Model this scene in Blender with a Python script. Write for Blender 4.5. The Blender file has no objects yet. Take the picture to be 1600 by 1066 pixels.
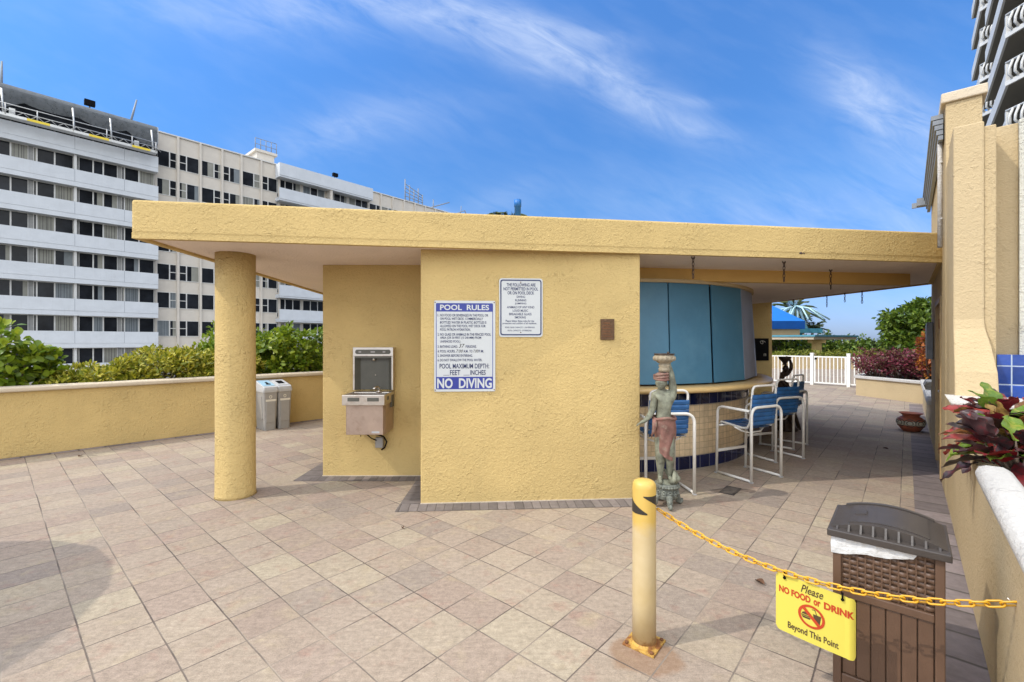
import bpy, bmesh, math, random
import numpy as np
from mathutils import Vector, Matrix
R = math.radians
PI = math.pi
sc = bpy.context.scene
col = sc.collection

# ------------------------------------------------------------------ camera, sky, sun, exposure
EYE = 1.6
cd = bpy.data.cameras.new('camera'); cam = bpy.data.objects.new('camera', cd); col.objects.link(cam)
cam.location = (0, 0, EYE); cam.rotation_euler = (R(90), 0, 0)
cd.sensor_width = 36.0; cd.lens = 16.0; cd.clip_start = 0.05; cd.clip_end = 4000
sc.camera = cam
SUN_DIR = Vector((0.96, 0.28, -1.07)).normalized()
SKY_STRENGTH = 0.15
FILL_SKY = 19.0  # brightness of the added fill sky, out of view
sc.view_settings.view_transform = 'Standard'; sc.view_settings.look = 'None'
sc.view_settings.exposure = 0.30; sc.view_settings.gamma = 1.0
sl = bpy.data.lights.new('sun', 'SUN'); sl.energy = 2.0; sl.angle = R(0.5); sl.color = (1.0, 0.93, 0.82)
so = bpy.data.objects.new('sun', sl); col.objects.link(so)
so.rotation_euler = SUN_DIR.to_track_quat('-Z', 'Y').to_euler(); so.location = (-20, -8, 25)
w = bpy.data.worlds.new('World'); sc.world = w; w.use_nodes = True


def build_world():
    nt = w.node_tree; nt.nodes.clear()
    N = nt.nodes.new; L = nt.links.new
    out = N('ShaderNodeOutputWorld'); bg = N('ShaderNodeBackground'); bg.inputs[1].default_value = SKY_STRENGTH
    sky = N('ShaderNodeTexSky'); sky.sky_type = 'NISHITA'; sky.sun_disc = False
    sky.sun_elevation = math.asin(-SUN_DIR.z); sky.sun_rotation = math.atan2(-SUN_DIR.x, -SUN_DIR.y)
    sky.altitude = 0; sky.air_density = 1.0; sky.dust_density = 0.6; sky.ozone_density = 2.0
    hs = N('ShaderNodeHueSaturation'); hs.inputs['Saturation'].default_value = 1.0; hs.inputs['Value'].default_value = 1.0
    L(sky.outputs[0], hs.inputs['Color'])
    tint = N('ShaderNodeMix'); tint.data_type = 'RGBA'; tint.blend_type = 'MULTIPLY'; tint.inputs[0].default_value = 1.0
    tint.inputs[7].default_value = (0.42, 0.76, 1.12, 1); L(hs.outputs[0], tint.inputs[6])
    tc = N('ShaderNodeTexCoord'); sep = N('ShaderNodeSeparateXYZ'); L(tc.outputs['Generated'], sep.inputs[0])

    def m(op, a, b=None, c=None, clamp=False):
        n = N('ShaderNodeMath'); n.operation = op; n.use_clamp = clamp
        for i, x in enumerate((a, b, c)):
            if x is None: continue
            if isinstance(x, (int, float)): n.inputs[i].default_value = x
            else: L(x, n.inputs[i])
        return n.outputs[0]
    lift = m('ADD', 0.62, m('MULTIPLY', m('MAXIMUM', sep.outputs['Z'], 0.0), 1.15)); lift = m('MINIMUM', m('MAXIMUM', lift, 0.82), 1.45)
    low = N('ShaderNodeMix'); low.data_type = 'RGBA'; low.blend_type = 'MULTIPLY'; low.inputs[0].default_value = 1.0; low.inputs[7].default_value = (1.08, 0.80, 1.0, 1); L(tint.outputs[2], low.inputs[6])
    hz = N('ShaderNodeMix'); hz.data_type = 'RGBA'; L(m('MULTIPLY', m('SUBTRACT', sep.outputs['Z'], 0.03), 4.0, clamp=True), hz.inputs[0]); L(low.outputs[2], hz.inputs[6]); L(tint.outputs[2], hz.inputs[7])
    tl = N('ShaderNodeVectorMath'); tl.operation = 'SCALE'; L(hz.outputs[2], tl.inputs[0]); L(lift, tl.inputs['Scale'])
    ysafe = m('MAXIMUM', sep.outputs['Y'], 0.08)
    px = m('DIVIDE', sep.outputs['X'], ysafe); pz = m('DIVIDE', sep.outputs['Z'], ysafe)
    front = m('MULTIPLY', m('SUBTRACT', sep.outputs['Y'], 0.05), 8.0, clamp=True)
    # wispy cirrus: soft elongated banks of cloud, broken up by stretched noise
    warp = N('ShaderNodeTexNoise'); warp.inputs['Scale'].default_value = 2.2; warp.inputs['Detail'].default_value = 3
    L(tc.outputs['Generated'], warp.inputs['Vector'])
    wv = m('MULTIPLY', m('SUBTRACT', warp.outputs['Fac'], 0.5), 0.12)
    px2 = m('ADD', px, wv); pz2 = m('ADD', pz, m('MULTIPLY', wv, -0.7))

    def bank(cx, cz, ang, lx, lz):
        ca, sa = math.cos(ang), math.sin(ang)
        dx = m('SUBTRACT', px2, cx); dz = m('SUBTRACT', pz2, cz)
        a = m('DIVIDE', m('ADD', m('MULTIPLY', dx, ca), m('MULTIPLY', dz, sa)), lx)
        b = m('DIVIDE', m('SUBTRACT', m('MULTIPLY', dz, ca), m('MULTIPLY', dx, sa)), lz)
        d = m('ADD', m('MULTIPLY', a, a), m('MULTIPLY', b, b))
        return m('POWER', 2.718, m('MULTIPLY', d, -1.0))
    banks = [(-0.20, 0.72, R(-10), 0.26, 0.055, 1.0), (0.05, 0.645, R(-18), 0.15, 0.055, 1.15), (0.24, 0.565, R(-30), 0.17, 0.045, 1.0), (0.36, 0.475, R(-16), 0.15, 0.03, 0.7),
             (-0.58, 0.72, R(-4), 0.30, 0.06, 0.7), (-0.35, 0.46, R(10), 0.24, 0.055, 0.65), (0.18, 0.67, R(-10), 0.12, 0.02, 0.6), (0.78, 0.54, R(-38), 0.15, 0.06, 1.0), (0.90, 0.46, R(-20), 0.16, 0.09, 0.8),
             (-0.13, 0.27, R(22), 0.14, 0.03, 0.5), (-0.22, 0.21, R(-12), 0.12, 0.02, 0.55), (0.46, 0.27, R(0), 0.7, 0.12, 0.32), (0.92, 0.20, R(0), 0.5, 0.14, 0.5), (0.42, 0.52, R(-5), 0.10, 0.014, 0.4)]
    tot = None
    for (cx, cz, an, lx, lz, k) in banks:
        v = m('MULTIPLY', bank(cx, cz, an, lx, lz), k)
        tot = v if tot is None else m('ADD', tot, v)
    mp = N('ShaderNodeCombineXYZ'); ca, sa = math.cos(R(-25)), math.sin(R(-25))
    L(m('MULTIPLY', m('ADD', m('MULTIPLY', px, ca), m('MULTIPLY', pz, sa)), 2.2), mp.inputs[0])
    L(m('MULTIPLY', m('SUBTRACT', m('MULTIPLY', pz, ca), m('MULTIPLY', px, sa)), 7.0), mp.inputs[1])
    fib = N('ShaderNodeTexNoise'); fib.inputs['Scale'].default_value = 2.6; fib.inputs['Detail'].default_value = 8
    fib.inputs['Roughness'].default_value = 0.62; fib.inputs['Distortion'].default_value = 0.6
    L(mp.outputs[0], fib.inputs['Vector'])
    f2 = m('MULTIPLY', m('SUBTRACT', fib.outputs['Fac'], 0.24), 1.9, clamp=True)
    cl = m('MULTIPLY', m('MULTIPLY', m('MULTIPLY', tot, f2), front), 0.52, clamp=True)
    # very faint general veil so that the blue is not a clean gradient
    veil = N('ShaderNodeTexNoise'); veil.inputs['Scale'].default_value = 3.0; veil.inputs['Detail'].default_value = 6
    L(mp.outputs[0], veil.inputs['Vector'])
    vl = m('MULTIPLY', m('SUBTRACT', veil.outputs['Fac'], 0.45), 0.15, clamp=True)
    cl = m('ADD', cl, vl, clamp=True)
    mix = N('ShaderNodeMix'); mix.data_type = 'RGBA'
    mix.inputs[7].default_value = (4.6, 5.2, 6.3, 1)
    L(cl, mix.inputs[0]); L(tl.outputs[0], mix.inputs[6])
    # added fill light: unseen bright sheet overhead and behind the viewer
    sheet = N('ShaderNodeTexNoise'); sheet.inputs['Scale'].default_value = 2.0; sheet.inputs['Detail'].default_value = 5
    L(tc.outputs['Generated'], sheet.inputs['Vector'])
    up = m('MULTIPLY', m('SUBTRACT', m('ADD', sep.outputs['Z'], m('MULTIPLY', sep.outputs['Y'], -0.85)), 0.22), 3.0, clamp=True)
    up = m('MULTIPLY', up, m('MULTIPLY', m('SUBTRACT', sheet.outputs['Fac'], 0.22), 2.6, clamp=True), clamp=True)
    up = m('MULTIPLY', up, 0.9)
    mix2 = N('ShaderNodeMix'); mix2.data_type = 'RGBA'; mix2.inputs[7].default_value = (FILL_SKY * 0.98, FILL_SKY, FILL_SKY * 1.0, 1)
    L(up, mix2.inputs[0]); L(mix.outputs[2], mix2.inputs[6]); L(mix2.outputs[2], bg.inputs[0]); L(bg.outputs[0], out.inputs[0])


build_world()

# ------------------------------------------------------------------ helpers
F = 16.0 / 36.0 * 1600.0
D1 = Vector((0.656, 0.755, 0)).normalized()       # the way the pavers and both long walls run
N2 = Vector((D1.y, -D1.x, 0))                      # across it, to the right and towards the viewer
ANG1 = math.atan2(D1.y, D1.x)


def at(u, v, Y):
    return Vector(((u - 800) / F * Y, Y, EYE - (v - 533) / F * Y))


def gr(u, v, z=0.0):
    Y = F * (EYE - z) / (v - 533)
    return Vector(((u - 800) / F * Y, Y, z))


class MB:
    def __init__(s): s.v = []; s.f = []; s.mi = []; s.cur = 0; s.sm = []; s.smooth = False

    def add(s, vs, fs, smooth=None):
        o = len(s.v); s.v += [tuple(x) for x in vs]
        for f in fs:
            s.f.append([i + o for i in f]); s.mi.append(s.cur); s.sm.append(s.smooth if smooth is None else smooth)

    def box(s, c, size, rz=0.0, M=None):
        hx, hy, hz = size[0] / 2, size[1] / 2, size[2] / 2
        vs = [Vector((x, y, z)) for x in (-hx, hx) for y in (-hy, hy) for z in (-hz, hz)]
        if M is None: M = Matrix.Rotation(rz, 3, 'Z')
        c = Vector(c)
        s.add([M @ p + c for p in vs], [(0, 1, 3, 2), (4, 6, 7, 5), (0, 4, 5, 1), (2, 3, 7, 6), (0, 2, 6, 4), (1, 5, 7, 3)], False)

    def prism(s, poly, z0, z1, caps=True):
        n = len(poly); z0s = z0 if isinstance(z0, (list, tuple)) else [z0] * n; z1s = z1 if isinstance(z1, (list, tuple)) else [z1] * n
        vs = [(p[0], p[1], z0s[i]) for i, p in enumerate(poly)] + [(p[0], p[1], z1s[i]) for i, p in enumerate(poly)]
        fs = [(i, (i + 1) % n, n + (i + 1) % n, n + i) for i in range(n)]
        if caps: fs += [tuple(range(n - 1, -1, -1)), tuple(range(n, 2 * n))]
        s.add(vs, fs, False)

    def hull_strip(s, a, b, smooth=False, closed=True):
        n = len(a); m = n if closed else n - 1
        s.add(list(a) + list(b), [(i, (i + 1) % n, n + (i + 1) % n, n + i) for i in range(m)], smooth)

    def loft(s, rings, closed=True, cap=True, smooth=True):
        o = []; n = len(rings[0]); vs = [p for r in rings for p in r]; fs = []
        for k in range(len(rings) - 1):
            for i in range(n if closed else n - 1):
                j = (i + 1) % n
                fs.append((k * n + i, k * n + j, (k + 1) * n + j, (k + 1) * n + i))
        if cap and closed:
            fs.append(tuple(range(n - 1, -1, -1))); fs.append(tuple((len(rings) - 1) * n + i for i in range(n)))
        s.add(vs, fs, smooth)

    def lathe(s, prof, n=24, c=(0, 0, 0), sx=1, sy=1, cap=True):
        c = Vector(c)
        rings = [[Vector((r * math.cos(2 * PI * i / n) * sx, r * math.sin(2 * PI * i / n) * sy, z)) + c for i in range(n)] for r, z in prof]
        s.loft(rings, True, cap, True)

    def tube(s, pts, r, n=10, closed=False, cap=True):
        pts = [Vector(p) for p in pts]; m = len(pts)
        rs = r if isinstance(r, (list, tuple)) else [r] * m
        up = Vector((0, 0, 1)); rings = []; prev = None
        for i in range(m):
            if closed: t = pts[(i + 1) % m] - pts[i - 1]
            elif i == 0: t = pts[1] - pts[0]
            elif i == m - 1: t = pts[-1] - pts[-2]
            else: t = (pts[i + 1] - pts[i]).normalized() + (pts[i] - pts[i - 1]).normalized()
            if t.length < 1e-9: t = Vector((0, 0, 1))
            t.normalize()
            if prev is None:
                a = up.cross(t)
                if a.length < 1e-3: a = Vector((1, 0, 0)).cross(t)
                a.normalize()
            else:
                a = prev - t * prev.dot(t)
                if a.length < 1e-6: a = Vector((1, 0, 0)).cross(t)
                a.normalize()
            prev = a; b = t.cross(a)
            rings.append([pts[i] + a * (rs[i] * math.cos(2 * PI * k / n)) + b * (rs[i] * math.sin(2 * PI * k / n)) for k in range(n)])
        if closed:
            rings.append(rings[0]); s.loft(rings, True, False, True)
        else: s.loft(rings, True, cap, True)

    def ball(s, c, r, nu=16, nv=10, M=None):
        c = Vector(c); r = r if isinstance(r, (tuple, list)) else (r, r, r)
        rings = []
        for j in range(nv + 1):
            th = -PI / 2 + PI * j / nv; cr = max(math.cos(th), 0.02)
            ring = [Vector((r[0] * cr * math.cos(2 * PI * i / nu), r[1] * cr * math.sin(2 * PI * i / nu), r[2] * math.sin(th))) for i in range(nu)]
            if M is not None: ring = [M @ p for p in ring]
            rings.append([p + c for p in ring])
        s.loft(rings, True, True, True)

    def addmesh(s, me, M=None, smooth=True):
        vs = [v.co.copy() for v in me.vertices]
        if M is not None: vs = [M @ p for p in vs]
        s.add(vs, [tuple(p.vertices) for p in me.polygons], smooth)


def rounded(pts, r, k=5):
    """polyline with its inner corners rounded"""
    pts = [Vector(p) for p in pts]; out = [pts[0]]
    for i in range(1, len(pts) - 1):
        p = pts[i]; a = (pts[i - 1] - p); b = (pts[i + 1] - p)
        d = min(r, a.length * .49, b.length * .49); a.normalize(); b.normalize()
        A = p + a * d; B = p + b * d
        for j in range(k + 1):
            t = j / k; out.append(A * (1 - t) ** 2 + p * 2 * t * (1 - t) + B * t ** 2)
    out.append(pts[-1]); return out


def tag(o, label=None, cat=None, group=None, kind=None):
    if label: o['label'] = label
    if cat: o['category'] = cat
    if group: o['group'] = group
    if kind: o['kind'] = kind
    return o


def thing(name, label, cat, loc=(0, 0, 0), rz=0.0, group=None):
    o = bpy.data.objects.new(name, None); col.objects.link(o)
    o.empty_display_size = 0.2
    o.location = loc; o.rotation_euler = (0, 0, rz)
    return tag(o, label, cat, group)


def root_offset(p):
    off = Vector((0, 0, 0))
    while p is not None:
        off += Vector(p.location); p = p.parent
    return off


def obj(name, mb, mats, parent=None, world=False, bevel=0.0, seg=2, subsurf=0):
    me = bpy.data.meshes.new(name)
    vs = mb.v
    if world and parent is not None:
        o = root_offset(parent); vs = [(x - o.x, y - o.y, z - o.z) for x, y, z in vs]
    me.from_pydata(vs, [], mb.f); me.validate(clean_customdata=False)
    if not isinstance(mats, (list, tuple)): mats = [mats]
    for m in mats: me.materials.append(m)
    if len(me.polygons) == len(mb.f):
        me.polygons.foreach_set('material_index', mb.mi); me.polygons.foreach_set('use_smooth', mb.sm)
    bm = bmesh.new(); bm.from_mesh(me); bmesh.ops.recalc_face_normals(bm, faces=bm.faces); bm.to_mesh(me); bm.free()
    ob = bpy.data.objects.new(name, me); col.objects.link(ob)
    if parent is not None: ob.parent = parent
    if bevel:
        b = ob.modifiers.new('bevel', 'BEVEL'); b.width = bevel; b.segments = seg; b.limit_method = 'ANGLE'; b.angle_limit = R(35)
        b.harden_normals = False
    if subsurf:
        s = ob.modifiers.new('sub', 'SUBSURF'); s.levels = subsurf; s.render_levels = subsurf
    return ob


def struct(name, mb, m, **k):
    o = obj(name, mb, m, **k); o['kind'] = 'structure'; return o


def solo(name, mb, m, label, cat, group=None, **k):
    """a thing that is one mesh, its origin at its base"""
    vs = np.array(mb.v); c = Vector(((vs[:, 0].min() + vs[:, 0].max()) / 2, (vs[:, 1].min() + vs[:, 1].max()) / 2, vs[:, 2].min()))
    mb.v = [(x - c.x, y - c.y, z - c.z) for x, y, z in mb.v]
    o = obj(name, mb, m, **k); o.location = c
    return tag(o, label, cat, group)


def dup(root, loc, rz, label, group=None):
    r = root.copy(); col.objects.link(r); r.location = loc; r.rotation_euler = (0, 0, rz); r['label'] = label
    if group: r['group'] = group
    for ch in list(root.children):
        c = ch.copy(); col.objects.link(c); c.parent = r
        for g in list(ch.children):
            d = g.copy(); col.objects.link(d); d.parent = c
    return r


def evaluated_mesh(ob):
    dg = bpy.context.evaluated_depsgraph_get(); dg.update()
    return bpy.data.meshes.new_from_object(ob.evaluated_get(dg))


_font_cache = {}


def text_mesh(s, bold=0.0, shear=0.0):
    key = (s, bold, shear)
    if key in _font_cache: return _font_cache[key]
    c = bpy.data.curves.new('lettering', 'FONT'); c.body = s; c.offset = bold; c.shear = shear; c.resolution_u = 3
    o = bpy.data.objects.new('lettering_source', c); col.objects.link(o)
    me = evaluated_mesh(o)
    vs = [v.co.copy() for v in me.vertices]; fs = [tuple(p.vertices) for p in me.polygons]
    bpy.data.objects.remove(o); bpy.data.curves.remove(c); bpy.data.meshes.remove(me)
    _font_cache[key] = (vs, fs); return vs, fs


def text_fit(mb, s, x0, x1, z0, z1, place, bold=0.0, shear=0.0):
    """letters of s filling x0..x1 by z0..z1; place(x, z) gives the point in space"""
    vs, fs = text_mesh(s, bold, shear)
    ax = min(p.x for p in vs); bx = max(p.x for p in vs); ay = min(p.y for p in vs); by = max(p.y for p in vs)
    mb.add([place(x0 + (p.x - ax) / (bx - ax) * (x1 - x0), z0 + (p.y - ay) / (by - ay) * (z1 - z0)) for p in vs], fs, False)


# ------------------------------------------------------------------ materials
class NT:
    def __init__(s, name):
        s.m = bpy.data.materials.new(name); s.m.use_nodes = True; s.nt = s.m.node_tree
        s.b = s.nt.nodes['Principled BSDF']; s.out = s.nt.nodes['Material Output']

    def n(s, t, **k):
        x = s.nt.nodes.new(t)
        for a, b in k.items(): setattr(x, a, b)
        return x

    def l(s, a, b): s.nt.links.new(a, b)

    def math(s, op, a, b=None, c=None, clamp=False):
        n = s.n('ShaderNodeMath', operation=op, use_clamp=clamp)
        for i, x in enumerate((a, b, c)):
            if x is None: continue
            if isinstance(x, (int, float)): n.inputs[i].default_value = x
            else: s.l(x, n.inputs[i])
        return n.outputs[0]

    def noise(s, scale, detail=4, rough=0.55, vec=None, dist=0.0):
        n = s.n('ShaderNodeTexNoise'); n.inputs['Scale'].default_value = scale; n.inputs['Detail'].default_value = detail
        n.inputs['Roughness'].default_value = rough; n.inputs['Distortion'].default_value = dist
        if vec is not None: s.l(vec, n.inputs['Vector'])
        return n.outputs['Fac']

    def pos(s): return s.n('ShaderNodeNewGeometry').outputs['Position']

    def objc(s): return s.n('ShaderNodeTexCoord').outputs['Object']

    def ramp(s, fac, stops):
        r = s.n('ShaderNodeValToRGB'); e = r.color_ramp.elements
        while len(e) > 1: e.remove(e[-1])
        e[0].position = stops[0][0]; e[0].color = c4(stops[0][1])
        for p, c in stops[1:]:
            x = e.new(p); x.color = c4(c)
        s.l(fac, r.inputs[0]); return r.outputs[0]

    def mix(s, fac, a, b, mode='MIX'):
        n = s.n('ShaderNodeMix', data_type='RGBA', blend_type=mode)
        for i, x in ((0, fac), (6, a), (7, b)):
            if isinstance(x, (int, float)): n.inputs[i].default_value = x
            elif isinstance(x, tuple): n.inputs[i].default_value = c4(x)
            else: s.l(x, n.inputs[i])
        return n.outputs[2]

    def bump(s, h, dist, strength=1.0, prev=None):
        n = s.n('ShaderNodeBump'); n.inputs['Distance'].default_value = dist; n.inputs['Strength'].default_value = strength
        s.l(h, n.inputs['Height'])
        if prev is not None: s.l(prev, n.inputs['Normal'])
        s.l(n.outputs[0], s.b.inputs['Normal']); return n.outputs[0]

    def color(s, c):
        if isinstance(c, tuple): s.b.inputs['Base Color'].default_value = c4(c)
        else: s.l(c, s.b.inputs['Base Color'])


def c4(c): return (c[0], c[1], c[2], 1.0) if len(c) == 3 else c


def plain(name, c, rough=0.6, metal=0.0, vary=0.12, scale=6.0, bump=0.0, bscale=60.0, spec=0.5, dirt=None, dirt_amt=0.0, dirt_scale=4.0):
    t = NT(name); v = t.objc()
    f = t.noise(scale, 5, 0.6, v)
    hi = tuple(min(1, x * (1 + vary)) for x in c); lo = tuple(x * (1 - vary) for x in c)
    cc = t.ramp(f, [(0.3, lo), (0.7, hi)])
    if dirt is not None:
        d = t.noise(dirt_scale, 6, 0.65, v)
        k = t.math('MULTIPLY', t.math('SUBTRACT', d, 0.52), 5.0, clamp=True)
        cc = t.mix(t.math('MULTIPLY', k, dirt_amt), cc, dirt)
    t.color(cc); t.b.inputs['Roughness'].default_value = rough; t.b.inputs['Metallic'].default_value = metal
    t.b.inputs['Specular IOR Level'].default_value = spec
    if bump: t.bump(t.noise(bscale, 4, 0.6, v), bump)
    return t.m


def stucco(name, c, amount=1.0, vary=0.07, rough=0.85, streak=0.0):
    t = NT(name); p = t.pos()
    big = t.noise(1.3, 5, 0.6, p)
    cc = t.ramp(big, [(0.3, tuple(x * (1 - vary) for x in c)), (0.7, tuple(min(1, x * (1 + vary)) for x in c))])
    spots = t.math('MULTIPLY', t.math('SUBTRACT', t.noise(9, 5, 0.7, p), 0.66), 6.0, clamp=True)
    cc = t.mix(t.math('MULTIPLY', spots, 0.25), cc, tuple(x * 0.6 for x in c))
    if streak:
        mp = t.n('ShaderNodeMapping'); mp.inputs['Scale'].default_value = (9, 9, 0.7); t.l(p, mp.inputs[0])
        st = t.math('MULTIPLY', t.math('SUBTRACT', t.noise(1.0, 5, 0.6, mp.outputs[0]), 0.55), 4.0, clamp=True)
        cc = t.mix(t.math('MULTIPLY', st, streak), cc, (0.12, 0.10, 0.07))
    t.color(cc); t.b.inputs['Roughness'].default_value = rough; t.b.inputs['Specular IOR Level'].default_value = 0.2
    patch = t.math('MULTIPLY', t.math('SUBTRACT', t.noise(3.1, 4, 0.6, p), 0.46), 5.0, clamp=True)
    k1 = t.math('MULTIPLY', t.math('SUBTRACT', t.noise(30, 4, 0.55, p, 0.25), 0.50), 4.0, clamp=True)
    k2 = t.noise(90, 4, 0.6, p)
    k3 = t.noise(48, 5, 0.62, p, 0.4)
    h = t.math('ADD', t.math('MULTIPLY', k1, t.math('ADD', 0.3, t.math('MULTIPLY', patch, 0.7))), t.math('ADD', t.math('MULTIPLY', k2, 0.45), t.math('MULTIPLY', k3, 1.1)))
    t.bump(h, 0.0075 * amount)
    return t.m


def leafmat(name, cols, rough=0.45, trans=0.25, mottle=None):
    t = NT(name)
    g = t.n('ShaderNodeNewGeometry')
    k = len(cols)
    cc = t.ramp(g.outputs['Random Per Island'], [((i + 0.02) / k, c) for i, c in enumerate(cols)])
    if mottle:
        f = t.math('MULTIPLY', t.math('SUBTRACT', t.noise(mottle[1], 3, 0.6, t.objc(), 1.0), 0.5), 7.0, clamp=True)
        cc = t.mix(t.math('MULTIPLY', f, mottle[2]), cc, mottle[0])
    t.color(cc); t.b.inputs['Roughness'].default_value = rough; t.b.inputs['Specular IOR Level'].default_value = 0.4
    tr = t.n('ShaderNodeBsdfTranslucent'); t.l(cc, tr.inputs[0])
    mx = t.n('ShaderNodeMixShader'); mx.inputs[0].default_value = trans
    t.l(t.b.outputs[0], mx.inputs[1]); t.l(tr.outputs[0], mx.inputs[2]); t.l(mx.outputs[0], t.out.inputs[0])
    return t.m


def paver_mat():
    t = NT('clay_pavers'); p = t.pos(); sp = t.n('ShaderNodeSeparateXYZ'); t.l(p, sp.inputs[0])
    wob = t.n('ShaderNodeTexNoise'); wob.inputs['Scale'].default_value = 3.0; wob.inputs['Detail'].default_value = 2; t.l(p, wob.inputs['Vector'])
    sw = t.n('ShaderNodeSeparateColor'); t.l(wob.outputs['Color'], sw.inputs[0])
    S = 0.29
    pp = t.math('ADD', t.math('SUBTRACT', t.math('MULTIPLY', sp.outputs[0], D1.y), t.math('MULTIPLY', sp.outputs[1], D1.x)), 0.922)
    qq = t.math('SUBTRACT', t.math('ADD', t.math('MULTIPLY', sp.outputs[0], D1.x), t.math('MULTIPLY', sp.outputs[1], D1.y)), 0.328)
    pp = t.math('DIVIDE', t.math('ADD', pp, t.math('MULTIPLY', t.math('SUBTRACT', sw.outputs[0], 0.5), 0.010)), S)
    qq = t.math('DIVIDE', t.math('ADD', qq, t.math('MULTIPLY', t.math('SUBTRACT', sw.outputs[1], 0.5), 0.010)), S)
    ip = t.math('FLOOR', pp); iq = t.math('FLOOR', qq)
    fp = t.math('SUBTRACT', pp, ip); fq = t.math('SUBTRACT', qq, iq)
    cv = t.n('ShaderNodeCombineXYZ'); t.l(ip, cv.inputs[0]); t.l(iq, cv.inputs[1])
    wn = t.n('ShaderNodeTexWhiteNoise'); wn.noise_dimensions = '2D'; t.l(cv.outputs[0], wn.inputs['Vector'])
    wc = t.n('ShaderNodeSeparateColor'); t.l(wn.outputs['Color'], wc.inputs[0])
    base = t.ramp(wn.outputs['Value'], [(0.0, (0.47, 0.385, 0.315)), (0.22, (0.54, 0.45, 0.355)), (0.4, (0.44, 0.345, 0.285)), (0.55, (0.55, 0.475, 0.36)),
                                        (0.7, (0.46, 0.36, 0.30)), (0.85, (0.50, 0.415, 0.335)), (1.0, (0.39, 0.325, 0.28))])
    # each paver carries its own blotches of pink and of buff
    off = t.n('ShaderNodeVectorMath', operation='MULTIPLY_ADD'); t.l(wn.outputs['Color'], off.inputs[0]); off.inputs[1].default_value = (30, 30, 30); t.l(p, off.inputs[2])
    b1 = t.noise(7.0, 4, 0.6, off.outputs[0])
    base = t.mix(t.math('MULTIPLY', t.math('MULTIPLY', t.math('SUBTRACT', b1, 0.57), 5.0, clamp=True), 0.55), base, (0.43, 0.23, 0.18))
    b2 = t.noise(5.0, 4, 0.6, off.outputs[0], 0.4)
    base = t.mix(t.math('MULTIPLY', t.math('MULTIPLY', t.math('SUBTRACT', b2, 0.55), 5.0, clamp=True), 0.5), base, (0.60, 0.50, 0.33))
    # drag marks left by the mould, along the pavers
    mp = t.n('ShaderNodeMapping'); mp.inputs['Rotation'].default_value = (0, 0, -ANG1); mp.inputs['Scale'].default_value = (9, 55, 1); t.l(p, mp.inputs[0])
    stn = t.noise(1.0, 4, 0.65, mp.outputs[0])
    base = t.mix(0.32, base, t.ramp(stn, [(0.3, (0.62, 0.6, 0.6)), (0.7, (1.2, 1.2, 1.2))]), 'MULTIPLY')
    gri = t.noise(160, 3, 0.7, p)
    base = t.mix(0.6, base, t.ramp(gri, [(0.3, (0.6, 0.6, 0.6)), (0.7, (1.3, 1.3, 1.3))]), 'MULTIPLY')
    mid = t.noise(32, 5, 0.7, off.outputs[0])
    base = t.mix(0.55, base, t.ramp(mid, [(0.32, (0.62, 0.61, 0.60)), (0.68, (1.25, 1.25, 1.25))]), 'MULTIPLY')
    # grime in broad patches
    gm = t.math('MULTIPLY', t.math('SUBTRACT', t.noise(0.9, 6, 0.62, p), 0.52), 3.5, clamp=True)
    base = t.mix(t.math('MULTIPLY', gm, 0.38), base, (0.25, 0.20, 0.17))
    g2 = t.math('MULTIPLY', t.math('SUBTRACT', t.noise(14, 6, 0.7, p), 0.62), 6.0, clamp=True)
    base = t.mix(t.math('MULTIPLY', g2, 0.5), base, (0.20, 0.155, 0.13))

    def blob(cx, cy, rx, ry):
        dx = t.math('DIVIDE', t.math('SUBTRACT', sp.outputs[0], cx), rx); dy = t.math('DIVIDE', t.math('SUBTRACT', sp.outputs[1], cy), ry)
        d = t.math('ADD', t.math('MULTIPLY', dx, dx), t.math('MULTIPLY', dy, dy))
        d = t.math('ADD', d, t.math('MULTIPLY', t.math('SUBTRACT', t.noise(6, 4, 0.6, p), 0.5), 1.6))
        return t.math('MULTIPLY', t.math('SUBTRACT', 1.0, d), 3.0, clamp=True)
    dp = gr(1143, 767)
    base = t.mix(t.math('MULTIPLY', blob(dp.x, dp.y, 0.26, 0.10), 0.6), base, (0.07, 0.055, 0.05))
    rp = gr(1008, 1026)
    base = t.mix(t.math('MULTIPLY', blob(rp.x, rp.y, 0.19, 0.15), 0.45), base, (0.30, 0.14, 0.05))
    ep = t.math('MINIMUM', fp, t.math('SUBTRACT', 1.0, fp)); eq = t.math('MINIMUM', fq, t.math('SUBTRACT', 1.0, fq))
    ed = t.math('MINIMUM', ep, eq)
    rag = t.math('MULTIPLY', t.math('SUBTRACT', t.noise(60, 2, 0.5, p), 0.5), 0.016)
    edr = t.math('ADD', ed, rag)
    joint = t.math('SUBTRACT', 1.0, t.math('DIVIDE', t.math('SUBTRACT', edr, 0.008), 0.010), clamp=True)
    jc = t.ramp(t.noise(1.6, 3, 0.6, p), [(0.42, (0.10, 0.078, 0.066)), (0.66, (0.34, 0.28, 0.22))])
    base = t.mix(1.0, base, (0.705, 0.69, 0.665), 'MULTIPLY')
    t.color(t.mix(joint, base, jc)); t.b.inputs['Roughness'].default_value = 0.82; t.b.inputs['Specular IOR Level'].default_value = 0.25
    hh = t.math('MULTIPLY', t.math('DIVIDE', ed, 0.018, clamp=True), 0.5)
    hh = t.math('ADD', hh, t.math('MULTIPLY', wc.outputs[1], 0.35))
    hh = t.math('ADD', hh, t.math('MULTIPLY', stn, 0.5)); hh = t.math('ADD', hh, t.math('MULTIPLY', gri, 0.25))
    t.bump(hh, 0.003)
    return t.m


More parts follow.
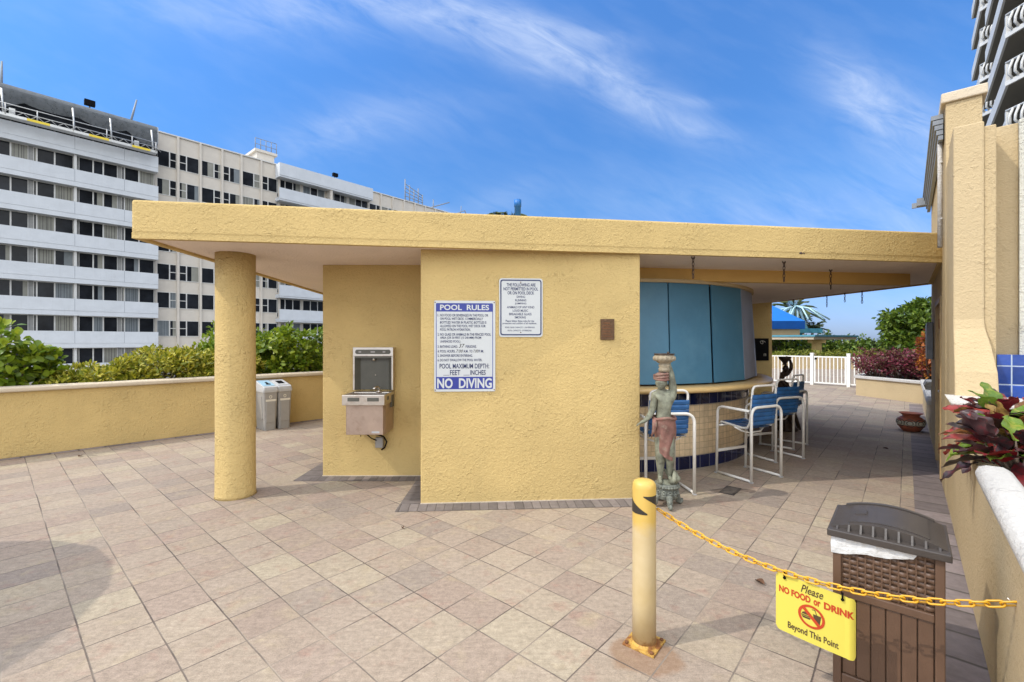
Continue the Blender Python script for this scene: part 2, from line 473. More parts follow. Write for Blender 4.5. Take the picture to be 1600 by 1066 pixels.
def soldier_mat(name, dirv, pitch, tint=(0.165, 0.14, 0.13)):
    """narrow border bricks laid side by side along dirv"""
    t = NT(name); p = t.pos(); sp = t.n('ShaderNodeSeparateXYZ'); t.l(p, sp.inputs[0])
    q = t.math('ADD', t.math('MULTIPLY', sp.outputs[0], dirv[0]), t.math('MULTIPLY', sp.outputs[1], dirv[1]))
    q = t.math('DIVIDE', t.math('ADD', q, t.math('MULTIPLY', t.math('SUBTRACT', t.noise(3, 2, .5, p), 0.5), 0.02)), pitch)
    iq = t.math('FLOOR', q); fq = t.math('SUBTRACT', q, iq)
    wn = t.n('ShaderNodeTexWhiteNoise'); wn.noise_dimensions = '1D'; t.l(iq, wn.inputs['W'])
    c = t.ramp(wn.outputs['Value'], [(0, tuple(x * 0.75 for x in tint)), (0.5, tint), (1.0, tuple(x * 1.3 for x in tint))])
    c = t.mix(0.5, c, t.ramp(t.noise(12, 5, 0.65, p), [(0.3, (0.6, 0.58, 0.57)), (0.7, (1.3, 1.3, 1.3))]), 'MULTIPLY')
    ed = t.math('MINIMUM', fq, t.math('SUBTRACT', 1.0, fq))
    j = t.math('SUBTRACT', 1.0, t.math('DIVIDE', t.math('SUBTRACT', ed, 0.02), 0.03), clamp=True)
    t.color(t.mix(j, c, (0.09, 0.075, 0.065))); t.b.inputs['Roughness'].default_value = 0.85
    t.bump(t.math('ADD', t.math('DIVIDE', ed, 0.1, clamp=True), t.math('MULTIPLY', t.noise(60, 3, .6, p), 0.4)), 0.004)
    return t.m


def grid_mat(name, colr, grout, s, horiz=None, rough=0.25, vary=0.15, jw=0.03, z0=0.0):
    """small wall tiles: rows by height, columns by arc length (attribute-free: uses the UV-like generated mesh coordinate 'along')"""
    t = NT(name)
    a = t.n('ShaderNodeAttribute'); a.attribute_name = 'along'
    p = t.pos(); sp = t.n('ShaderNodeSeparateXYZ'); t.l(p, sp.inputs[0])
    q = t.math('DIVIDE', a.outputs['Fac'], s); r = t.math('DIVIDE', t.math('SUBTRACT', sp.outputs[2], z0), horiz or s)
    iq = t.math('FLOOR', q); ir = t.math('FLOOR', r); fq = t.math('SUBTRACT', q, iq); fr = t.math('SUBTRACT', r, ir)
    cv = t.n('ShaderNodeCombineXYZ'); t.l(iq, cv.inputs[0]); t.l(ir, cv.inputs[1])
    wn = t.n('ShaderNodeTexWhiteNoise'); wn.noise_dimensions = '2D'; t.l(cv.outputs[0], wn.inputs['Vector'])
    c = t.ramp(wn.outputs['Value'], [(0, tuple(x * (1 - vary) for x in colr)), (1, tuple(min(1, x * (1 + vary)) for x in colr))])
    c = t.mix(0.5, c, t.ramp(t.noise(14, 5, 0.65, p), [(0.3, (0.7, 0.7, 0.7)), (0.7, (1.25, 1.25, 1.25))]), 'MULTIPLY')
    ed = t.math('MINIMUM', t.math('MINIMUM', fq, t.math('SUBTRACT', 1.0, fq)), t.math('MINIMUM', fr, t.math('SUBTRACT', 1.0, fr)))
    j = t.math('SUBTRACT', 1.0, t.math('DIVIDE', t.math('SUBTRACT', ed, jw * 0.6), jw * 0.5), clamp=True)
    t.color(t.mix(j, c, grout)); t.l(t.math('ADD', rough, t.math('MULTIPLY', j, 0.5)), t.b.inputs['Roughness'])
    t.bump(t.math('ADD', t.math('DIVIDE', ed, jw * 2, clamp=True), t.math('MULTIPLY', t.noise(5, 3, .6, p), 1.2)), 0.002)
    return t.m


YEL = (0.56, 0.405, 0.170)
M = {}
M['wall'] = stucco('yellow_stucco', YEL, 1.3, vary=0.09, streak=0.07)
M['wall_side'] = stucco('tan_stucco', (0.49, 0.375, 0.215), 1.0)
M['wall_pale'] = stucco('cream_stucco', (0.50, 0.385, 0.225), 0.8)
M['wall_white'] = stucco('white_stucco', (0.62, 0.60, 0.52), 2.2)
M['soffit'] = stucco('soffit_paint', (0.82, 0.70, 0.62), 1.2, vary=0.06)
M['beam'] = stucco('beam_paint', (0.60, 0.38, 0.13), 0.4)
M['cap'] = stucco('coping_paint', (0.56, 0.47, 0.35), 0.6, streak=0.15)
M['cap_white'] = stucco('white_coping', (0.50, 0.475, 0.44), 1.2, streak=0.12)
M['paver'] = paver_mat()
M['ground'] = plain('street_ground', (0.16, 0.15, 0.13), 0.9, scale=0.3, vary=0.3)
M['soil'] = plain('planter_soil', (0.06, 0.042, 0.03), 0.95, scale=8, vary=0.4, bump=0.03, bscale=14)
M['white_metal'] = plain('white_powder_coat', (0.72, 0.69, 0.63), 0.35, vary=0.06, scale=10, dirt=(0.35, 0.29, 0.22), dirt_amt=0.25, dirt_scale=12)
M['blue_strap'] = plain('blue_vinyl_straps', (0.014, 0.088, 0.24), 0.42, vary=0.3, scale=9, dirt=(0.07, 0.19, 0.36), dirt_amt=0.4, dirt_scale=14)
M['shutter'] = plain('blue_painted_board', (0.056, 0.175, 0.275), 0.5, vary=0.10, scale=2.5, dirt=(0.10, 0.24, 0.34), dirt_amt=0.5, dirt_scale=1.8, bump=0.001, bscale=40)
M['shutter_grey'] = plain('faded_shutter_board', (0.24, 0.27, 0.36), 0.55, vary=0.14, scale=3, dirt=(0.26, 0.24, 0.27), dirt_amt=0.6, dirt_scale=2.2)
M['counter'] = plain('counter_paint', (0.68, 0.47, 0.20), 0.4, vary=0.08, scale=5)
M['black'] = plain('black_paint', (0.006, 0.006, 0.007), 0.8, vary=0.3, spec=0.08)
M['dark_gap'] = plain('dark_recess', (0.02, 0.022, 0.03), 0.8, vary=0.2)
M['steel'] = plain('stainless_steel', (0.62, 0.56, 0.49), 0.30, metal=1.0, vary=0.07, scale=12, dirt=(0.38, 0.27, 0.19), dirt_amt=0.5, dirt_scale=9)
M['steel_front'] = plain('brushed_cabinet_steel', (0.44, 0.33, 0.26), 0.36, metal=0.7, vary=0.10, scale=7, dirt=(0.26, 0.17, 0.12), dirt_amt=0.55, dirt_scale=11)
M['grey_plastic'] = plain('dark_grey_plastic', (0.085, 0.08, 0.062), 0.5, vary=0.12)
M['bin_grey'] = plain('grey_bin_plastic', (0.30, 0.285, 0.265), 0.5, vary=0.08, scale=8, dirt=(0.2, 0.17, 0.14), dirt_amt=0.3, dirt_scale=8)
M['bin_lid_grey'] = plain('pale_grey_lid', (0.44, 0.44, 0.44), 0.42, vary=0.06)
M['bin_blue'] = plain('pale_blue_lid', (0.28, 0.44, 0.55), 0.4, vary=0.06)
M['sticker'] = plain('white_sticker', (0.66, 0.62, 0.53), 0.4, vary=0.08)
M['sign_white'] = plain('sign_white', (0.52, 0.53, 0.52), 0.32, vary=0.03, scale=3)
M['sign_blue'] = plain('sign_blue', (0.022, 0.035, 0.24), 0.35, vary=0.06)
M['sign_navy'] = plain('sign_navy', (0.012, 0.02, 0.085), 0.4, vary=0.1)
M['bronze'] = plain('bronze_plaque', (0.11, 0.06, 0.03), 0.45, metal=0.6, vary=0.3, scale=40, bump=0.004, bscale=70)
M['yellow_paint'] = plain('yellow_bollard_paint', (0.70, 0.46, 0.10), 0.42, vary=0.05, scale=4)
M['yellow_plastic'] = plain('yellow_chain_plastic', (0.66, 0.34, 0.012), 0.35, vary=0.06)
M['sign_yellow'] = plain('yellow_sign_sheet', (0.66, 0.56, 0.085), 0.35, vary=0.02, scale=2)
M['sign_red'] = plain('sign_red', (0.48, 0.05, 0.012), 0.4, vary=0.08)
M['sign_black'] = plain('sign_black', (0.03, 0.025, 0.018), 0.45, vary=0.1)
M['sign_brown'] = plain('sign_brown', (0.08, 0.045, 0.02), 0.45, vary=0.1)
M['rust'] = plain('rusty_iron', (0.14, 0.055, 0.02), 0.85, vary=0.4, scale=30, bump=0.002, bscale=90)
M['bin_brown'] = plain('brown_resin', (0.12, 0.068, 0.042), 0.42, vary=0.10, scale=10, bump=0.0006, bscale=220)
M['bin_lid'] = plain('dark_brown_resin_lid', (0.052, 0.042, 0.036), 0.40, vary=0.16, scale=9, bump=0.0008, bscale=240)
M['bag'] = plain('white_bin_liner', (0.66, 0.66, 0.65), 0.25, vary=0.08, scale=14, bump=0.012, bscale=26)
M['door'] = plain('weathered_door_paint', (0.38, 0.26, 0.12), 0.6, vary=0.2, scale=3, dirt=(0.2, 0.13, 0.07), dirt_amt=0.5)
M['grey_paint'] = plain('grey_metal_paint', (0.20, 0.22, 0.25), 0.5, vary=0.15, scale=8)
M['blue_pipe'] = plain('blue_pipe_paint', (0.01, 0.13, 0.42), 0.45, vary=0.1)
M['stone_verdigris'] = plain('verdigris_stone', (0.185, 0.188, 0.135), 0.8, vary=0.45, scale=11, dirt=(0.055, 0.05, 0.035), dirt_amt=0.85, dirt_scale=14, bump=0.006, bscale=60)
M['stone_base'] = plain('weathered_pedestal', (0.17, 0.18, 0.15), 0.75, vary=0.4, scale=22, dirt=(0.035, 0.04, 0.045), dirt_amt=0.9, dirt_scale=30, bump=0.012, bscale=45)
M['stone_red'] = plain('faded_red_cloth_paint', (0.185, 0.088, 0.068), 0.8, vary=0.3, scale=16, dirt=(0.27, 0.22, 0.16), dirt_amt=0.85, dirt_scale=12, bump=0.004, bscale=50)
M['stone_cream'] = plain('cream_pot_paint', (0.29, 0.24, 0.165), 0.8, vary=0.25, scale=18, dirt=(0.12, 0.09, 0.05), dirt_amt=0.7, dirt_scale=22, bump=0.004, bscale=60)
M['dark_bronze'] = plain('dark_bronze_patina', (0.055, 0.032, 0.02), 0.45, vary=0.5, scale=14, bump=0.004, bscale=40, dirt=(0.12, 0.08, 0.05), dirt_amt=0.6, dirt_scale=12)
M['terracotta'] = plain('terracotta', (0.36, 0.10, 0.05), 0.6, vary=0.2, scale=10, dirt=(0.12, 0.06, 0.04), dirt_amt=0.5)
M['glaze_dark'] = plain('dark_glaze', (0.05, 0.05, 0.04), 0.5, vary=0.4, scale=30)
M['glaze_pale'] = plain('pale_glaze', (0.45, 0.42, 0.33), 0.5, vary=0.3, scale=30)
M['chain_iron'] = plain('rusted_chain_iron', (0.045, 0.025, 0.018), 0.7, vary=0.4, scale=40)
M['bark'] = plain('bark', (0.12, 0.085, 0.06), 0.9, vary=0.35, scale=10, bump=0.02, bscale=20)
M['pale_bark'] = plain('pale_palm_bark', (0.42, 0.36, 0.27), 0.9, vary=0.2, scale=6, bump=0.02, bscale=12)
M['lf_clusia'] = leafmat('leaf_clusia', [(0.15, 0.235, 0.012), (0.25, 0.33, 0.02), (0.09, 0.16, 0.014), (0.36, 0.41, 0.03), (0.12, 0.19, 0.015)], 0.38, 0.3)
M['lf_variegated'] = leafmat('leaf_variegated', [(0.50, 0.44, 0.035), (0.21, 0.24, 0.02), (0.62, 0.55, 0.10), (0.40, 0.36, 0.025), (0.16, 0.19, 0.015)], 0.4, 0.25)
M['lf_dark'] = leafmat('leaf_dark_green', [(0.065, 0.125, 0.012), (0.11, 0.185, 0.02), (0.04, 0.08, 0.012), (0.17, 0.24, 0.025)], 0.45, 0.22)
M['lf_far'] = leafmat('leaf_far_green', [(0.06, 0.085, 0.03), (0.09, 0.11, 0.035), (0.04, 0.06, 0.025)], 0.6, 0.2)
M['lf_lime'] = leafmat('leaf_lime', [(0.22, 0.24, 0.02), (0.15, 0.19, 0.02), (0.28, 0.29, 0.04)], 0.5, 0.3)
M['lf_burgundy'] = leafmat('leaf_burgundy', [(0.19, 0.028, 0.055), (0.11, 0.018, 0.034), (0.27, 0.055, 0.08), (0.08, 0.02, 0.025), (0.15, 0.085, 0.045)], 0.45, 0.2)
M['lf_orange'] = leafmat('leaf_orange', [(0.40, 0.13, 0.02), (0.30, 0.07, 0.02), (0.46, 0.20, 0.03), (0.20, 0.04, 0.02)], 0.45, 0.25)
M['lf_cr_dark'] = leafmat('croton_dark', [(0.045, 0.028, 0.028), (0.03, 0.022, 0.024), (0.07, 0.035, 0.035)], 0.33, 0.12, mottle=((0.20, 0.02, 0.025), 16, 0.35))
M['lf_cr_red'] = leafmat('croton_red', [(0.24, 0.012, 0.015), (0.16, 0.015, 0.02), (0.30, 0.035, 0.03)], 0.35, 0.2, mottle=((0.05, 0.02, 0.02), 20, 0.8))
M['lf_cr_green'] = leafmat('croton_green', [(0.10, 0.20, 0.015), (0.16, 0.26, 0.03), (0.07, 0.14, 0.015)], 0.33, 0.25, mottle=((0.36, 0.34, 0.07), 22, 0.6))
M['lf_cr_rust'] = leafmat('croton_rust', [(0.24, 0.085, 0.025), (0.16, 0.05, 0.02), (0.30, 0.20, 0.05)], 0.4, 0.2, mottle=((0.06, 0.03, 0.015), 18, 0.7))
M['lf_palm'] = leafmat('palm_frond', [(0.07, 0.11, 0.02), (0.05, 0.085, 0.02), (0.11, 0.13, 0.03)], 0.45, 0.2)
M['dry_leaf'] = plain('dry_leaf', (0.10, 0.045, 0.02), 0.7, vary=0.3)
M['bld_grey'] = stucco('condo_grey_paint', (0.54, 0.56, 0.58), 0.3, vary=0.05, streak=0.10)
M['bld_beige'] = stucco('condo_beige_paint', (0.56, 0.51, 0.44), 0.3, vary=0.05, streak=0.06)
M['bld_white'] = plain('white_window_frame', (0.55, 0.54, 0.51), 0.5, vary=0.04)
M['bld_strip'] = plain('condo_recess_paint', (0.26, 0.26, 0.25), 0.6, vary=0.1)
M['glass'] = plain('dark_window_glass', (0.016, 0.018, 0.022), 0.12, vary=0.5, scale=0.8, spec=0.12)
M['curtain'] = plain('curtain_behind_glass', (0.23, 0.225, 0.19), 0.7, vary=0.15, scale=1.2)
M['curtain_grey'] = plain('grey_blind_behind_glass', (0.15, 0.17, 0.18), 0.5, vary=0.15, scale=1.2)
M['alu'] = plain('aluminium', (0.50, 0.50, 0.49), 0.4, metal=0.5, vary=0.1)
M['stage_yellow'] = plain('yellow_stage_panel', (0.70, 0.52, 0.03), 0.5, vary=0.08)
M['canvas_blue'] = plain('blue_canvas', (0.0, 0.17, 0.60), 0.7, vary=0.08, scale=1)
M['canvas_deep'] = plain('blue_canvas_valance', (0.0, 0.075, 0.32), 0.7, vary=0.12, scale=2)
M['aqua'] = plain('aqua_paint', (0.42, 0.62, 0.66), 0.5, vary=0.08)
M['aqua_trim'] = plain('aqua_trim_paint', (0.08, 0.30, 0.40), 0.5, vary=0.15)
M['fence_white'] = plain('white_fence_paint', (0.78, 0.77, 0.73), 0.4, vary=0.05)
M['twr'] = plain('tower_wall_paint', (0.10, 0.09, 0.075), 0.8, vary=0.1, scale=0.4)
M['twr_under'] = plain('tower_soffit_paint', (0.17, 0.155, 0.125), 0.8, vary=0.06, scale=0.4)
M['twr_edge'] = plain('tower_edge_paint', (0.62, 0.61, 0.58), 0.7, vary=0.06, scale=0.6)


def mesh_net():
    t = NT('debris_netting'); g = t.noise(3, 5, 0.6, t.objc())
    t.color(t.ramp(g, [(0.3, (0.10, 0.11, 0.115)), (0.7, (0.17, 0.18, 0.19))])); t.b.inputs['Roughness'].default_value = 0.9
    tr = t.n('ShaderNodeBsdfTransparent'); mx = t.n('ShaderNodeMixShader'); mx.inputs[0].default_value = 0.30
    t.l(t.b.outputs[0], mx.inputs[1]); t.l(tr.outputs[0], mx.inputs[2]); t.l(mx.outputs[0], t.out.inputs[0]); return t.m


M['drain'] = plain('drain_cover_iron', (0.045, 0.036, 0.030), 0.8, vary=0.4, scale=14)
M['drain_bar'] = plain('drain_bars', (0.10, 0.082, 0.068), 0.8, vary=0.3, scale=20)
M['net'] = mesh_net()
M['net_black'] = plain('black_netting', (0.010, 0.011, 0.013), 0.9, vary=0.6, scale=0.7, spec=0.05)  # near-black colour painted in for the shade of the open loggia


def bollard_mat():
    t = NT('bollard_paint'); p = t.objc(); sp = t.n('ShaderNodeSeparateXYZ'); t.l(p, sp.inputs[0])
    f = t.noise(5, 5, 0.6, p)
    c = t.ramp(f, [(0.3, (0.50, 0.37, 0.18)), (0.7, (0.57, 0.45, 0.26))])
    # yellower new coat on the upper third, sun-bleached below; rust creeping up from the plate
    up = t.math('MULTIPLY', t.math('SUBTRACT', t.math('ADD', sp.outputs[2], t.math('MULTIPLY', t.math('SUBTRACT', t.noise(9, 3, .6, p), 0.5), 0.12)), 0.60), 14, clamp=True)
    c = t.mix(t.math('MULTIPLY', up, 0.8), c, (0.58, 0.36, 0.05))
    lowr = t.math('SUBTRACT', 1.0, t.math('DIVIDE', t.math('ADD', sp.outputs[2], t.math('MULTIPLY', t.math('SUBTRACT', t.noise(30, 5, .7, p), 0.5), 0.16)), 0.055), clamp=True)
    c = t.mix(lowr, c, (0.26, 0.10, 0.02))
    t.color(c); t.b.inputs['Roughness'].default_value = 0.42; t.bump(t.noise(30, 3, .5, p), 0.0008); return t.m


M['bollard'] = bollard_mat()


def plate_mat():
    t = NT('rusty_yellow_plate'); p = t.objc()
    f = t.math('MULTIPLY', t.math('SUBTRACT', t.noise(22, 6, 0.7, p), 0.43), 6, clamp=True)
    t.color(t.mix(f, (0.50, 0.30, 0.06), (0.22, 0.08, 0.02))); t.b.inputs['Roughness'].default_value = 0.7
    t.bump(t.noise(50, 4, .6, p), 0.002); return t.m


M['plate'] = plate_mat()
M['border_main'] = soldier_mat('grey_border_bricks', (1.0, 0.07, 0), 0.085)
M['border_side'] = soldier_mat('grey_border_bricks_side', (0.0, 1.0, 0), 0.2)
M['border_wall'] = soldier_mat('dark_border_pavers', (D1.x, D1.y, 0), 0.29, (0.20, 0.165, 0.16))
M['tile_blue'] = grid_mat('navy_tiles', (0.008, 0.013, 0.062), (0.22, 0.22, 0.24), 0.165, 0.165, 0.12, 0.5, 0.02, 0.0)
M['tile_blue_top'] = grid_mat('navy_tiles_top', (0.008, 0.012, 0.05), (0.22, 0.22, 0.24), 0.165, 0.20, 0.12, 0.5, 0.02, 0.80)
M['tile_cream'] = grid_mat('cream_tiles', (0.68, 0.52, 0.32), (0.36, 0.27, 0.17), 0.078, 0.078, 0.3, 0.10, 0.035, 0.165)
M['tile_pool'] = grid_mat('blue_wall_tiles', (0.025, 0.06, 0.25), (0.36, 0.42, 0.50), 0.15, 0.15, 0.15, 0.35, 0.03, 1.10)

# ------------------------------------------------------------------ the setting: ground and pool deck
mb = MB(); mb.add([(-2500, -2500, -1.3), (2500, -2500, -1.3), (2500, 2500, -1.3), (-2500, 2500, -1.3)], [(0, 1, 2, 3)])
struct('ground', mb, M['ground'])
WA = Vector((-6.92, 6.15, 0)); WB = Vector((-3.93, 9.32, 0)); WD = (WB - WA).normalized(); WN = Vector((-WD.y, WD.x, 0))   # left planter wall


def lw(a, off=0.0, z=0.0): return WA + WD * a + WN * off + Vector((0, 0, z))


deck = [lw(-11, 1.5), lw(-22, -8), (3, -9, 0), (16, -4, 0), (34, 12, 0), (27, 25.2, 0), (12, 28.8, 0), (-1, 18, 0), lw(9, 1.5)]
mb = MB(); mb.prism(deck, -1.3, 0.0)
struct('pool_deck', mb, M['paver'])
RA = Vector((2.25, 2.134, 0))                     # the right-hand wall stands on this line


def rw(Y, off=0.0, z=0.0):
    """point on the right wall's face at depth Y, off metres behind the face"""
    return Vector((0.404 + 0.865 * Y, Y, z)) + Vector((0.755, -0.656, 0)) * off


MW0 = Vector((-0.897, 4.46, 0)); MW1 = Vector((1.30, 4.615, 0))     # main wall of the bar
FW0 = Vector((-2.24, 5.38, 0)); FW1 = Vector((-0.897, 5.385, 0))    # wall with the drinking fountain
z = 0.004
mb = MB(); mb.add([(MW0.x - 0.2, 4.255, z), (1.30, 4.40, z), (1.30, 4.615, z), (MW0.x - 0.2, 4.46, z)], [(0, 1, 2, 3)])
mb.add([(-2.5, 5.19, z), (MW0.x - 0.2, 5.19, z), (MW0.x - 0.2, 5.38, z), (-2.24, 5.38, z)], [(0, 1, 2, 3)])
struct('paving_border', mb, M['border_main'])
mb = MB(); mb.add([(MW0.x - 0.2, 4.46, z), (MW0.x, 4.46, z), (MW0.x, 5.38, z), (MW0.x - 0.2, 5.38, z)], [(0, 1, 2, 3)])
mb.add([(-2.5, 5.19, z), (-2.24, 5.38, z), (-2.24, 8.5, z), (-2.46, 8.5, z)], [(0, 1, 2, 3)])
struct('paving_border', mb, M['border_side'])
mb = MB()
mb.add([rw(0.5, -0.24, z), rw(0.5, 0, z), rw(11.4, 0, z), rw(11.4, -0.24, z)], [(0, 1, 2, 3)])
mb.add([lw(-9, 0, z), lw(-9, -0.12, z), lw(5.6, -0.12, z), lw(5.6, 0, z)], [(0, 1, 2, 3)])
struct('paving_border', mb, M['border_wall'])

# ------------------------------------------------------------------ the pool bar
RZ0, RZ1 = 2.50, 2.81
roofp = [(-3.25, 3.88), (4.83, 5.08), (6.52, 7.05), (5.95, 10.7), (-3.75, 10.7)]
bar = thing('pool_bar', 'low yellow stucco pool bar with a flat overhanging roof and blue shutters', 'building', (0.4, 7.0, 0))


def inset(poly, d):
    c = Vector((sum(p[0] for p in poly) / len(poly), sum(p[1] for p in poly) / len(poly), 0)); out = []
    n = len(poly)
    for i in range(n):
        p = Vector((*poly[i], 0)); a = (Vector((*poly[i - 1], 0)) - p).normalized(); b = (Vector((*poly[(i + 1) % n], 0)) - p).normalized()
        bis = a + b; s = abs(a.cross(bis.normalized()).z)
        out.append(p + bis.normalized() * (d / max(s, .3)))
    return out


mb = MB(); mb.prism(roofp, RZ0 + 0.02, RZ1)
obj('roof', mb, M['wall'], bar, True, bevel=0.022, seg=3)
mb = MB(); n = len(roofp); o2 = [Vector((p[0], p[1], 0)) for p in roofp]; i2 = inset(roofp, 0.055); oo = inset(roofp, 0.004)
vs = [Vector((p.x, p.y, RZ0 - 0.022)) for p in oo] + [Vector((p.x, p.y, RZ0 + 0.03)) for p in oo] + [Vector((p.x, p.y, RZ0 + 0.03)) for p in i2] + [Vector((p.x, p.y, RZ0 - 0.022)) for p in i2]
mb.add(vs, [(k * n + i, k * n + (i + 1) % n, ((k + 1) % 4) * n + (i + 1) % n, ((k + 1) % 4) * n + i) for k in range(4) for i in range(n)], False)
obj('drip_edge', mb, M['wall'], bar, True)
mb = MB(); mb.prism(inset(roofp, 0.05), RZ0, RZ0 + 0.03)
obj('soffit', mb, M['soffit'], bar, True)
# main wall block and the set-back wall with the drinking fountain
ny = Vector((-0.07, 1, 0)).normalized()
mb = MB(); mb.prism([MW0, MW1, MW1 + ny * 1.2, Vector((MW0.x, 5.6, 0))], 0.0, RZ0 + 0.004)
obj('wall', mb, M['wall'], bar, True, bevel=0.012)
mb = MB(); mb.prism([FW0, FW1 + Vector((0.02, 0, 0)), Vector((-0.88, 5.7, 0)), Vector((1.0, 6.0, 0)), Vector((1.0, 9.6, 0)), Vector((-2.6, 9.6, 0)), Vector((-2.24, 5.7, 0))], 0.0, RZ0 + 0.004)
obj('wall', mb, M['wall'], bar, True, bevel=0.012)
mb = MB(); mb.prism([(1.0, 10.25), (5.86, 10.25), (5.86, 10.55), (1.0, 10.55)], 0.0, RZ0 + 0.004)
obj('rear_wall', mb, M['wall'], bar, True, bevel=0.01)
mb = MB()
mb.lathe([(0.192, 0.0), (0.186, 0.03), (0.183, 0.5), (0.185, 1.2), (0.182, 1.9), (0.184, RZ0 + 0.004)], 48, (-2.875, 4.735, 0))
obj('column', mb, M['wall'], bar, True)
mb = MB(); mb.prism([(1.31, 5.55), (5.33, 6.09), (5.32, 6.19), (1.31, 5.65)], RZ0 - 0.150, RZ0 + 0.004)
obj('beam', mb, M['beam'], bar, True)
mb = MB(); mb.prism([(1.02, 5.60), (1.31, 5.651), (5.319, 6.191), (5.02, 8.75), (4.6, 10.2), (1.02, 10.2)], RZ0 - 0.147, RZ0 + 0.004)
obj('lower_soffit', mb, M['soffit'], bar, True)
mb = MB()
for a, b in ((MW0, MW1), (FW0, FW1)):
    d = (b - a).normalized(); o = Vector((d.y, -d.x, 0)); mb.prism([a + o * 0.006, b + o * 0.006, b - o * .004, a - o * .004], 0.004, 0.013)
obj('base_sealant', mb, M['cap'], bar, True)
BC = Vector((1.36, 8.05, 0))


def arcpts(r, a0, a1, n, z=0.0):
    return [Vector((BC.x + r * math.cos(a0 + (a1 - a0) * i / n), BC.y + r * math.sin(a0 + (a1 - a0) * i / n), z)) for i in range(n + 1)]


A0, A1 = R(-100), R(58)


def curved_wall(name, r, z0, z1, mat, a0=A0, a1=A1, n=96):
    mb = MB(); p = arcpts(r, a0, a1, n)
    vs = [(q.x, q.y, z0) for q in p] + [(q.x, q.y, z1) for q in p]
    mb.add(vs, [(i, i + 1, n + 2 + i, n + 1 + i) for i in range(n)], True)
    o = obj(name, mb, mat, bar, True)
    at_ = o.data.attributes.new('along', 'FLOAT', 'POINT')
    al = [r * (a1 - a0) * i / n for i in range(n + 1)]
    at_.data.foreach_set('value', al + al)
    return o


curved_wall('bar_front', 2.50, 0.155, 0.84, M['tile_cream'])
curved_wall('base_tiles', 2.515, 0.0, 0.165, M['tile_blue'])
curved_wall('top_tiles', 2.515, 0.80, 1.0, M['tile_blue_top'])
mb = MB()
n = 96; prof = [(2.30, 0.985), (2.80, 0.985), (2.825, 1.0), (2.832, 1.02), (2.825, 1.042), (2.80, 1.056), (2.30, 1.056)]
rings = []
for i in range(n + 1):
    a = A0 + (A1 - A0) * i / n
    rings.append([Vector((BC.x + r * math.cos(a), BC.y + r * math.sin(a), zz)) for r, zz in prof])
mb.loft(rings, True, True, True)
obj('counter', mb, M['counter'], bar, True)
# dark interior behind the shutters, the band above them
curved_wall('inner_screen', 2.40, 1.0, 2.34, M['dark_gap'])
curved_wall('header_band', 2.575, 2.315, RZ0 - 0.145, M['wall_pale'])
mb = MB(); a = arcpts(2.575, A0, A1, 96, 2.315); b = arcpts(2.40, A0, A1, 96, 2.315); mb.hull_strip(a, b, True, False)
obj('header_soffit', mb, M['wall_pale'], bar, True)
# storm shutters: flat boards leaning on the counter, hung from the header


def ang_of(u, r):
    """angle on the circle of radius r where the sight line at u meets it first"""
    k = (u - 800) / F; dx, dy = k, 1.0; L = math.hypot(dx, dy); dx /= L; dy /= L
    bq = -(dx * BC.x + dy * BC.y); cq = BC.x ** 2 + BC.y ** 2 - r * r; disc = bq * bq - cq
    t = -bq - math.sqrt(max(disc, 0)); return math.atan2(dy * t - BC.y, dx * t - BC.x)


def shutter(a0, a1, mat, lean0=0.02, lean1=0.02):
    mb = MB(); z0, z1 = 1.075, 2.328
    rt, rb = 2.545, 2.60
    P = [Vector((BC.x + (rb + l) * math.cos(a), BC.y + (rb + l) * math.sin(a), z0)) for a, l in ((a0, lean0), (a1, lean1))]
    Q = [Vector((BC.x + rt * math.cos(a), BC.y + rt * math.sin(a), z1)) for a in (a0, a1)]
    am = (a0 + a1) / 2; nn = Vector((math.cos(am), math.sin(am), 0)) * -0.018
    v = [P[0], P[1], Q[1], Q[0]]; v = v + [p + nn for p in v]
    mb.add(v, [(0, 1, 2, 3), (7, 6, 5, 4), (0, 4, 5, 1), (1, 5, 6, 2), (2, 6, 7, 3), (3, 7, 4, 0)], False)
    return obj('shutter', mb, mat, bar, True, bevel=0.002)


sh_u = [(985, 1044.5), (1046.5, 1110), (1114, 1160), (1160.5, 1178)]
angs = [(ang_of(a, 2.57), ang_of(b, 2.57)) for a, b in sh_u]
for i, (a0, a1) in enumerate(angs):
    if i == 3: a1 = a0 + R(17)
    s = shutter(a0, a1, M['shutter_grey'] if i == 3 else M['shutter'], 0.0, 0.0)
    if i == 3: s['label'] = 'faded grey shutter board'
for k in range(4): shutter(angs[3][0] + R(17.6 + 12 * k), angs[3][0] + R(29 + 12 * k), M['shutter_grey'])
# chalkboard on the rear wall of the bar
cb = thing('chalkboard', 'small black chalkboard on the yellow wall at the end of the bar', 'chalkboard', (5.60, 10.235, 1.17))
mb = MB(); mb.box((5.60, 10.236, 1.41), (0.34, 0.02, 0.50)); obj('board', mb, M['black'], cb, True)
mb = MB()
mb.tube([(5.62 + 0.07 * math.cos(t * .7) * (1 - t / 12), 10.222, 1.57 + 0.035 * math.sin(t * .7)) for t in range(0, 12)], 0.006, 6)
mb.tube([(5.66, 10.222, 1.26), (5.66, 10.222, 1.31), (5.70, 10.222, 1.31), (5.70, 10.222, 1.26)], 0.008, 6)
obj('chalk_marks', mb, M['sticker'], cb, True)
# vent pipe on the roof
mb = MB(); mb.lathe([(0.055, 0), (0.055, 1.15), (0.063, 1.15), (0.063, 1.27), (0.05, 1.27)], 20, (0.10, 8.0, RZ1)); 
solo('vent_pipe', mb, M['blue_pipe'], 'blue vent pipe standing up from the flat bar roof', 'pipe')

# ------------------------------------------------------------------ signs on the main wall
WX = (MW1 - MW0).normalized(); WOUT = Vector((WX.y, -WX.x, 0))


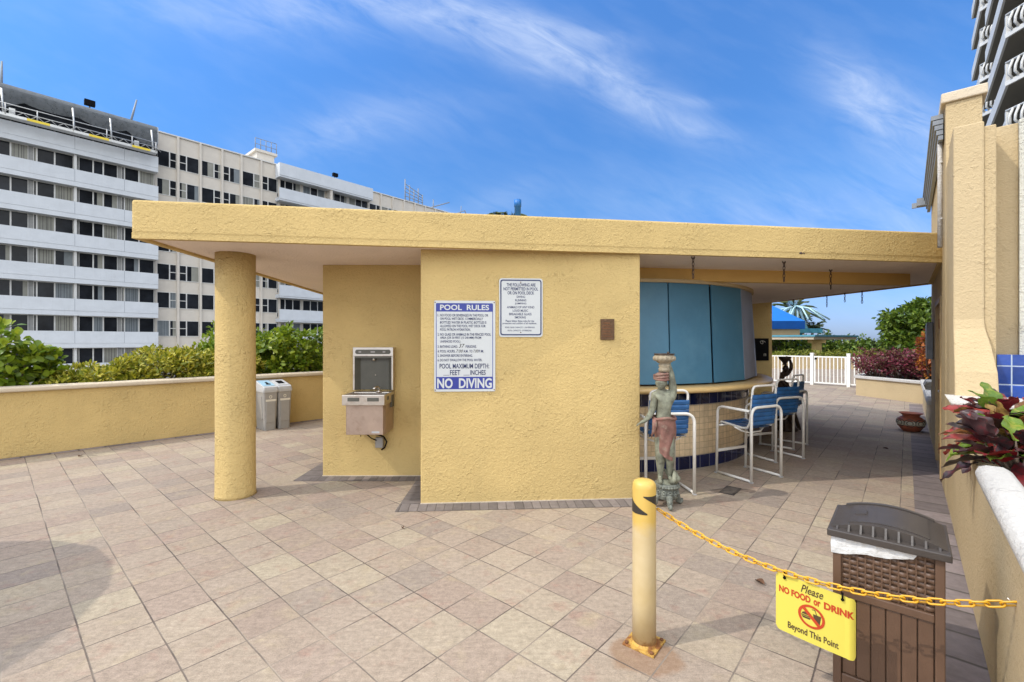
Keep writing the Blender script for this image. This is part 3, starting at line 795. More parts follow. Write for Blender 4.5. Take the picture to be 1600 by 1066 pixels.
def wallp(x, zz, out=0.0):
    """point on the main wall at world x, height zz, out metres in front"""
    t = (x - MW0.x) / (MW1.x - MW0.x); p = MW0 + (MW1 - MW0) * t
    return Vector((p.x + WOUT.x * out, p.y + WOUT.y * out, zz))


def rrect(x0, x1, z0, z1, r, k=5):
    pts = []
    for cx, cz, a in ((x1 - r, z1 - r, 0), (x0 + r, z1 - r, 90), (x0 + r, z0 + r, 180), (x1 - r, z0 + r, 270)):
        for i in range(k + 1):
            t = R(a + 90 * i / k); pts.append((cx + r * math.cos(t), cz + r * math.sin(t)))
    return pts


def plate(mb, outline, place, o0, o1):
    n = len(outline)
    mb.add([place(x, zz, o0) for x, zz in outline] + [place(x, zz, o1) for x, zz in outline],
           [tuple(range(n)), tuple(range(2 * n - 1, n - 1, -1))] + [(i, (i + 1) % n, n + (i + 1) % n, n + i) for i in range(n)], False)


def ring(mb, outer, inner, place, o):
    n = len(outer)
    mb.add([place(x, zz, o) for x, zz in outer] + [place(x, zz, o) for x, zz in inner], [(i, (i + 1) % n, n + (i + 1) % n, n + i) for i in range(n)], False)


x0, x1, z0, z1 = -0.763, -0.166, 1.103, 1.997
ps = thing('pool_rules_sign', 'white and blue POOL RULES sign ending in NO DIVING', 'sign', wallp((x0 + x1) / 2, z0))
mb = MB(); plate(mb, rrect(x0, x1, z0, z1, 0.012), wallp, 0.004, 0.010); obj('panel', mb, M['sign_white'], ps, True)


def cx1(px): return x0 + (px - 105) / (607 - 105) * (x1 - x0)


def cz1(py): return z1 - (py - 258) / (1020 - 258) * (z1 - z0)


mb = MB()
def pl1(x, zz): return wallp(x, zz, 0.0125)
def pl2(x, zz): return wallp(x, zz, 0.014)
def pl(o): return lambda x, zz: wallp(x, zz, o)
ring(mb, rrect(cx1(119), cx1(588), cz1(1000), cz1(279), 0.012), rrect(cx1(124), cx1(583), cz1(995), cz1(284), 0.010), wallp, 0.0115)
plate(mb, [(cx1(122), cz1(282)), (cx1(585), cz1(282)), (cx1(585), cz1(350)), (cx1(122), cz1(350))], wallp, 0.0104, 0.0110)
plate(mb, [(cx1(122), cz1(897)), (cx1(585), cz1(897)), (cx1(585), cz1(998)), (cx1(122), cz1(998))], wallp, 0.0104, 0.0110)
obj('blue_band', mb, M['sign_blue'], ps, True)
mb = MB()
text_fit(mb, 'POOL  RULES', cx1(153), cx1(556), cz1(338), cz1(292), pl1, bold=0.025)
text_fit(mb, 'NO  DIVING', cx1(129), cx1(578), cz1(993), cz1(908), pl1, bold=0.03)
obj('white_lettering', mb, M['sign_white'], ps, True)
mb = MB()
L1 = [('NO FOOD OR BEVERAGES IN THE POOL OR', 153, 548, 370, 391, '1.'), ('ON POOL WET DECK. COMMERCIALLY', 153, 505, 399, 420, None),
      ('BOTTLED WATER IN PLASTIC BOTTLES IS', 153, 533, 430, 451, None), ('ALLOWED ON THE POOL WET DECK FOR', 153, 526, 460, 481, None),
      ('POOL PATRON HYDRATION.', 153, 402, 490, 511, None), ('NO GLASS OR ANIMALS IN THE FENCED POOL', 153, 571, 530, 552, '2.'),
      ('AREA (OR 50 FEET (15 240 MM) FROM', 153, 490, 559, 583, None), ('UNFENCED POOL).', 153, 322, 590, 615, None),
      ('BATHING LOAD:', 153, 296, 632, 653, '3.'), ('PERSONS.', 362, 452, 632, 653, None),
      ('POOL HOURS:', 153, 276, 671, 693, '4.'), ('A.M.', 345, 383, 671, 693, None), ('TO', 393, 418, 671, 693, None), ('P.M.', 470, 512, 671, 693, None),
      ('SHOWER BEFORE ENTERING.', 153, 420, 708, 729, '5.'), ('DO NOT SWALLOW THE POOL WATER.', 153, 498, 745, 766, '6.'),
      ('POOL MAXIMUM DEPTH:', 149, 556, 786, 827, None), ('FEET', 234, 318, 840, 882, None), ('INCHES', 400, 527, 840, 882, None)]
for s, a, b, t_, u_, num in L1:
    text_fit(mb, s, cx1(a), cx1(b), cz1(u_), cz1(t_), pl1, bold=0.012)
    if num: text_fit(mb, num, cx1(133), cx1(146), cz1(u_), cz1(t_), pl1, bold=0.012)
for a, b in ((180, 228), (344, 395)):
    mb.add([wallp(cx1(a), cz1(884), .0125), wallp(cx1(b), cz1(884), .0125), wallp(cx1(b), cz1(881), .0125), wallp(cx1(a), cz1(881), .0125)], [(0, 1, 2, 3)])
obj('navy_lettering', mb, M['sign_navy'], ps, True)
mb = MB()
text_fit(mb, '37', cx1(306), cx1(354), cz1(652), cz1(620), pl1, shear=0.3)
text_fit(mb, '7:00', cx1(283), cx1(340), cz1(693), cz1(668), pl1, shear=0.3)
text_fit(mb, '7:00', cx1(424), cx1(466), cz1(693), cz1(668), pl1, shear=0.3)
obj('handwriting', mb, M['sign_black'], ps, True)
mb = MB()
for px in (113, 598):
    for py in (273, 1006):
        mb = MB(); mb.ball(wallp(cx1(px), cz1(py), 0.011), 0.006, 10, 6); obj('screw', mb, M['rust'], ps, True)

x0, x1, z0, z1 = -0.128, 0.305, 1.640, 2.222
s2 = thing('pool_deck_sign', 'white sign with navy border listing things not permitted on the pool deck', 'sign', wallp((x0 + x1) / 2, z0))
mb = MB(); plate(mb, rrect(x0, x1, z0, z1, 0.028), wallp, 0.004, 0.009); obj('panel', mb, M['sign_white'], s2, True)


def cx2(px): return x0 + (px - 636) / (1012 - 636) * (x1 - x0)


def cz2(py): return z1 - (py - 66) / (577 - 66) * (z1 - z0)


mb = MB(); ring(mb, rrect(cx2(646), cx2(1002), cz2(563), cz2(77), 0.024), rrect(cx2(656), cx2(992), cz2(552), cz2(88), 0.016), wallp, 0.0105)
obj('border', mb, M['sign_navy'], s2, True)
mb = MB()
for s, a, b, t_, u_, bo in [('THE FOLLOWING ARE', 700, 950, 108, 137, .02), ('NOT PERMITTED IN POOL', 673, 972, 144, 172, .02), ('OR ON POOL DECK', 708, 938, 179, 207, .02),
                            ('DIVING', 787, 860, 217, 237, .012), ('RUNNING', 775, 870, 247, 267, .012), ('JUMPING', 772, 870, 277, 297, .012), ('ANIMALS OF ANY KIND', 703, 940, 307, 327, .012),
                            ('LOUD MUSIC', 753, 885, 337, 357, .012), ('BREAKABLE GLASS', 722, 915, 367, 388, .012), ('SMOKING', 770, 866, 396, 416, .012),
                            ('Please follow these rules for the', 692, 938, 428, 446, .01), ('protection and comfort of all residents.', 666, 960, 450, 470, .01),
                            ('POOL DECK CAPACITY:  239 PERSONS', 688, 942, 487, 500, .01), ('POOL CAPACITY:  37 PERSONS', 710, 915, 514, 527, .01)]:
    text_fit(mb, s, cx2(a), cx2(b), cz2(u_), cz2(t_), pl(0.0105), bold=bo)
obj('lettering', mb, M['sign_navy'], s2, True)
mb = MB()
for py in (100, 537):
    mb = MB(); mb.ball(wallp(cx2(822), cz2(py), 0.0105), 0.006, 10, 6); obj('screw', mb, M['rust'], s2, True)
pq = thing('plaque', 'small dark bronze plaque on the yellow wall by the shutters', 'plaque', wallp(0.96, 1.61))
mb = MB(); plate(mb, rrect(0.89, 1.03, 1.612, 1.822, 0.004), wallp, 0.003, 0.016); obj('plate', mb, M['bronze'], pq, True, bevel=0.002)
mb = MB()
for i in range(6): plate(mb, [(0.91, 1.64 + i * 0.027), (1.01 - 0.012 * (i % 3), 1.64 + i * 0.027), (1.01 - 0.012 * (i % 3), 1.65 + i * 0.027), (0.91, 1.65 + i * 0.027)], wallp, 0.016, 0.019)
obj('raised_lines', mb, M['rust'], pq, True)

# ------------------------------------------------------------------ drinking fountain with bottle filler
FX, FY = -1.615, 5.375
df = thing('drinking_fountain', 'steel wall-hung drinking fountain with a bottle filler panel', 'water fountain', (FX, FY, 0.57))
mb = MB()
def flp(y): return lambda x, zz, o=0.0: Vector((FX + x, FY - y - o, zz))
place = flp(0)
ow = [(-0.235, 1.03), (0.235, 1.03), (0.235, 1.522), (-0.235, 1.522)]
# panel with a recess for bottles
mb.box((FX, FY - 0.045, 1.475), (0.47, 0.09, 0.105)); mb.box((FX - 0.224, FY - 0.045, 1.226), (0.022, 0.09, 0.392)); mb.box((FX + 0.224, FY - 0.045, 1.226), (0.022, 0.09, 0.392))
obj('filler_panel', mb, M['steel'], df, True, bevel=0.004)
mb = MB(); mb.box((FX, FY - 0.012, 1.226), (0.426, 0.02, 0.392))
for sx in (-1, 1):
    for i in range(1):
        mb.prism([(FX + sx * 0.213, FY - 0.022), (FX + sx * 0.165, FY - 0.022), (FX + sx * 0.213, FY - 0.085)], 1.03, 1.42)
mb.prism([(FX - 0.213, FY - 0.022), (FX + 0.213, FY - 0.022), (FX + 0.213, FY - 0.088), (FX - 0.213, FY - 0.088)], 1.40, 1.421)
obj('bottle_alcove', mb, M['grey_plastic'], df, True)
mb = MB(); plate(mb, rrect(-0.205, 0.205, 1.448, 1.500, 0.024), lambda x, zz, o: Vector((FX + x, FY - 0.09 - o, zz)), 0.0, 0.004); obj('display_strip', mb, M['grey_plastic'], df, True)
mb = MB()
for px in (-0.15, 0.0, 0.13): mb.box((FX + px, FY - 0.0955, 1.474), (0.03 if px else 0.05, 0.002, 0.018))
obj('display_marks', mb, M['bin_grey'], df, True)
mb = MB(); mb.lathe([(0.018, 0), (0.018, 0.03), (0.012, 0.03)], 12, (FX, FY - 0.055, 1.372)); mb.ball((FX + 0.01, FY - 0.024, 1.20), 0.008, 8, 6); obj('filler_nozzle', mb, M['steel'], df, True)
# basin
mb = MB(); bw, bf, bk = 0.232, FY - 0.44, FY - 0.002
mb.box((FX, bf + 0.012, 0.957), (2 * bw, 0.024, 0.115)); mb.box((FX - bw + 0.012, (bf + bk) / 2 + 0.012, 0.957), (0.024, bk - bf - 0.024, 0.115))
mb.box((FX + bw - 0.012, (bf + bk) / 2 + 0.012, 0.957), (0.024, bk - bf - 0.024, 0.115))
mb.box((FX, (bf + bk) / 2 + 0.012, 0.925), (2 * bw - 0.05, bk - bf - 0.03, 0.02)); mb.box((FX, FY - 0.07, 0.985), (2 * bw - 0.05, 0.13, 0.055))
obj('basin', mb, M['steel'], df, True, bevel=0.006)
for px in (-0.105, 0.108):
    mb = MB(); mb.box((FX + px, bf - 0.002, 0.965), (0.125, 0.012, 0.04)); obj('push_bar', mb, M['grey_plastic'], df, True, bevel=0.003)
mb = MB(); mb.box((FX + bw + 0.001, FY - 0.30, 0.965), (0.008, 0.06, 0.04)); obj('push_bar', mb, M['grey_plastic'], df, True, bevel=0.003)
mb = MB(); mb.box((FX + bw - 0.02, FY - 0.10, 0.91), (0.05, 0.10, 0.14)); obj('side_vent', mb, M['grey_plastic'], df, True, bevel=0.003)
mb = MB()
for i in range(6): mb.box((FX - 0.10 + i * 0.04, FY - 0.26, 0.937), (0.012, 0.12, 0.004))
obj('drain_grille', mb, M['grey_plastic'], df, True)
mb = MB(); mb.tube(rounded([(FX + 0.085, FY - 0.14, 1.0), (FX + 0.085, FY - 0.14, 1.07), (FX + 0.06, FY - 0.17, 1.075), (FX + 0.04, FY - 0.20, 1.05)], 0.02), 0.014, 10)
mb.lathe([(0.03, 0), (0.03, 0.015), (0.018, 0.02)], 14, (FX + 0.085, FY - 0.14, 1.01)); obj('spout', mb, M['steel'], df, True)
mb = MB(); mb.prism([(FX - 0.205, FY - 0.385), (FX + 0.20, FY - 0.385), (FX + 0.218, FY - 0.35), (FX + 0.218, FY - 0.004), (FX - 0.218, FY - 0.004), (FX - 0.218, FY - 0.35)], 0.57, 0.90)
obj('cabinet', mb, M['steel_front'], df, True, bevel=0.005)
mb = MB(); mb.box((FX + 0.12, FY - 0.387, 0.60), (0.085, 0.006, 0.02)); obj('badge', mb, M['bin_lid_grey'], df, True)
mb = MB()
mb.tube([(FX - 0.10, FY - 0.15, 0.58), (FX - 0.06, FY - 0.14, 0.53), (FX - 0.01, FY - 0.10, 0.47), (FX + 0.03, FY - 0.06, 0.44)], 0.006, 8)
mb.tube([(FX - 0.06, FY - 0.15, 0.58), (FX + 0.03, FY - 0.12, 0.53), (FX + 0.12, FY - 0.08, 0.49), (FX + 0.15, FY - 0.05, 0.42), (FX + 0.12, FY - 0.03, 0.35), (FX + 0.08, FY - 0.02, 0.32)], 0.009, 8)
mb.tube([(FX - 0.12, FY - 0.15, 0.58), (FX - 0.125, FY - 0.14, 0.50)], 0.004, 6)
obj('power_cord', mb, M['black'], df, True)
mb = MB(); mb.box((FX + 0.06, FY - 0.03, 0.41), (0.09, 0.055, 0.12)); obj('outlet_box', mb, M['bin_grey'], df, True, bevel=0.006)

# ------------------------------------------------------------------ left planter wall, bins
lp = thing('planter_wall', 'long yellow stucco planter wall with a cream coping on the left of the deck', 'planter', lw(-2, 0.1))
mb = MB(); mb.prism([lw(-11), lw(6.2), lw(6.2, 0.16), lw(-11, 0.16)], 0, 0.90)
mb.prism([lw(6.2), lw(6.36), lw(6.36, -0.3), lw(6.2, -0.3)], 0, 0.90); mb.prism([lw(-11, 1.34), lw(6.2, 1.34), lw(6.2, 1.5), lw(-11, 1.5)], 0, 0.85)
obj('wall', mb, M['wall'], lp, True, bevel=0.01)
mb = MB(); pr = [(-0.05, .90), (-0.065, .915), (-0.065, .955), (-0.045, .972), (0.20, .972), (0.22, .955), (0.22, .90)]
mb.loft([[lw(a, o, zz) for o, zz in pr] for a in (-11, -5, 0, 6.3)], True, True, False); obj('coping', mb, M['cap'], lp, True, bevel=0.008)
mb = MB(); mb.prism([lw(-11, .16), lw(6.2, .16), lw(6.2, 1.34), lw(-11, 1.34)], 0.0, 0.80); obj('soil', mb, M['soil'], lp, True)


def recycling_bin(front, lidmat, hole, label):
    """front = middle of the front foot; bins stand with their backs to the wall"""
    fx = -WN; ex = WD                                         # front faces away from the wall
    c = Vector(front) - fx * 0.24
    t = thing('recycling_bin', label, 'recycling bin', c, math.atan2(ex.y, ex.x), 'slim grey recycling bins at the planter wall')
    # local: x along the wall, -y to the front
    def rect(wx, d0, d1, z, r=0.03): return [Vector((x, y, z)) for x, y in [(p[0], p[1]) for p in rrect(-wx, wx, d0, d1, r, 3)]]
    mb = MB(); mb.loft([rect(0.098, -0.225, 0.20, 0.0), rect(0.104, -0.23, 0.21, 0.22), rect(0.106, -0.232, 0.212, 0.225), rect(0.122, -0.25, 0.235, 0.70)], True, True, False)
    obj('body', mb, M['bin_grey'], t, bevel=0.004)
    mb = MB()
    mb.box((0, -0.2415, 0.34), (0.15, 0.012, 0.40), M=Matrix.Rotation(R(2.0), 3, 'X'))
    mb.box((-0.116, -0.02, 0.40), (0.012, 0.28, 0.42), M=Matrix.Rotation(R(-1.8), 3, 'Y'))
    obj('side_panel', mb, M['bin_grey'], t, bevel=0.004)
    mb = MB(); mb.loft([rect(0.130, -0.26, 0.245, 0.68), rect(0.132, -0.265, 0.25, 0.73)], True, True, False)
    a = [Vector((p.x, p.y, 0.73)) for p in rect(0.128, -0.26, 0.245, 0)]; b = [Vector((p.x * 0.93, p.y * 0.96, 0.775 + (p.y + 0.26) * 0.20)) for p in rect(0.128, -0.26, 0.245, 0)]
    mb.loft([a, b], True, True, False); lid = obj('lid', mb, M['bin_lid_grey'], t, bevel=0.005)
    sl = math.atan(0.20)
    Mx = Matrix.Rotation(sl, 3, 'X')
    mb = MB(); mb.box((0, 0.0, 0.829), (0.19, 0.36, 0.008), M=Mx); obj('lid_plate', mb, lidmat, lid)
    mb = MB()
    if hole == 'slot': mb.box((0.01, -0.03, 0.827), (0.035, 0.15, 0.012), M=Mx); mb.box((0.01, -0.09, 0.8145), (0.07, 0.05, 0.0125), M=Mx)
    else: mb.box((0, 0.0, 0.831), (0.11, 0.19, 0.01), M=Mx)
    obj('opening', mb, M['black'], lid)
    mb = MB()
    mr = Matrix.Rotation(R(2.2), 3, 'X')
    def fp(x, zz): return Vector((x, -0.2535 - (zz - 0.5) * 0.038, zz))
    o_ = [(0.026 * math.cos(2 * PI * i / 20) - 0.005, 0.60 + 0.03 * math.sin(2 * PI * i / 20)) for i in range(20)]; i_ = [(0.014 * math.cos(2 * PI * i / 20) - 0.005, 0.60 + 0.017 * math.sin(2 * PI * i / 20)) for i in range(20)]
    mb.add([fp(*p) for p in o_] + [fp(*p) for p in i_], [(i, (i + 1) % 20, 20 + (i + 1) % 20, 20 + i) for i in range(20)])
    mb.add([fp(-0.085, 0.520), fp(0.09, 0.520), fp(0.09, 0.556), fp(-0.085, 0.556)], [(0, 1, 2, 3)])
    obj('label_sticker', mb, M['sticker'], t)
    return t


recycling_bin((-4.325, 8.155, 0), M['bin_blue'], 'slot', 'grey recycling bin with a pale blue slotted lid, nearer the round column')
recycling_bin((-4.165, 8.345, 0), M['bin_lid_grey'], 'square', 'grey bin with a plain lid and wide dark opening beside the blue-lidded one')

# ------------------------------------------------------------------ bollard, chain, hanging notice
BO = Vector((0.70, 2.41, 0))
bl = thing('bollard', 'yellow steel bollard with black chevron band on a rusty base plate', 'bollard', BO)
mb = MB(); mb.lathe([(0.061, 0.008), (0.061, 0.25), (0.0605, 0.6), (0.061, 0.825), (0.059, 0.845), (0.052, 0.858), (0.036, 0.866), (0.0, 0.868)], 48)
obj('post', mb, M['bollard'], bl)
mb = MB()
ca = Vector((-BO.x, -BO.y)); fa = math.atan2(ca.y, ca.x)       # towards the viewer
# black triangles wrapped on the pipe
def pipep(a, zz): return Vector((0.0622 * math.cos(fa + a), 0.0622 * math.sin(fa + a), zz))
def tri(a0, a1, f0, f1, n=10):
    vs = []
    for i in range(n + 1):
        t = i / n; a = a0 + (a1 - a0) * t; vs += [pipep(a, f0(t)), pipep(a, f1(t))]
    mb.add(vs, [(2 * i, 2 * i + 1, 2 * i + 3, 2 * i + 2) for i in range(n)], True)
tri(R(-95), R(15), lambda t: 0.782 - 0.075 * min(1, t * 1.0), lambda t: 0.700 + 0.0 * t)
tri(R(-5), R(75), lambda t: 0.796, lambda t: 0.792 - 0.052 * t)
tri(R(105), R(200), lambda t: 0.80, lambda t: 0.70 + 0.05 * t)
obj('chevron_band', mb, M['sign_black'], bl)
mb = MB(); mb.box((0, 0, 0.005), (0.17, 0.17, 0.01), ANG1 + R(2)); mb.lathe([(0.069, 0.009), (0.066, 0.016), (0.061, 0.022)], 32, cap=False); obj('base_plate', mb, M['plate'], bl, bevel=0.002)
for sx in (-1, 1):
    for sy in (-1, 1):
        mb = MB(); p = Matrix.Rotation(ANG1 + R(2), 3, 'Z') @ Vector((sx * 0.068, sy * 0.068, 0)); mb.lathe([(0.010, 0.010), (0.010, 0.017), (0.006, 0.018)], 8, p); obj('anchor_bolt', mb, M['rust'], bl)
mb = MB(); mb.tube([(0.06, 0.03, 0.70), (0.075, 0.036, 0.705), (0.085, 0.04, 0.70)], 0.005, 8); obj('hook', mb, M['steel'], bl)
CA = BO + Vector((0.085, 0.04, 0.695)); CB = rw(1.62, -0.004, 0.664)


def chain_at(t): return CA.lerp(CB, t) + Vector((0, 0, -4 * 0.138 * t * (1 - t)))


ch = thing('barrier_chain', 'yellow plastic chain slung from the bollard to the right-hand wall', 'chain', (CA.x, CA.y, 0.5))
nl = 33
ts = [i / 400 for i in range(401)]; P = [chain_at(t) for t in ts]; S = [0]
for a, b in zip(P, P[1:]): S.append(S[-1] + (b - a).length)
pitch = S[-1] / nl
link = bpy.data.meshes.new('link')
mb = MB(); LL, LW, LR = pitch * 0.5 + 0.0065, 0.0115, 0.0038
lpth = [(math.copysign(LL - LW, math.cos(t)) + LW * math.cos(t), LW * math.sin(t), 0) for t in [2 * PI * (i + .5) / 20 for i in range(20)]]
mb.tube(lpth, LR, 8, closed=True)
l0 = obj('link', mb, M['yellow_plastic'], ch); lm = l0.data
for i in range(nl):
    s = (i + 0.5) * pitch; k = int(np.searchsorted(S, s)); p = P[k]; d = (P[min(k + 1, 400)] - P[k - 1]).normalized()
    o = l0 if i == 0 else bpy.data.objects.new('link', lm)
    if i: col.objects.link(o); o.parent = ch
    q = d.to_track_quat('X', 'Z').to_matrix().to_4x4(); tw = Matrix.Rotation(R(38 if i % 2 else -52), 4, 'X')
    o.matrix_local = Matrix.Translation(p - Vector(ch.location)) @ q @ tw
mb = MB(); mb.tube([CB + Vector((0.02, -0.015, 0)), CB + Vector((-0.012, 0.008, 0.0)), CB + Vector((-0.02, 0.015, 0.012))], 0.003, 6); obj('wall_hook', mb, M['steel'], ch, True)
# the notice
tA, tB = 0.437, 0.625
pa, pb = chain_at(tA), chain_at(tB); sx = (pb - pa); sx.z = 0; sxl = sx.length; sx.normalize()
ns = thing('warning_sign', 'yellow Please NO FOOD or DRINK Beyond This Point sign hanging on the chain', 'sign', (pa + pb) / 2 + Vector((0, 0, -0.28)))
SO = chain_at(0.424) + Vector((0, 0, -0.008)); sz = Vector((0, 0, 1)); sn = Vector((sx.y, -sx.x, 0))   # sn faces the viewer
tilt = Vector((0, 0, -0.17))           # the sheet hangs slightly down to the right
SW, SH = 0.300, 0.262


def sg(x, y, o=0.0):
    """x 0..SW from the left, y 0..SH downwards; the right end curls away"""
    cx = 0.266
    if x > cx:
        r = 0.035; a = (x - cx) / r; px_ = cx + r * math.sin(min(a, 1.4)); off = -r * (1 - math.cos(min(a, 1.4)))
    else: px_, off = x, -0.02 * (x / SW - 0.5) ** 2
    return SO + sx * px_ + sz * (-y) + tilt * px_ * 0.62 + sn * (off + o)


mb = MB(); out_ = rrect(0, SW, -SH, 0, 0.018, 4)
# a subdivided sheet so that it can curl
nx, ny_ = 40, 12
for o, flip in ((0.0, False), (-0.0015, True)):
    vs = []
    for i in range(nx + 1):
        x = SW * i / nx; e = min(x, SW - x); cut = 0.018 - math.sqrt(max(0, 0.018 ** 2 - max(0, 0.018 - e) ** 2)) if e < 0.018 else 0
        for j in range(ny_ + 1): vs.append(sg(x, cut + (SH - 2 * cut) * j / ny_, o))
    mb.add(vs, [(i * (ny_ + 1) + j, (i + 1) * (ny_ + 1) + j, (i + 1) * (ny_ + 1) + j + 1, i * (ny_ + 1) + j + 1) for i in range(nx) for j in range(ny_)], True)
obj('sheet', mb, M['sign_yellow'], ns, True)


def sgt(o): return lambda x, zz: sg(x, -zz, o)


mb = MB(); text_fit(mb, 'Please', 0.098, 0.182, -0.050, -0.014, sgt(0.0012), bold=0.012, shear=0.35); text_fit(mb, 'Beyond This Point', 0.048, 0.236, -0.245, -0.207, sgt(0.0012), bold=0.022)
obj('black_lettering', mb, M['sign_brown'], ns, True)
mb = MB(); text_fit(mb, 'NO FOOD', 0.013, 0.135, -0.087, -0.056, sgt(0.0012), bold=0.045); text_fit(mb, 'or', 0.146, 0.172, -0.087, -0.063, sgt(0.0012), bold=0.04)
text_fit(mb, 'DRINK', 0.184, 0.292, -0.087, -0.056, sgt(0.0012), bold=0.045)
obj('red_lettering', mb, M['sign_red'], ns, True)
pcx, pcy, pr_ = 0.138, -0.144, 0.050
mb = MB()
# burger and cup
def blobp(pts): plate(mb, pts, sgt(0.0), 0.0, 0.0)
def flat(mb_, pts, o): mb_.add([sg(x, -zz, o) for x, zz in pts], [tuple(range(len(pts)))])
flat(mb, [(pcx - 0.036, pcy + 0.001)] + [(pcx - 0.019 + 0.017 * math.cos(R(180 - 18 * i)), pcy + 0.001 + 0.012 * math.sin(R(18 * i))) for i in range(1, 10)] + [(pcx - 0.002, pcy + 0.001)], 0.0012)
flat(mb, [(pcx - 0.038, pcy - 0.002), (pcx, pcy - 0.002), (pcx, pcy - 0.006), (pcx - 0.038, pcy - 0.006)], 0.0012)
flat(mb, [(pcx - 0.036, pcy - 0.008), (pcx - 0.002, pcy - 0.008), (pcx - 0.006, pcy - 0.016), (pcx - 0.032, pcy - 0.016)], 0.0012)
flat(mb, [(pcx + 0.006, pcy + 0.016), (pcx + 0.036, pcy + 0.016), (pcx + 0.031, pcy - 0.022), (pcx + 0.011, pcy - 0.022)], 0.0012)
flat(mb, [(pcx + 0.018, pcy + 0.016), (pcx + 0.021, pcy + 0.016), (pcx + 0.015, pcy + 0.034), (pcx + 0.012, pcy + 0.034)], 0.0012)
flat(mb, [(pcx + 0.015, pcy + 0.034), (pcx + 0.013, pcy + 0.0365), (pcx + 0.001, pcy + 0.034), (pcx + 0.002, pcy + 0.0315)], 0.0012)
obj('food_pictogram', mb, M['sign_brown'], ns, True)
mb = MB(); o_ = [(pcx + pr_ * math.cos(2 * PI * i / 40), pcy + pr_ * math.sin(2 * PI * i / 40)) for i in range(40)]; i_ = [(pcx + 0.80 * (x - pcx), pcy + 0.80 * (y - pcy)) for x, y in o_]
mb.add([sg(x, -y, 0.0018) for x, y in o_] + [sg(x, -y, 0.0018) for x, y in i_], [(i, (i + 1) % 40, 40 + (i + 1) % 40, 40 + i) for i in range(40)])
d = 0.0048; q = 0.83 * pr_ * 0.7071
flat(mb, [(pcx - q - d, pcy + q - d), (pcx - q + d, pcy + q + d), (pcx + q + d, pcy - q + d), (pcx + q - d, pcy - q - d)], 0.0024)
obj('prohibition_ring', mb, M['sign_red'], ns, True)
for xx in (0.035, 0.250):
    mb = MB(); p = sg(xx, 0.006, 0.004); mb.tube([p + Vector((0, 0, 0.022)), p + sn * 0.006 + Vector((0, 0, 0.008)), p + Vector((0, 0, -0.012)), p - sn * 0.008 + Vector((0, 0, 0.0))], 0.0035, 6)
    mb.ball(p + Vector((0, 0, -0.010)), 0.0065, 8, 6); obj('hanging_clip', mb, M['black'], ns, True)

# ------------------------------------------------------------------ brown resin litter bin
ex = Vector((0.755, -0.656, 0)).normalized(); TC = Vector((1.772, 2.150, 0))
tb = thing('litter_bin', 'brown wicker-look resin litter bin with an arched lid and white liner', 'litter bin', TC, math.atan2(ex.y, ex.x))
W_, D_, H_ = 0.384, 0.37, 0.69
mb = MB()
for sx in (-1, 1):
    for sy in (-1, 1): mb.box((sx * (W_ / 2 - 0.016), sy * (D_ / 2 - 0.016), H_ / 2), (0.032, 0.032, H_))
mb.box((0, -D_ / 2 + 0.012, 0.432), (W_ - 0.066, 0.022, 0.036)); mb.box((0, -D_ / 2 + 0.012, 0.03), (W_ - 0.066, 0.022, 0.055))
for sx in (-1, 1): mb.box((sx * (W_ / 2 - 0.012), 0, 0.432), (0.022, D_ - 0.066, 0.036)); mb.box((sx * (W_ / 2 - 0.012), 0, 0.03), (0.022, D_ - 0.066, 0.055))
obj('frame', mb, M['bin_brown'], tb, bevel=0.004)
mb = MB(); mb.box((0, 0, H_ / 2 - 0.004), (W_ - 0.05, D_ - 0.05, H_ - 0.02)); 
npk = 6
for i in range(npk):
    x = -W_ / 2 + 0.034 + (W_ - 0.068) * (i + 0.5) / npk; mb.box((x, -D_ / 2 + 0.021, 0.235), ((W_ - 0.068) / npk - 0.004, 0.02, 0.352)); 
    y = -D_ / 2 + 0.034 + (D_ - 0.068) * (i + 0.5) / npk; mb.box((-W_ / 2 + 0.021, y, 0.235), (0.02, (D_ - 0.068) / npk - 0.004, 0.352)); mb.box((W_ / 2 - 0.021, y, 0.235), (0.02, (D_ - 0.068) / npk - 0.004, 0.352))
obj('plank_panel', mb, M['bin_brown'], tb, bevel=0.0025)
mb = MB(); rows, cols = 10, 11; zw0, zw1 = 0.452, 0.686; xw0, xw1 = -W_ / 2 + 0.034, W_ / 2 - 0.034
for r_ in range(rows):
    zc = zw0 + (zw1 - zw0) * (r_ + 0.5) / rows; hh = (zw1 - zw0) / rows * 0.82
    n_ = 44; pts = []
    for face in ('f', 'l', 'r'):
        ring_ = []
        for i in range(n_ + 1):
            t = i / n_; wv = math.sin((t * cols + (r_ % 2)) * PI) * 0.0055
            for dz, do in ((-hh / 2, 0.0), (-hh / 4, 0.0035), (hh / 4, 0.0035), (hh / 2, 0.0)):
                if face == 'f': ring_.append(Vector((xw0 + (xw1 - xw0) * t, -D_ / 2 + 0.016 - wv - do, zc + dz)))
                else:
                    sgn = -1 if face == 'l' else 1; ring_.append(Vector((sgn * (W_ / 2 - 0.016 + wv + do), -D_ / 2 + 0.034 + (D_ - 0.068) * t, zc + dz)))
        mb.add(ring_, [(i * 4 + j, (i + 1) * 4 + j, (i + 1) * 4 + j + 1, i * 4 + j + 1) for i in range(n_) for j in range(3)], True)
for i in range(cols):
    x = xw0 + (xw1 - xw0) * (i + 0.0) / cols; mb.box((x, -D_ / 2 + 0.015, (zw0 + zw1) / 2), (0.006, 0.006, zw1 - zw0))
obj('wicker_panel', mb, M['bin_brown'], tb)
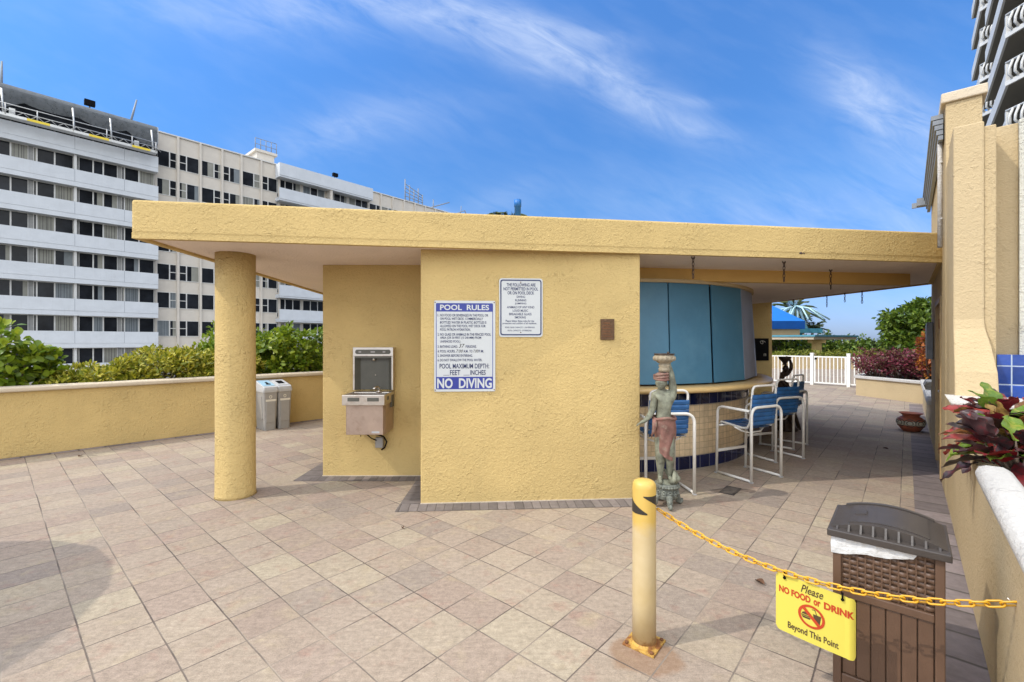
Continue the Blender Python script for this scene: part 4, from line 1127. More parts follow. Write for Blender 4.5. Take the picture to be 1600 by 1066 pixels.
# liner drawn over the rim, hanging lower on the left
mb = MB(); nb = 120; A_ = []; B_ = []; C_ = []
per = [(-W_ / 2 - .004, -D_ / 2 - .004), (W_ / 2 + .004, -D_ / 2 - .004), (W_ / 2 + .004, D_ / 2 + .004), (-W_ / 2 - .004, D_ / 2 + .004)]
random.seed(5)
for i in range(nb):
    t = i / nb * 4; k = int(t); f = t - k; a = Vector(per[k]); b = Vector(per[(k + 1) % 4]); p = a.lerp(b, f)
    drop = 0.010 + 0.075 * max(0, (0.5 - p.x / W_)) ** 0.8 if p.x < 0.10 else 0.008
    if k in (1, 2): drop = max(0.008, drop * 0.6)
    wob = 0.0025 * math.sin(i * 1.7) + 0.002 * math.sin(i * 0.6 + 1)
    nrm = 1 + wob / 0.2
    A_.append(Vector((p.x, p.y, 0.697))); B_.append(Vector((p.x * (nrm + 0.012), p.y * (nrm + 0.012), 0.697 - drop * 0.5))); C_.append(Vector((p.x * nrm, p.y * nrm, 0.697 - drop - 0.004 * math.sin(i * .5))))
mb.loft([A_, B_, C_], True, False, True); obj('bin_liner', mb, M['bag'], tb)
mb = MB(); LWD = 0.212
mb.box((0, 0, 0.707), (2 * LWD, 0.42, 0.032)); lid = obj('lid', mb, M['bin_lid'], tb, bevel=0.004)
mb = MB(); nA = 24
def arc(x): return 0.722 + 0.045 * (1 - (x / 0.205) ** 2)
def arcring(y, dz=0.0, s=1.0):
    return [Vector((-0.205 * s + 0.41 * s * i / nA, y, max(0.7215, arc(-0.205 * s + 0.41 * s * i / nA) + dz))) for i in range(nA + 1)] + [Vector((0.205 * s, y, 0.7215)), Vector((-0.205 * s, y, 0.7215))]
mb.loft([arcring(-0.165), arcring(-0.16), arcring(0.185), arcring(0.19)], True, True, False)
obj('arched_top', mb, M['bin_lid'], lid, bevel=0.003)
mb = MB()
for i in range(-4, 5):
    x = i * 0.044; h = arc(x) - 0.722
    mb.add([(x - 0.004, -0.192, 0.7225), (x + 0.004, -0.192, 0.7225), (x + 0.004, -0.166, 0.722 + h * 0.97), (x - 0.004, -0.166, 0.722 + h * 0.97)], [(0, 1, 2, 3)])
    mb.prism([(x - 0.004, -0.19), (x + 0.004, -0.19), (x + 0.004, -0.164), (x - 0.004, -0.164)], 0.722, [0.724, 0.724, 0.722 + h * .98, 0.722 + h * .98])
ya = -0.155
rim = []
for yy in (0.165, 0.185):
    rim.append([Vector((-0.17 + 0.34 * i / nA, yy, arc(-0.17 + 0.34 * i / nA) + 0.010)) for i in range(nA + 1)] + [Vector((0.17, yy, 0.735)), Vector((-0.17, yy, 0.735))])
mb.loft(rim, True, True, False)
obj('lid_rib', mb, M['bin_lid'], lid, bevel=0.001)
mb = MB()
def arcpatch(xa, xb, ya_, yb_, o, n=16):
    vs = []
    for i in range(n + 1):
        x = xa + (xb - xa) * i / n; vs += [Vector((x, ya_, arc(x) + o)), Vector((x, yb_, arc(x) + o))]
    mb.add(vs, [(2 * i, 2 * i + 1, 2 * i + 3, 2 * i + 2) for i in range(n)], False)
    e = [vs[0], vs[-2], vs[-1], vs[1]]
    for s in range(n): pass
    side0 = [Vector((v.x, v.y, v.z - o - 0.002)) for v in vs]
    k = len(mb.v); mb.add(vs + side0, [(2 * i, 2 * i + 2, len(vs) + 2 * i + 2, len(vs) + 2 * i) for i in range(n)] + [(2 * i + 1, 2 * i + 3, len(vs) + 2 * i + 3, len(vs) + 2 * i + 1) for i in range(n)] +
                          [(0, 1, len(vs) + 1, len(vs)), (2 * n, 2 * n + 1, len(vs) + 2 * n + 1, len(vs) + 2 * n)], False)
arcpatch(-0.135, 0.145, -0.135, 0.15, 0.005)
arcpatch(-0.12, -0.075, -0.02, 0.045, 0.009, 4)
obj('raised_panel', mb, M['bin_lid'], lid)

# ------------------------------------------------------------------ figures: grown from a jointed skeleton
def skin_body(joints, bones, sub=2):
    """joints: name -> (point, radius); bones: pairs; the first joint named is the root (pelvis)"""
    names = list(joints); idx = {n: i for i, n in enumerate(names)}
    me = bpy.data.meshes.new('skeleton'); me.from_pydata([joints[n][0] for n in names], [(idx[a], idx[b]) for a, b in bones], [])
    o = bpy.data.objects.new('skeleton', me); col.objects.link(o)
    o.modifiers.new('skin', 'SKIN').use_smooth_shade = True
    if not me.skin_vertices: me.attributes and None
    bm = bmesh.new(); bm.from_mesh(me); ly = bm.verts.layers.skin.verify(); bm.verts.ensure_lookup_table()
    for n in names:
        r = joints[n][1]; v = bm.verts[idx[n]][ly]; v.radius = r if isinstance(r, tuple) else (r, r); v.use_root = (idx[n] == 0)
    bm.to_mesh(me); bm.free()
    s = o.modifiers.new('sub', 'SUBSURF'); s.levels = sub; s.render_levels = sub
    m2 = evaluated_mesh(o); bpy.data.objects.remove(o); bpy.data.meshes.remove(me)
    return m2


def hand(J, B, wrist, dirv, palmv, pre, L=0.085, curl=0.5):
    """palm and five separate fingers leaving joint `wrist`"""
    d = Vector(dirv).normalized(); pn = Vector(palmv); pn = (pn - d * pn.dot(d)).normalized(); s = d.cross(pn)
    w0 = Vector(J[wrist][0]); pc = w0 + d * L * 0.35; J[pre + 'palm'] = (pc, (L * 0.20, L * 0.14)); B.append((wrist, pre + 'palm'))
    for i, (o, l) in enumerate(((-0.36, 0.42), (-0.12, 0.52), (0.12, 0.50), (0.34, 0.38))):
        k = w0 + d * L * 0.6 + s * L * o * 0.8; J[pre + 'k%d' % i] = (k, L * 0.085); B.append((pre + 'palm', pre + 'k%d' % i))
        a = k + (d * (1 - 0.3 * curl) + pn * curl * 0.6).normalized() * L * l * 0.5; b = a + (d * (1 - curl) + pn * curl * 1.2).normalized() * L * l * 0.5
        J[pre + 'a%d' % i] = (a, L * 0.075); J[pre + 'b%d' % i] = (b, L * 0.055); B += [(pre + 'k%d' % i, pre + 'a%d' % i), (pre + 'a%d' % i, pre + 'b%d' % i)]
    t1 = w0 + d * L * 0.32 - s * L * 0.38 + pn * L * 0.08; t2 = t1 + (d * 0.7 - s * 0.4 + pn * 0.3) * L * 0.32
    J[pre + 't1'] = (t1, L * 0.085); J[pre + 't2'] = (t2, L * 0.06); B += [(pre + 'palm', pre + 't1'), (pre + 't1', pre + 't2')]


def head_shape(mb, c, s, yaw, tiltx=0.0):
    """an egg-shaped skull with brow, nose, mouth, chin, eyes and ears; s = head height"""
    Mx = Matrix.Rotation(yaw, 3, 'Z') @ Matrix.Rotation(tiltx, 3, 'X'); c = Vector(c)
    nu, nv = 28, 20; rings = []
    for j in range(nv + 1):
        th = -PI / 2 + PI * j / nv; ring_ = []; zz = math.sin(th); cr = max(math.cos(th), 0.03)
        for i in range(nu):
            ph = 2 * PI * i / nu; x = math.cos(ph) * cr; y = math.sin(ph) * cr
            wx, wy = 0.36, 0.43
            if zz < 0: wx *= 1 - 0.32 * (-zz) ** 1.5; wy *= 1 - 0.12 * (-zz)
            X = x * wx; Y = y * wy; Z = zz * 0.5
            if y < -0.3:                                   # the face looks down -y
                fx = abs(x)
                if fx < 0.20 and -0.32 < zz < 0.16: Y -= 0.085 * (1 - fx / 0.20) * (1 - abs(zz + 0.12) / 0.3 if abs(zz + 0.12) < 0.3 else 0)
                if 0.12 < zz < 0.34: Y -= 0.02
                if 0.15 < fx < 0.5 and -0.10 < zz < 0.14: Y += 0.035
                if fx < 0.3 and -0.58 < zz < -0.40: Y -= 0.03
                if fx < 0.3 and -0.95 < zz < -0.70: Y -= 0.05
            ring_.append(Mx @ Vector((X, Y, Z)) * s + c)
        rings.append(ring_)
    mb.loft(rings, True, True, True)
    for sx in (-1, 1):
        mb.ball(Mx @ Vector((sx * 0.14, -0.35, 0.03)) * s + c, 0.055 * s, 10, 8)
        mb.ball(Mx @ Vector((sx * 0.365, 0.02, -0.03)) * s + c, (0.035 * s, 0.07 * s, 0.12 * s), 8, 8, M=Mx)
    mb.ball(Mx @ Vector((0, -0.375, -0.245)) * s + c, (0.10 * s, 0.035 * s, 0.03 * s), 10, 6, M=Mx)


K = 0.001457
st = thing('statue', 'pale green stone statue of a figure in a red wrap holding a bowl overhead', 'statue', (1.505, 4.43, 0), R(0))


def sp_(px, py, y=0.0): return ((px - 220) * K, y, (1022 - py) * K)


J = {}; B = []
J['pelvis'] = (sp_(203, 470), (0.092, 0.075)); J['waist'] = (sp_(198, 405), (0.080, 0.062)); J['chest'] = (sp_(203, 335), (0.104, 0.072)); J['clav'] = (sp_(205, 285), (0.088, 0.058))
J['neck'] = (sp_(190, 245), 0.030); J['skull'] = (sp_(185, 215, -0.01), 0.036)
B += [('pelvis', 'waist'), ('waist', 'chest'), ('chest', 'clav'), ('clav', 'neck'), ('neck', 'skull')]
J['shR'] = (sp_(146, 288), 0.044); J['elR'] = (sp_(133, 385, 0.01), 0.033); J['foR'] = (sp_(105, 425, -0.02), 0.029); J['wrR'] = (sp_(72, 456, -0.03), 0.020)
B += [('clav', 'shR'), ('shR', 'elR'), ('elR', 'foR'), ('foR', 'wrR')]
hand(J, B, 'wrR', (-0.9, -0.1, -0.35), (0, -0.3, -1), 'hr', 0.08, 0.35)
J['shL'] = (sp_(262, 275), 0.048); J['elL'] = (sp_(250, 195, -0.02), 0.036); J['foL'] = (sp_(244, 140, -0.015), 0.031); J['wrL'] = (sp_(236, 92, -0.01), 0.019)
B += [('clav', 'shL'), ('shL', 'elL'), ('elL', 'foL'), ('foL', 'wrL')]
hand(J, B, 'wrL', (-0.15, 0, 1), (-1, 0.2, 0), 'hl', 0.085, 0.25)
for n, hx, kx, ax, fx, yk in (('r', 180, 165, 182, 168, 0.0), ('l', 232, 218, 243, 250, -0.03)):
    J['hip' + n] = (sp_(hx, 510, -0.005), 0.060); J['kn' + n] = (sp_(kx + 12, 665, yk - 0.01), 0.050); J['ca' + n] = (sp_((kx + ax) / 2 + 8, 720, yk * .5 + 0.005), 0.046); J['an' + n] = (sp_(ax, 805, 0.01), 0.029)
    J['he' + n] = (sp_(ax, 838, 0.015), 0.022); J['ba' + n] = (sp_(fx - 4, 846, -0.055), 0.022); J['to' + n] = (sp_(fx - 6, 850, -0.095), 0.014)
    B += [('pelvis', 'hip' + n), ('hip' + n, 'kn' + n), ('kn' + n, 'ca' + n), ('ca' + n, 'an' + n), ('an' + n, 'he' + n), ('he' + n, 'ba' + n), ('ba' + n, 'to' + n)]
sk = skin_body(J, B)
mb = MB(); mb.addmesh(sk); head_shape(mb, sp_(184, 203, -0.012), 0.142, R(-38)); fig = obj('figure', mb, M['stone_verdigris'], st)
# wrapped skirt with gathered diagonal folds
mb = MB(); rings = []; nk = 48
for k in range(17):
    t = k / 16; py = 432 + (712 - 432) * t; cxp = 203 + 6 * t; hw = (0.100 + 0.012 * math.sin(PI * min(1, t * 1.5)) - 0.022 * t); hd = 0.090 - 0.010 * t
    rr = []
    for i in range(nk):
        a = 2 * PI * i / nk; fold = 1 + 0.075 * math.sin(8 * a + 10 * t) * (0.3 + 0.7 * t); low = 0.13 * t * (0.5 - 0.5 * math.cos(a + R(48)))
        rr.append(Vector(((cxp - 220) * K + hw * math.cos(a) * fold, hd * math.sin(a) * fold, (1022 - py) * K + low)))
    rings.append(rr)
mb.loft(rings, True, False, True)
mb.tube([Vector(((203 - 220) * K + 0.101 * math.cos(a), 0.087 * math.sin(a), (1022 - 436) * K + 0.008 * math.sin(3 * a))) for a in [2 * PI * i / 32 for i in range(32)]], 0.015, 8, closed=True)
mb.tube([sp_(132, 440, -0.05), sp_(130, 480, -0.065), sp_(124, 520, -0.06), sp_(112, 560, -0.05)], [0.020, 0.022, 0.015, 0.006], 8)
obj('wrap_skirt', mb, M['stone_red'], fig)
mb = MB(); mb.ball(sp_(186, 165, 0.0), (0.066, 0.070, 0.050), 18, 12)
for i in range(3): mb.tube([Vector(((186 - 220) * K + 0.060 * math.cos(a), 0.062 * math.sin(a), (1022 - 175 + 14 * i) * K + 0.010 * math.sin(a + i))) for a in [2 * PI * j / 24 for j in range(24)]], 0.013, 7, closed=True)
obj('turban', mb, M['stone_red'], fig)
mb = MB(); bx, bz = (205 - 220) * K, (1022 - 130) * K
mb.lathe([(0.050, 0.0), (0.052, 0.03), (0.044, 0.042), (0.050, 0.052), (0.052, 0.068), (0.040, 0.078), (0.062, 0.092), (0.090, 0.115), (0.096, 0.135), (0.092, 0.155), (0.078, 0.168)], 32, (bx, 0.0, bz))
for i in range(14):
    a = 2 * PI * i / 14; mb.ball((bx + 0.088 * math.cos(a), 0.088 * math.sin(a), bz + 0.132), (0.016, 0.016, 0.024), 8, 6)
obj('bowl', mb, M['stone_cream'], fig)
mb = MB(); mb.lathe([(0.080, 0.164), (0.094, 0.170), (0.094, 0.178), (0.060, 0.174), (0.02, 0.170)], 32, (bx, 0, bz)); mb.ball((bx + 0.035, 0, bz + 0.186), 0.012, 8, 6); obj('bowl_rim', mb, M['dark_bronze'], fig)
mb = MB()
for i in range(5):
    a = R(-100 + i * 40); mb.tube([(0.02 + 0.05 * math.cos(a), 0.04 * math.sin(a) - 0.02, 0.235), (0.035 + 0.065 * math.cos(a + .4), 0.055 * math.sin(a + .4) - 0.02, 0.275), (0.03 + 0.045 * math.cos(a + .8), 0.05 * math.sin(a + .8) - 0.01, 0.315), (0.02 + 0.05 * math.cos(a + 1.3), 0.04 * math.sin(a + 1.3), 0.345)], [0.022, 0.026, 0.02, 0.008], 8)
mb.lathe([(0.10, 0.222), (0.09, 0.235), (0.04, 0.25)], 24, (0, 0, 0), 1.0, 0.85); obj('carved_waves', mb, M['stone_verdigris'], st)
mb = MB(); mb.lathe([(0.086, 0.075), (0.098, 0.085), (0.102, 0.13), (0.095, 0.175), (0.108, 0.19), (0.115, 0.205), (0.112, 0.222), (0.0, 0.224)], 40, (0, 0, 0), 1.0, 0.9)
for i in range(26):
    a = 2 * PI * i / 26; mb.ball((0.110 * math.cos(a), 0.100 * math.sin(a), 0.196), (0.012, 0.012, 0.011), 8, 6)
for i in range(12):
    a = 2 * PI * i / 12
    q = [(0.108 + 0.004, 0)] 
    mb.tube([Vector(((0.102) * math.cos(a + 0.16 * math.cos(b)), 0.093 * math.sin(a + 0.16 * math.cos(b)), 0.135 + 0.026 * math.sin(b))) for b in [2 * PI * j / 12 for j in range(12)]], 0.007, 6, closed=True)
    mb.ball((0.105 * math.cos(a), 0.095 * math.sin(a), 0.135), (0.012, 0.012, 0.012), 8, 6)
obj('pedestal', mb, M['stone_base'], st)
for i in range(4):
    a = R(-75 + 90 * i + (-20 if i == 0 else 0)); ca, sa = math.cos(a), math.sin(a)
    mb = MB(); prof = [(0.075, 0.12), (0.105, 0.10), (0.118, 0.065), (0.120, 0.035), (0.140, 0.018), (0.160, 0.028), (0.162, 0.05), (0.146, 0.055), (0.142, 0.04)]
    mb.tube([(r * ca, r * sa, zz) for r, zz in prof], [0.024, 0.03, 0.026, 0.022, 0.017, 0.015, 0.013, 0.010, 0.006], 8); obj('scroll_foot', mb, M['stone_base'], st)

st.scale = (1.05, 1.05, 1.0)

# ------------------------------------------------------------------ bar stools
def make_stool(label, loc, rz):
    """front is +y; 0.55 wide"""
    t = thing('bar_stool', label, 'bar stool', loc, rz, 'bar stools along the counter')
    m = M['white_metal']; r = 0.0165; xw = 0.262; yr, yf = -0.240, 0.215; za = 0.845
    mb = MB(); mb.tube(rounded([(-xw, yr, 0.018), (-xw + .0, yr, za), (xw, yr, za), (xw, yr, 0.018)], 0.11, 8), r, 12); obj('rear_frame', mb, m, t)
    for s in (-1, 1):
        mb = MB(); mb.tube(rounded([(s * xw, yr + 0.03, za - 0.04), (s * xw * .98, yf + 0.0, za - 0.03), (s * xw, yf + 0.01, 0.018), (s * xw, yr, 0.018)], 0.09, 8)[0:1] +
                           rounded([(s * xw, yr + 0.03, za - 0.04), (s * xw * .98, yf, za - 0.03), (s * xw, yf + 0.01, 0.02), (s * xw, yr, 0.02)], 0.09, 8)[1:-11] + [(s * xw, yf + 0.01, 0.02)], r * 0.97, 12)
        mb.tube([(s * xw, yf + 0.01, 0.018), (s * xw, yr, 0.018)], r * 0.9, 10)
        obj('arm', mb, m, t)
        for yy in (yr, yf + 0.01):
            mb = MB(); mb.box((s * xw, yy, 0.007), (0.036, 0.036, 0.014)); obj('foot_cap', mb, M['bin_lid_grey'], t, bevel=0.003)
    mb = MB(); mb.box((0, yf + 0.01, 0.27), (2 * xw - 0.02, 0.022, 0.034)); obj('footrest', mb, m, t, bevel=0.006)
    mb = MB(); mb.tube([(-xw, yf - 0.03, 0.585), (xw, yf - 0.03, 0.585)], 0.012, 8)
    mb.tube([(-xw, -0.02, 0.60), (-0.19, -0.06, 0.555), (-0.10, -0.09, 0.53), (0.10, -0.09, 0.53), (0.19, -0.06, 0.555), (xw, -0.02, 0.60)], 0.010, 8); obj('seat_bar', mb, m, t)
    # sling frame: seat rails running up into the back loop
    side = [(0.215, 0.60), (0.20, 0.625), (0.10, 0.612), (-0.08, 0.592), (-0.150, 0.605), (-0.180, 0.67), (-0.192, 0.80), (-0.205, 0.95), (-0.215, 1.09)]
    xs = 0.205
    path = [Vector((-xs, y, zz)) for y, zz in side[:-1]] + rounded([(-xs, side[-2][0], side[-2][1]), (-xs, -0.215, 1.085), (xs, -0.215, 1.085), (xs, side[-2][0], side[-2][1])], 0.075, 7)[1:-1] + [Vector((xs, y, zz)) for y, zz in reversed(side[:-1])]
    mb = MB(); mb.tube(path, 0.0135, 10); obj('back_loop', mb, m, t)

    def strap(mb, y, zz, ny, nz, wdt, sag=0.008):
        nv = Vector((0, ny, nz)).normalized(); tv = Vector((0, nz, -ny)); n = 10; vs = []
        prof = [(-0.5, 0.010), (-0.46, 0.0165), (-0.2, 0.018), (0.2, 0.018), (0.46, 0.0165), (0.5, 0.010)]
        for i in range(n + 1):
            f = i / n * 2 - 1; x = f * (xs + 0.013)
            edge = max(0, abs(f) - 0.93) / 0.07; dn = -sag * (1 - f * f) - 0.014 * edge
            for a, h in prof: vs.append(Vector((x, y, zz)) + nv * (h - 0.003 + dn) + tv * (a * wdt))
        k = len(prof)
        mb.add(vs, [(i * k + j, (i + 1) * k + j, (i + 1) * k + j + 1, i * k + j + 1) for i in range(n) for j in range(k - 1)], True)
    mb = MB()
    for i in range(7):
        y = 0.185 - i * 0.052; zz = float(np.interp(y, [-0.08, 0.10, 0.20], [0.592, 0.612, 0.625])); strap(mb, y, zz, 0.05, 1, 0.050)
    strap(mb, 0.212, 0.606, 1.0, 0.6, 0.045)
    obj('seat', mb, M['blue_strap'], t)
    mb = MB()
    for zz in (0.655, 0.706, 0.757, 0.808, 0.859, 0.910, 0.961):
        y = float(np.interp(zz, [0.605, 0.67, 0.80, 0.95, 1.09], [-0.150, -0.180, -0.192, -0.205, -0.215])); strap(mb, y - 0.014, zz, -1, -0.1, 0.050, -0.004)
        strap(mb, y + 0.006, zz, 1, 0.2, 0.048)
    obj('backrest', mb, M['blue_strap'], t)
    return t


def face(dx, dy): return math.atan2(-dx, dy)        # turn +y to (dx, dy)


stool = make_stool('blue-strapped white stool directly behind the green statue', (1.612, 4.945, 0), face(-0.10, 0.99))
dup(stool, (2.82, 5.445, 0), face(-0.44, 0.90), 'blue-strapped white stool standing clear of the others, mid counter')
dup(stool, (3.62, 6.30, 0), face(-0.37, 0.93), 'blue-strapped white stool nearest the open paving, its back fully in view')
dup(stool, (4.18, 7.02, 0), face(-0.62, 0.78), 'blue-strapped white stool farthest along the counter, mostly hidden by the next')

# dark statue farther along the bar
s2t = thing('statue', 'dark bronze-coloured statue of a crouching figure balancing a bowl on its head', 'statue', (4.92, 8.2, 0), R(0))
q2 = 0.01153 / 11.43


def d2(px, py, y=0.0): return ((px - 240) * q2, y, 1.32 - (py - 185) * q2)


J = {}; B = []
J['pelvis'] = (d2(190, 700), (0.085, 0.08)); J['waist'] = (d2(195, 610, -0.02), 0.062); J['chest'] = (d2(215, 530, -0.02), (0.078, 0.062)); J['clav'] = (d2(230, 480), 0.052); J['neck'] = (d2(236, 450), 0.032); J['skull'] = (d2(238, 410, -0.02), 0.05)
B += [('pelvis', 'waist'), ('waist', 'chest'), ('chest', 'clav'), ('clav', 'neck'), ('neck', 'skull')]
J['shL'] = (d2(285, 490), 0.040); J['elL'] = (d2(365, 410, 0.03), 0.032); J['foL'] = (d2(372, 330, 0.03), 0.028); J['wrL'] = (d2(340, 250, 0.02), 0.022)
B += [('clav', 'shL'), ('shL', 'elL'), ('elL', 'foL'), ('foL', 'wrL')]; hand(J, B, 'wrL', (-0.5, 0, 0.8), (-1, 0, -0.3), 'hl', 0.09, 0.4)
J['shR'] = (d2(180, 500, -0.03), 0.040); J['elR'] = (d2(125, 560, -0.07), 0.03); J['wrR'] = (d2(150, 650, -0.12), 0.022); B += [('clav', 'shR'), ('shR', 'elR'), ('elR', 'wrR')]; hand(J, B, 'wrR', (0.4, -0.3, -0.8), (1, -0.2, 0), 'hr', 0.085, 0.5)
for n, s, kx in (('r', -1, 120), ('l', 1, 330)):
    J['hip' + n] = (d2(190 + s * 50, 740), 0.07); J['kn' + n] = (d2(kx, 760 + (0 if s < 0 else 120), -0.15), 0.05); J['an' + n] = (d2(200 + s * 70, 1150, 0.03), 0.032); J['to' + n] = (d2(200 + s * 85, 1215, -0.10), 0.02)
    B += [('pelvis', 'hip' + n), ('hip' + n, 'kn' + n), ('kn' + n, 'an' + n), ('an' + n, 'to' + n)]
sk = skin_body(J, B); mb = MB(); mb.addmesh(sk); head_shape(mb, d2(238, 400, -0.02), 0.135, R(-30), R(10)); fig2 = obj('figure', mb, M['dark_bronze'], s2t)
mb = MB(); mb.lathe([(0.04, 0), (0.03, 0.03), (0.05, 0.06), (0.085, 0.10), (0.105, 0.14), (0.10, 0.15), (0.085, 0.14), (0.02, 0.10)], 24, d2(236, 335)); obj('bowl', mb, M['dark_bronze'], fig2)
mb = MB()
for i in range(9):
    a = 2 * PI * i / 9; mb.tube([Vector(d2(190, 720)) + Vector((0.09 * math.cos(a), 0.08 * math.sin(a), 0)), Vector(d2(190, 900)) + Vector((0.14 * math.cos(a + .3), 0.12 * math.sin(a + .3), 0)), Vector(d2(195, 1120)) + Vector((0.17 * math.cos(a + .5), 0.15 * math.sin(a + .5), 0)), Vector((0.24 * math.cos(a + .7), 0.22 * math.sin(a + .7), 0.03))], [0.03, 0.04, 0.045, 0.02], 8)
mb.lathe([(0.20, 0.0), (0.21, 0.03), (0.15, 0.08), (0.10, 0.3), (0.09, 0.62)], 20); obj('draped_base', mb, M['dark_bronze'], s2t)

# painted clay pot at the foot of the right wall
pt = thing('clay_pot', 'round terracotta pot with painted dark scrolls at the foot of the wall', 'pot', (7.10, 8.10, 0))
mb = MB(); mb.lathe([(0.105, 0), (0.125, 0.01), (0.175, 0.08), (0.202, 0.15), (0.195, 0.20), (0.15, 0.245), (0.118, 0.262), (0.120, 0.285), (0.165, 0.315), (0.172, 0.322), (0.160, 0.325), (0.105, 0.29), (0.10, 0.26), (0.02, 0.25)], 40); obj('body', mb, M['terracotta'], pt)
mb = MB()
for i in range(8):
    a = 2 * PI * i / 8
    for (r0, k) in ((0.085, 1), (0.045, 1)):
        pts = []
        for j in range(16):
            b = 2 * PI * j / 16; aa = a + r0 / 0.19 * math.cos(b) * 0.9; zz = 0.155 + r0 * 0.75 * math.sin(b); rr = float(np.interp(zz, [0.01, 0.08, 0.15, 0.20, 0.245], [0.125, 0.175, 0.202, 0.195, 0.15])) + 0.001; pts.append((rr * math.cos(aa), rr * math.sin(aa), zz))
        mb.tube(pts, 0.007, 6, closed=True)
obj('painted_scrolls', mb, M['glaze_dark'], pt)
mb = MB(); mb.lathe([(0.1965, 0.115), (0.2045, 0.14), (0.2045, 0.16), (0.1985, 0.19)], 40, cap=False); obj('pale_band', mb, M['glaze_pale'], pt)

# ------------------------------------------------------------------ the right-hand wall
rwl = thing('boundary_wall', 'tall yellow stucco wall with a buttress on the right, carrying the end of the roof', 'wall', rw(5.0, 0.13))
Q0 = rw(3.83)


def rl(a, s, zz=0.0):
    """a metres along the wall beyond the buttress front, s metres to the right of its face"""
    return Q0 + D1 * a + N2 * s + Vector((0, 0, zz))


def along(Y): return (rw(Y) - Q0).dot(D1)


def wallblock(mb, a0, a1, s0, s1, z0, z1): mb.prism([rl(a0, s0), rl(a1, s0), rl(a1, s1), rl(a0, s1)], z0, z1)


aT, aD0, aD1, aE = along(4.64), along(5.25), along(6.15), along(7.4)
mb = MB(); wallblock(mb, 0.02, aT, 0.004, 0.25, 0, 3.36); wallblock(mb, aT, aD0, 0, 0.263, 0, 4.02); wallblock(mb, aD0, aD1, 0, 0.26, 2.12, 4.02); wallblock(mb, aD1, aE, 0, 0.26, 0, 4.02)
obj('wall', mb, M['wall_side'], rwl, True, bevel=0.01)
mb = MB()
def bring(zz, s1, f): return [rl(f, -0.003, zz), rl(f, s1, zz), rl(0.5, s1, zz), rl(0.5, -0.003, zz)]
mb.loft([bring(1.10, 0.25, -0.17), bring(1.35, 0.242, -0.14), bring(1.55, 0.215, -0.07), bring(1.70, 0.185, -0.015), bring(1.78, 0.18, 0), bring(3.40, 0.18, 0)], True, True, False)
obj('buttress', mb, M['wall_pale'], rwl, True, bevel=0.012)
mb = MB(); wallblock(mb, aT - 0.03, aE, -0.035, 0.30, 4.02, 4.12); obj('parapet_trim', mb, M['cap'], rwl, True, bevel=0.012)
mb = MB(); wallblock(mb, 0.30, 0.55, 0.18, 0.405, 0, 3.42); obj('return_wall', mb, M['wall_pale'], rwl, True, bevel=0.006)
mb = MB(); wallblock(mb, 0.27, 0.55, 0.405, 4.5, 0, 3.44); obj('white_wall', mb, M['wall_white'], rwl, True, bevel=0.006)
mb = MB(); wallblock(mb, aD0 - 0.002, aD1 + 0.002, 0.055, 0.10, 0, 2.12); dr = obj('door', mb, M['door'], rwl, True)
mb = MB(); wallblock(mb, aD0, aD0 + 0.05, -0.012, 0.055, 0, 2.12); wallblock(mb, aD1 - 0.05, aD1, -0.012, 0.055, 0, 2.12); wallblock(mb, aD0 + .05, aD1 - .05, -0.012, 0.055, 2.06, 2.12); obj('door_frame', mb, M['door'], dr, True, bevel=0.004)
mb = MB(); p = rl(aD0 + 0.14, 0.05, 1.0); mb.tube([p, p - N2 * 0.06, p - N2 * 0.06 + D1 * 0.12], 0.011, 8); wallblock(mb, aD0 + .12, aD0 + .16, 0.045, 0.056, 0.92, 1.10); obj('handle', mb, M['steel'], dr, True)
mb = MB()
for zz in (0.35, 1.1, 1.8): wallblock(mb, aD0 + 0.045, aD0 + 0.065, -0.02, 0.05, zz - .06, zz + .06)
obj('hinges', mb, M['rust'], dr, True)
mb = MB(); ac = along(4.85); mb.tube([rl(ac, -0.03, 2.6), rl(ac, -0.03, 4.0)], 0.022, 10)
for zz in (2.9, 3.5, 3.95): mb.tube([rl(ac - .04, -0.02, zz), rl(ac + .04, -0.02, zz)], 0.012, 6)
obj('conduit', mb, M['cap_white'], rwl, True)
nb_ = thing('notice_board', 'flat grey notice box fixed to the wall beyond the door', 'notice board', rl(along(6.9), -0.03, 1.33))
mb = MB(); wallblock(mb, along(6.75), along(7.15), -0.075, -0.004, 1.33, 1.88); obj('case', mb, M['grey_paint'], nb_, True, bevel=0.008)
mb = MB(); wallblock(mb, along(6.78), along(7.12), -0.080, -0.075, 1.37, 1.84); obj('face', mb, M['bin_lid_grey'], nb_, True)
aw = thing('rolled_awning', 'long grey-blue louvred awning box fixed along the top edge of the tall wall', 'awning', rl(along(6.2), -0.1, 3.8))
mb = MB()
for i in range(5): wallblock(mb, along(4.75), along(7.45), -0.05 - 0.014 * i, -0.012, 3.71 + 0.055 * i, 3.755 + 0.055 * i)
obj('slats', mb, M['grey_paint'], aw, True)
mb = MB(); wallblock(mb, along(7.3), along(7.42), -0.18, -0.01, 3.80, 3.92); wallblock(mb, along(7.33), along(7.36), -0.24, -0.18, 3.78, 3.86); obj('bracket', mb, M['grey_paint'], aw, True)
lw2 = thing('planter_wall', 'low cream planter wall running on from the tall wall to the burgundy bushes', 'planter', rl(along(9.5), 0.1))
mb = MB(); wallblock(mb, aE, along(11.55), 0.0, 0.16, 0, 0.56); obj('wall', mb, M['wall_pale'], lw2, True)
mb = MB(); mb.loft([[rl(a, s, zz) for s, zz in ((-0.05, .56), (-0.06, .585), (-0.04, .63), (0.2, .63), (0.22, .585), (0.21, .56))] for a in (aE, along(11.5))], True, True, False)
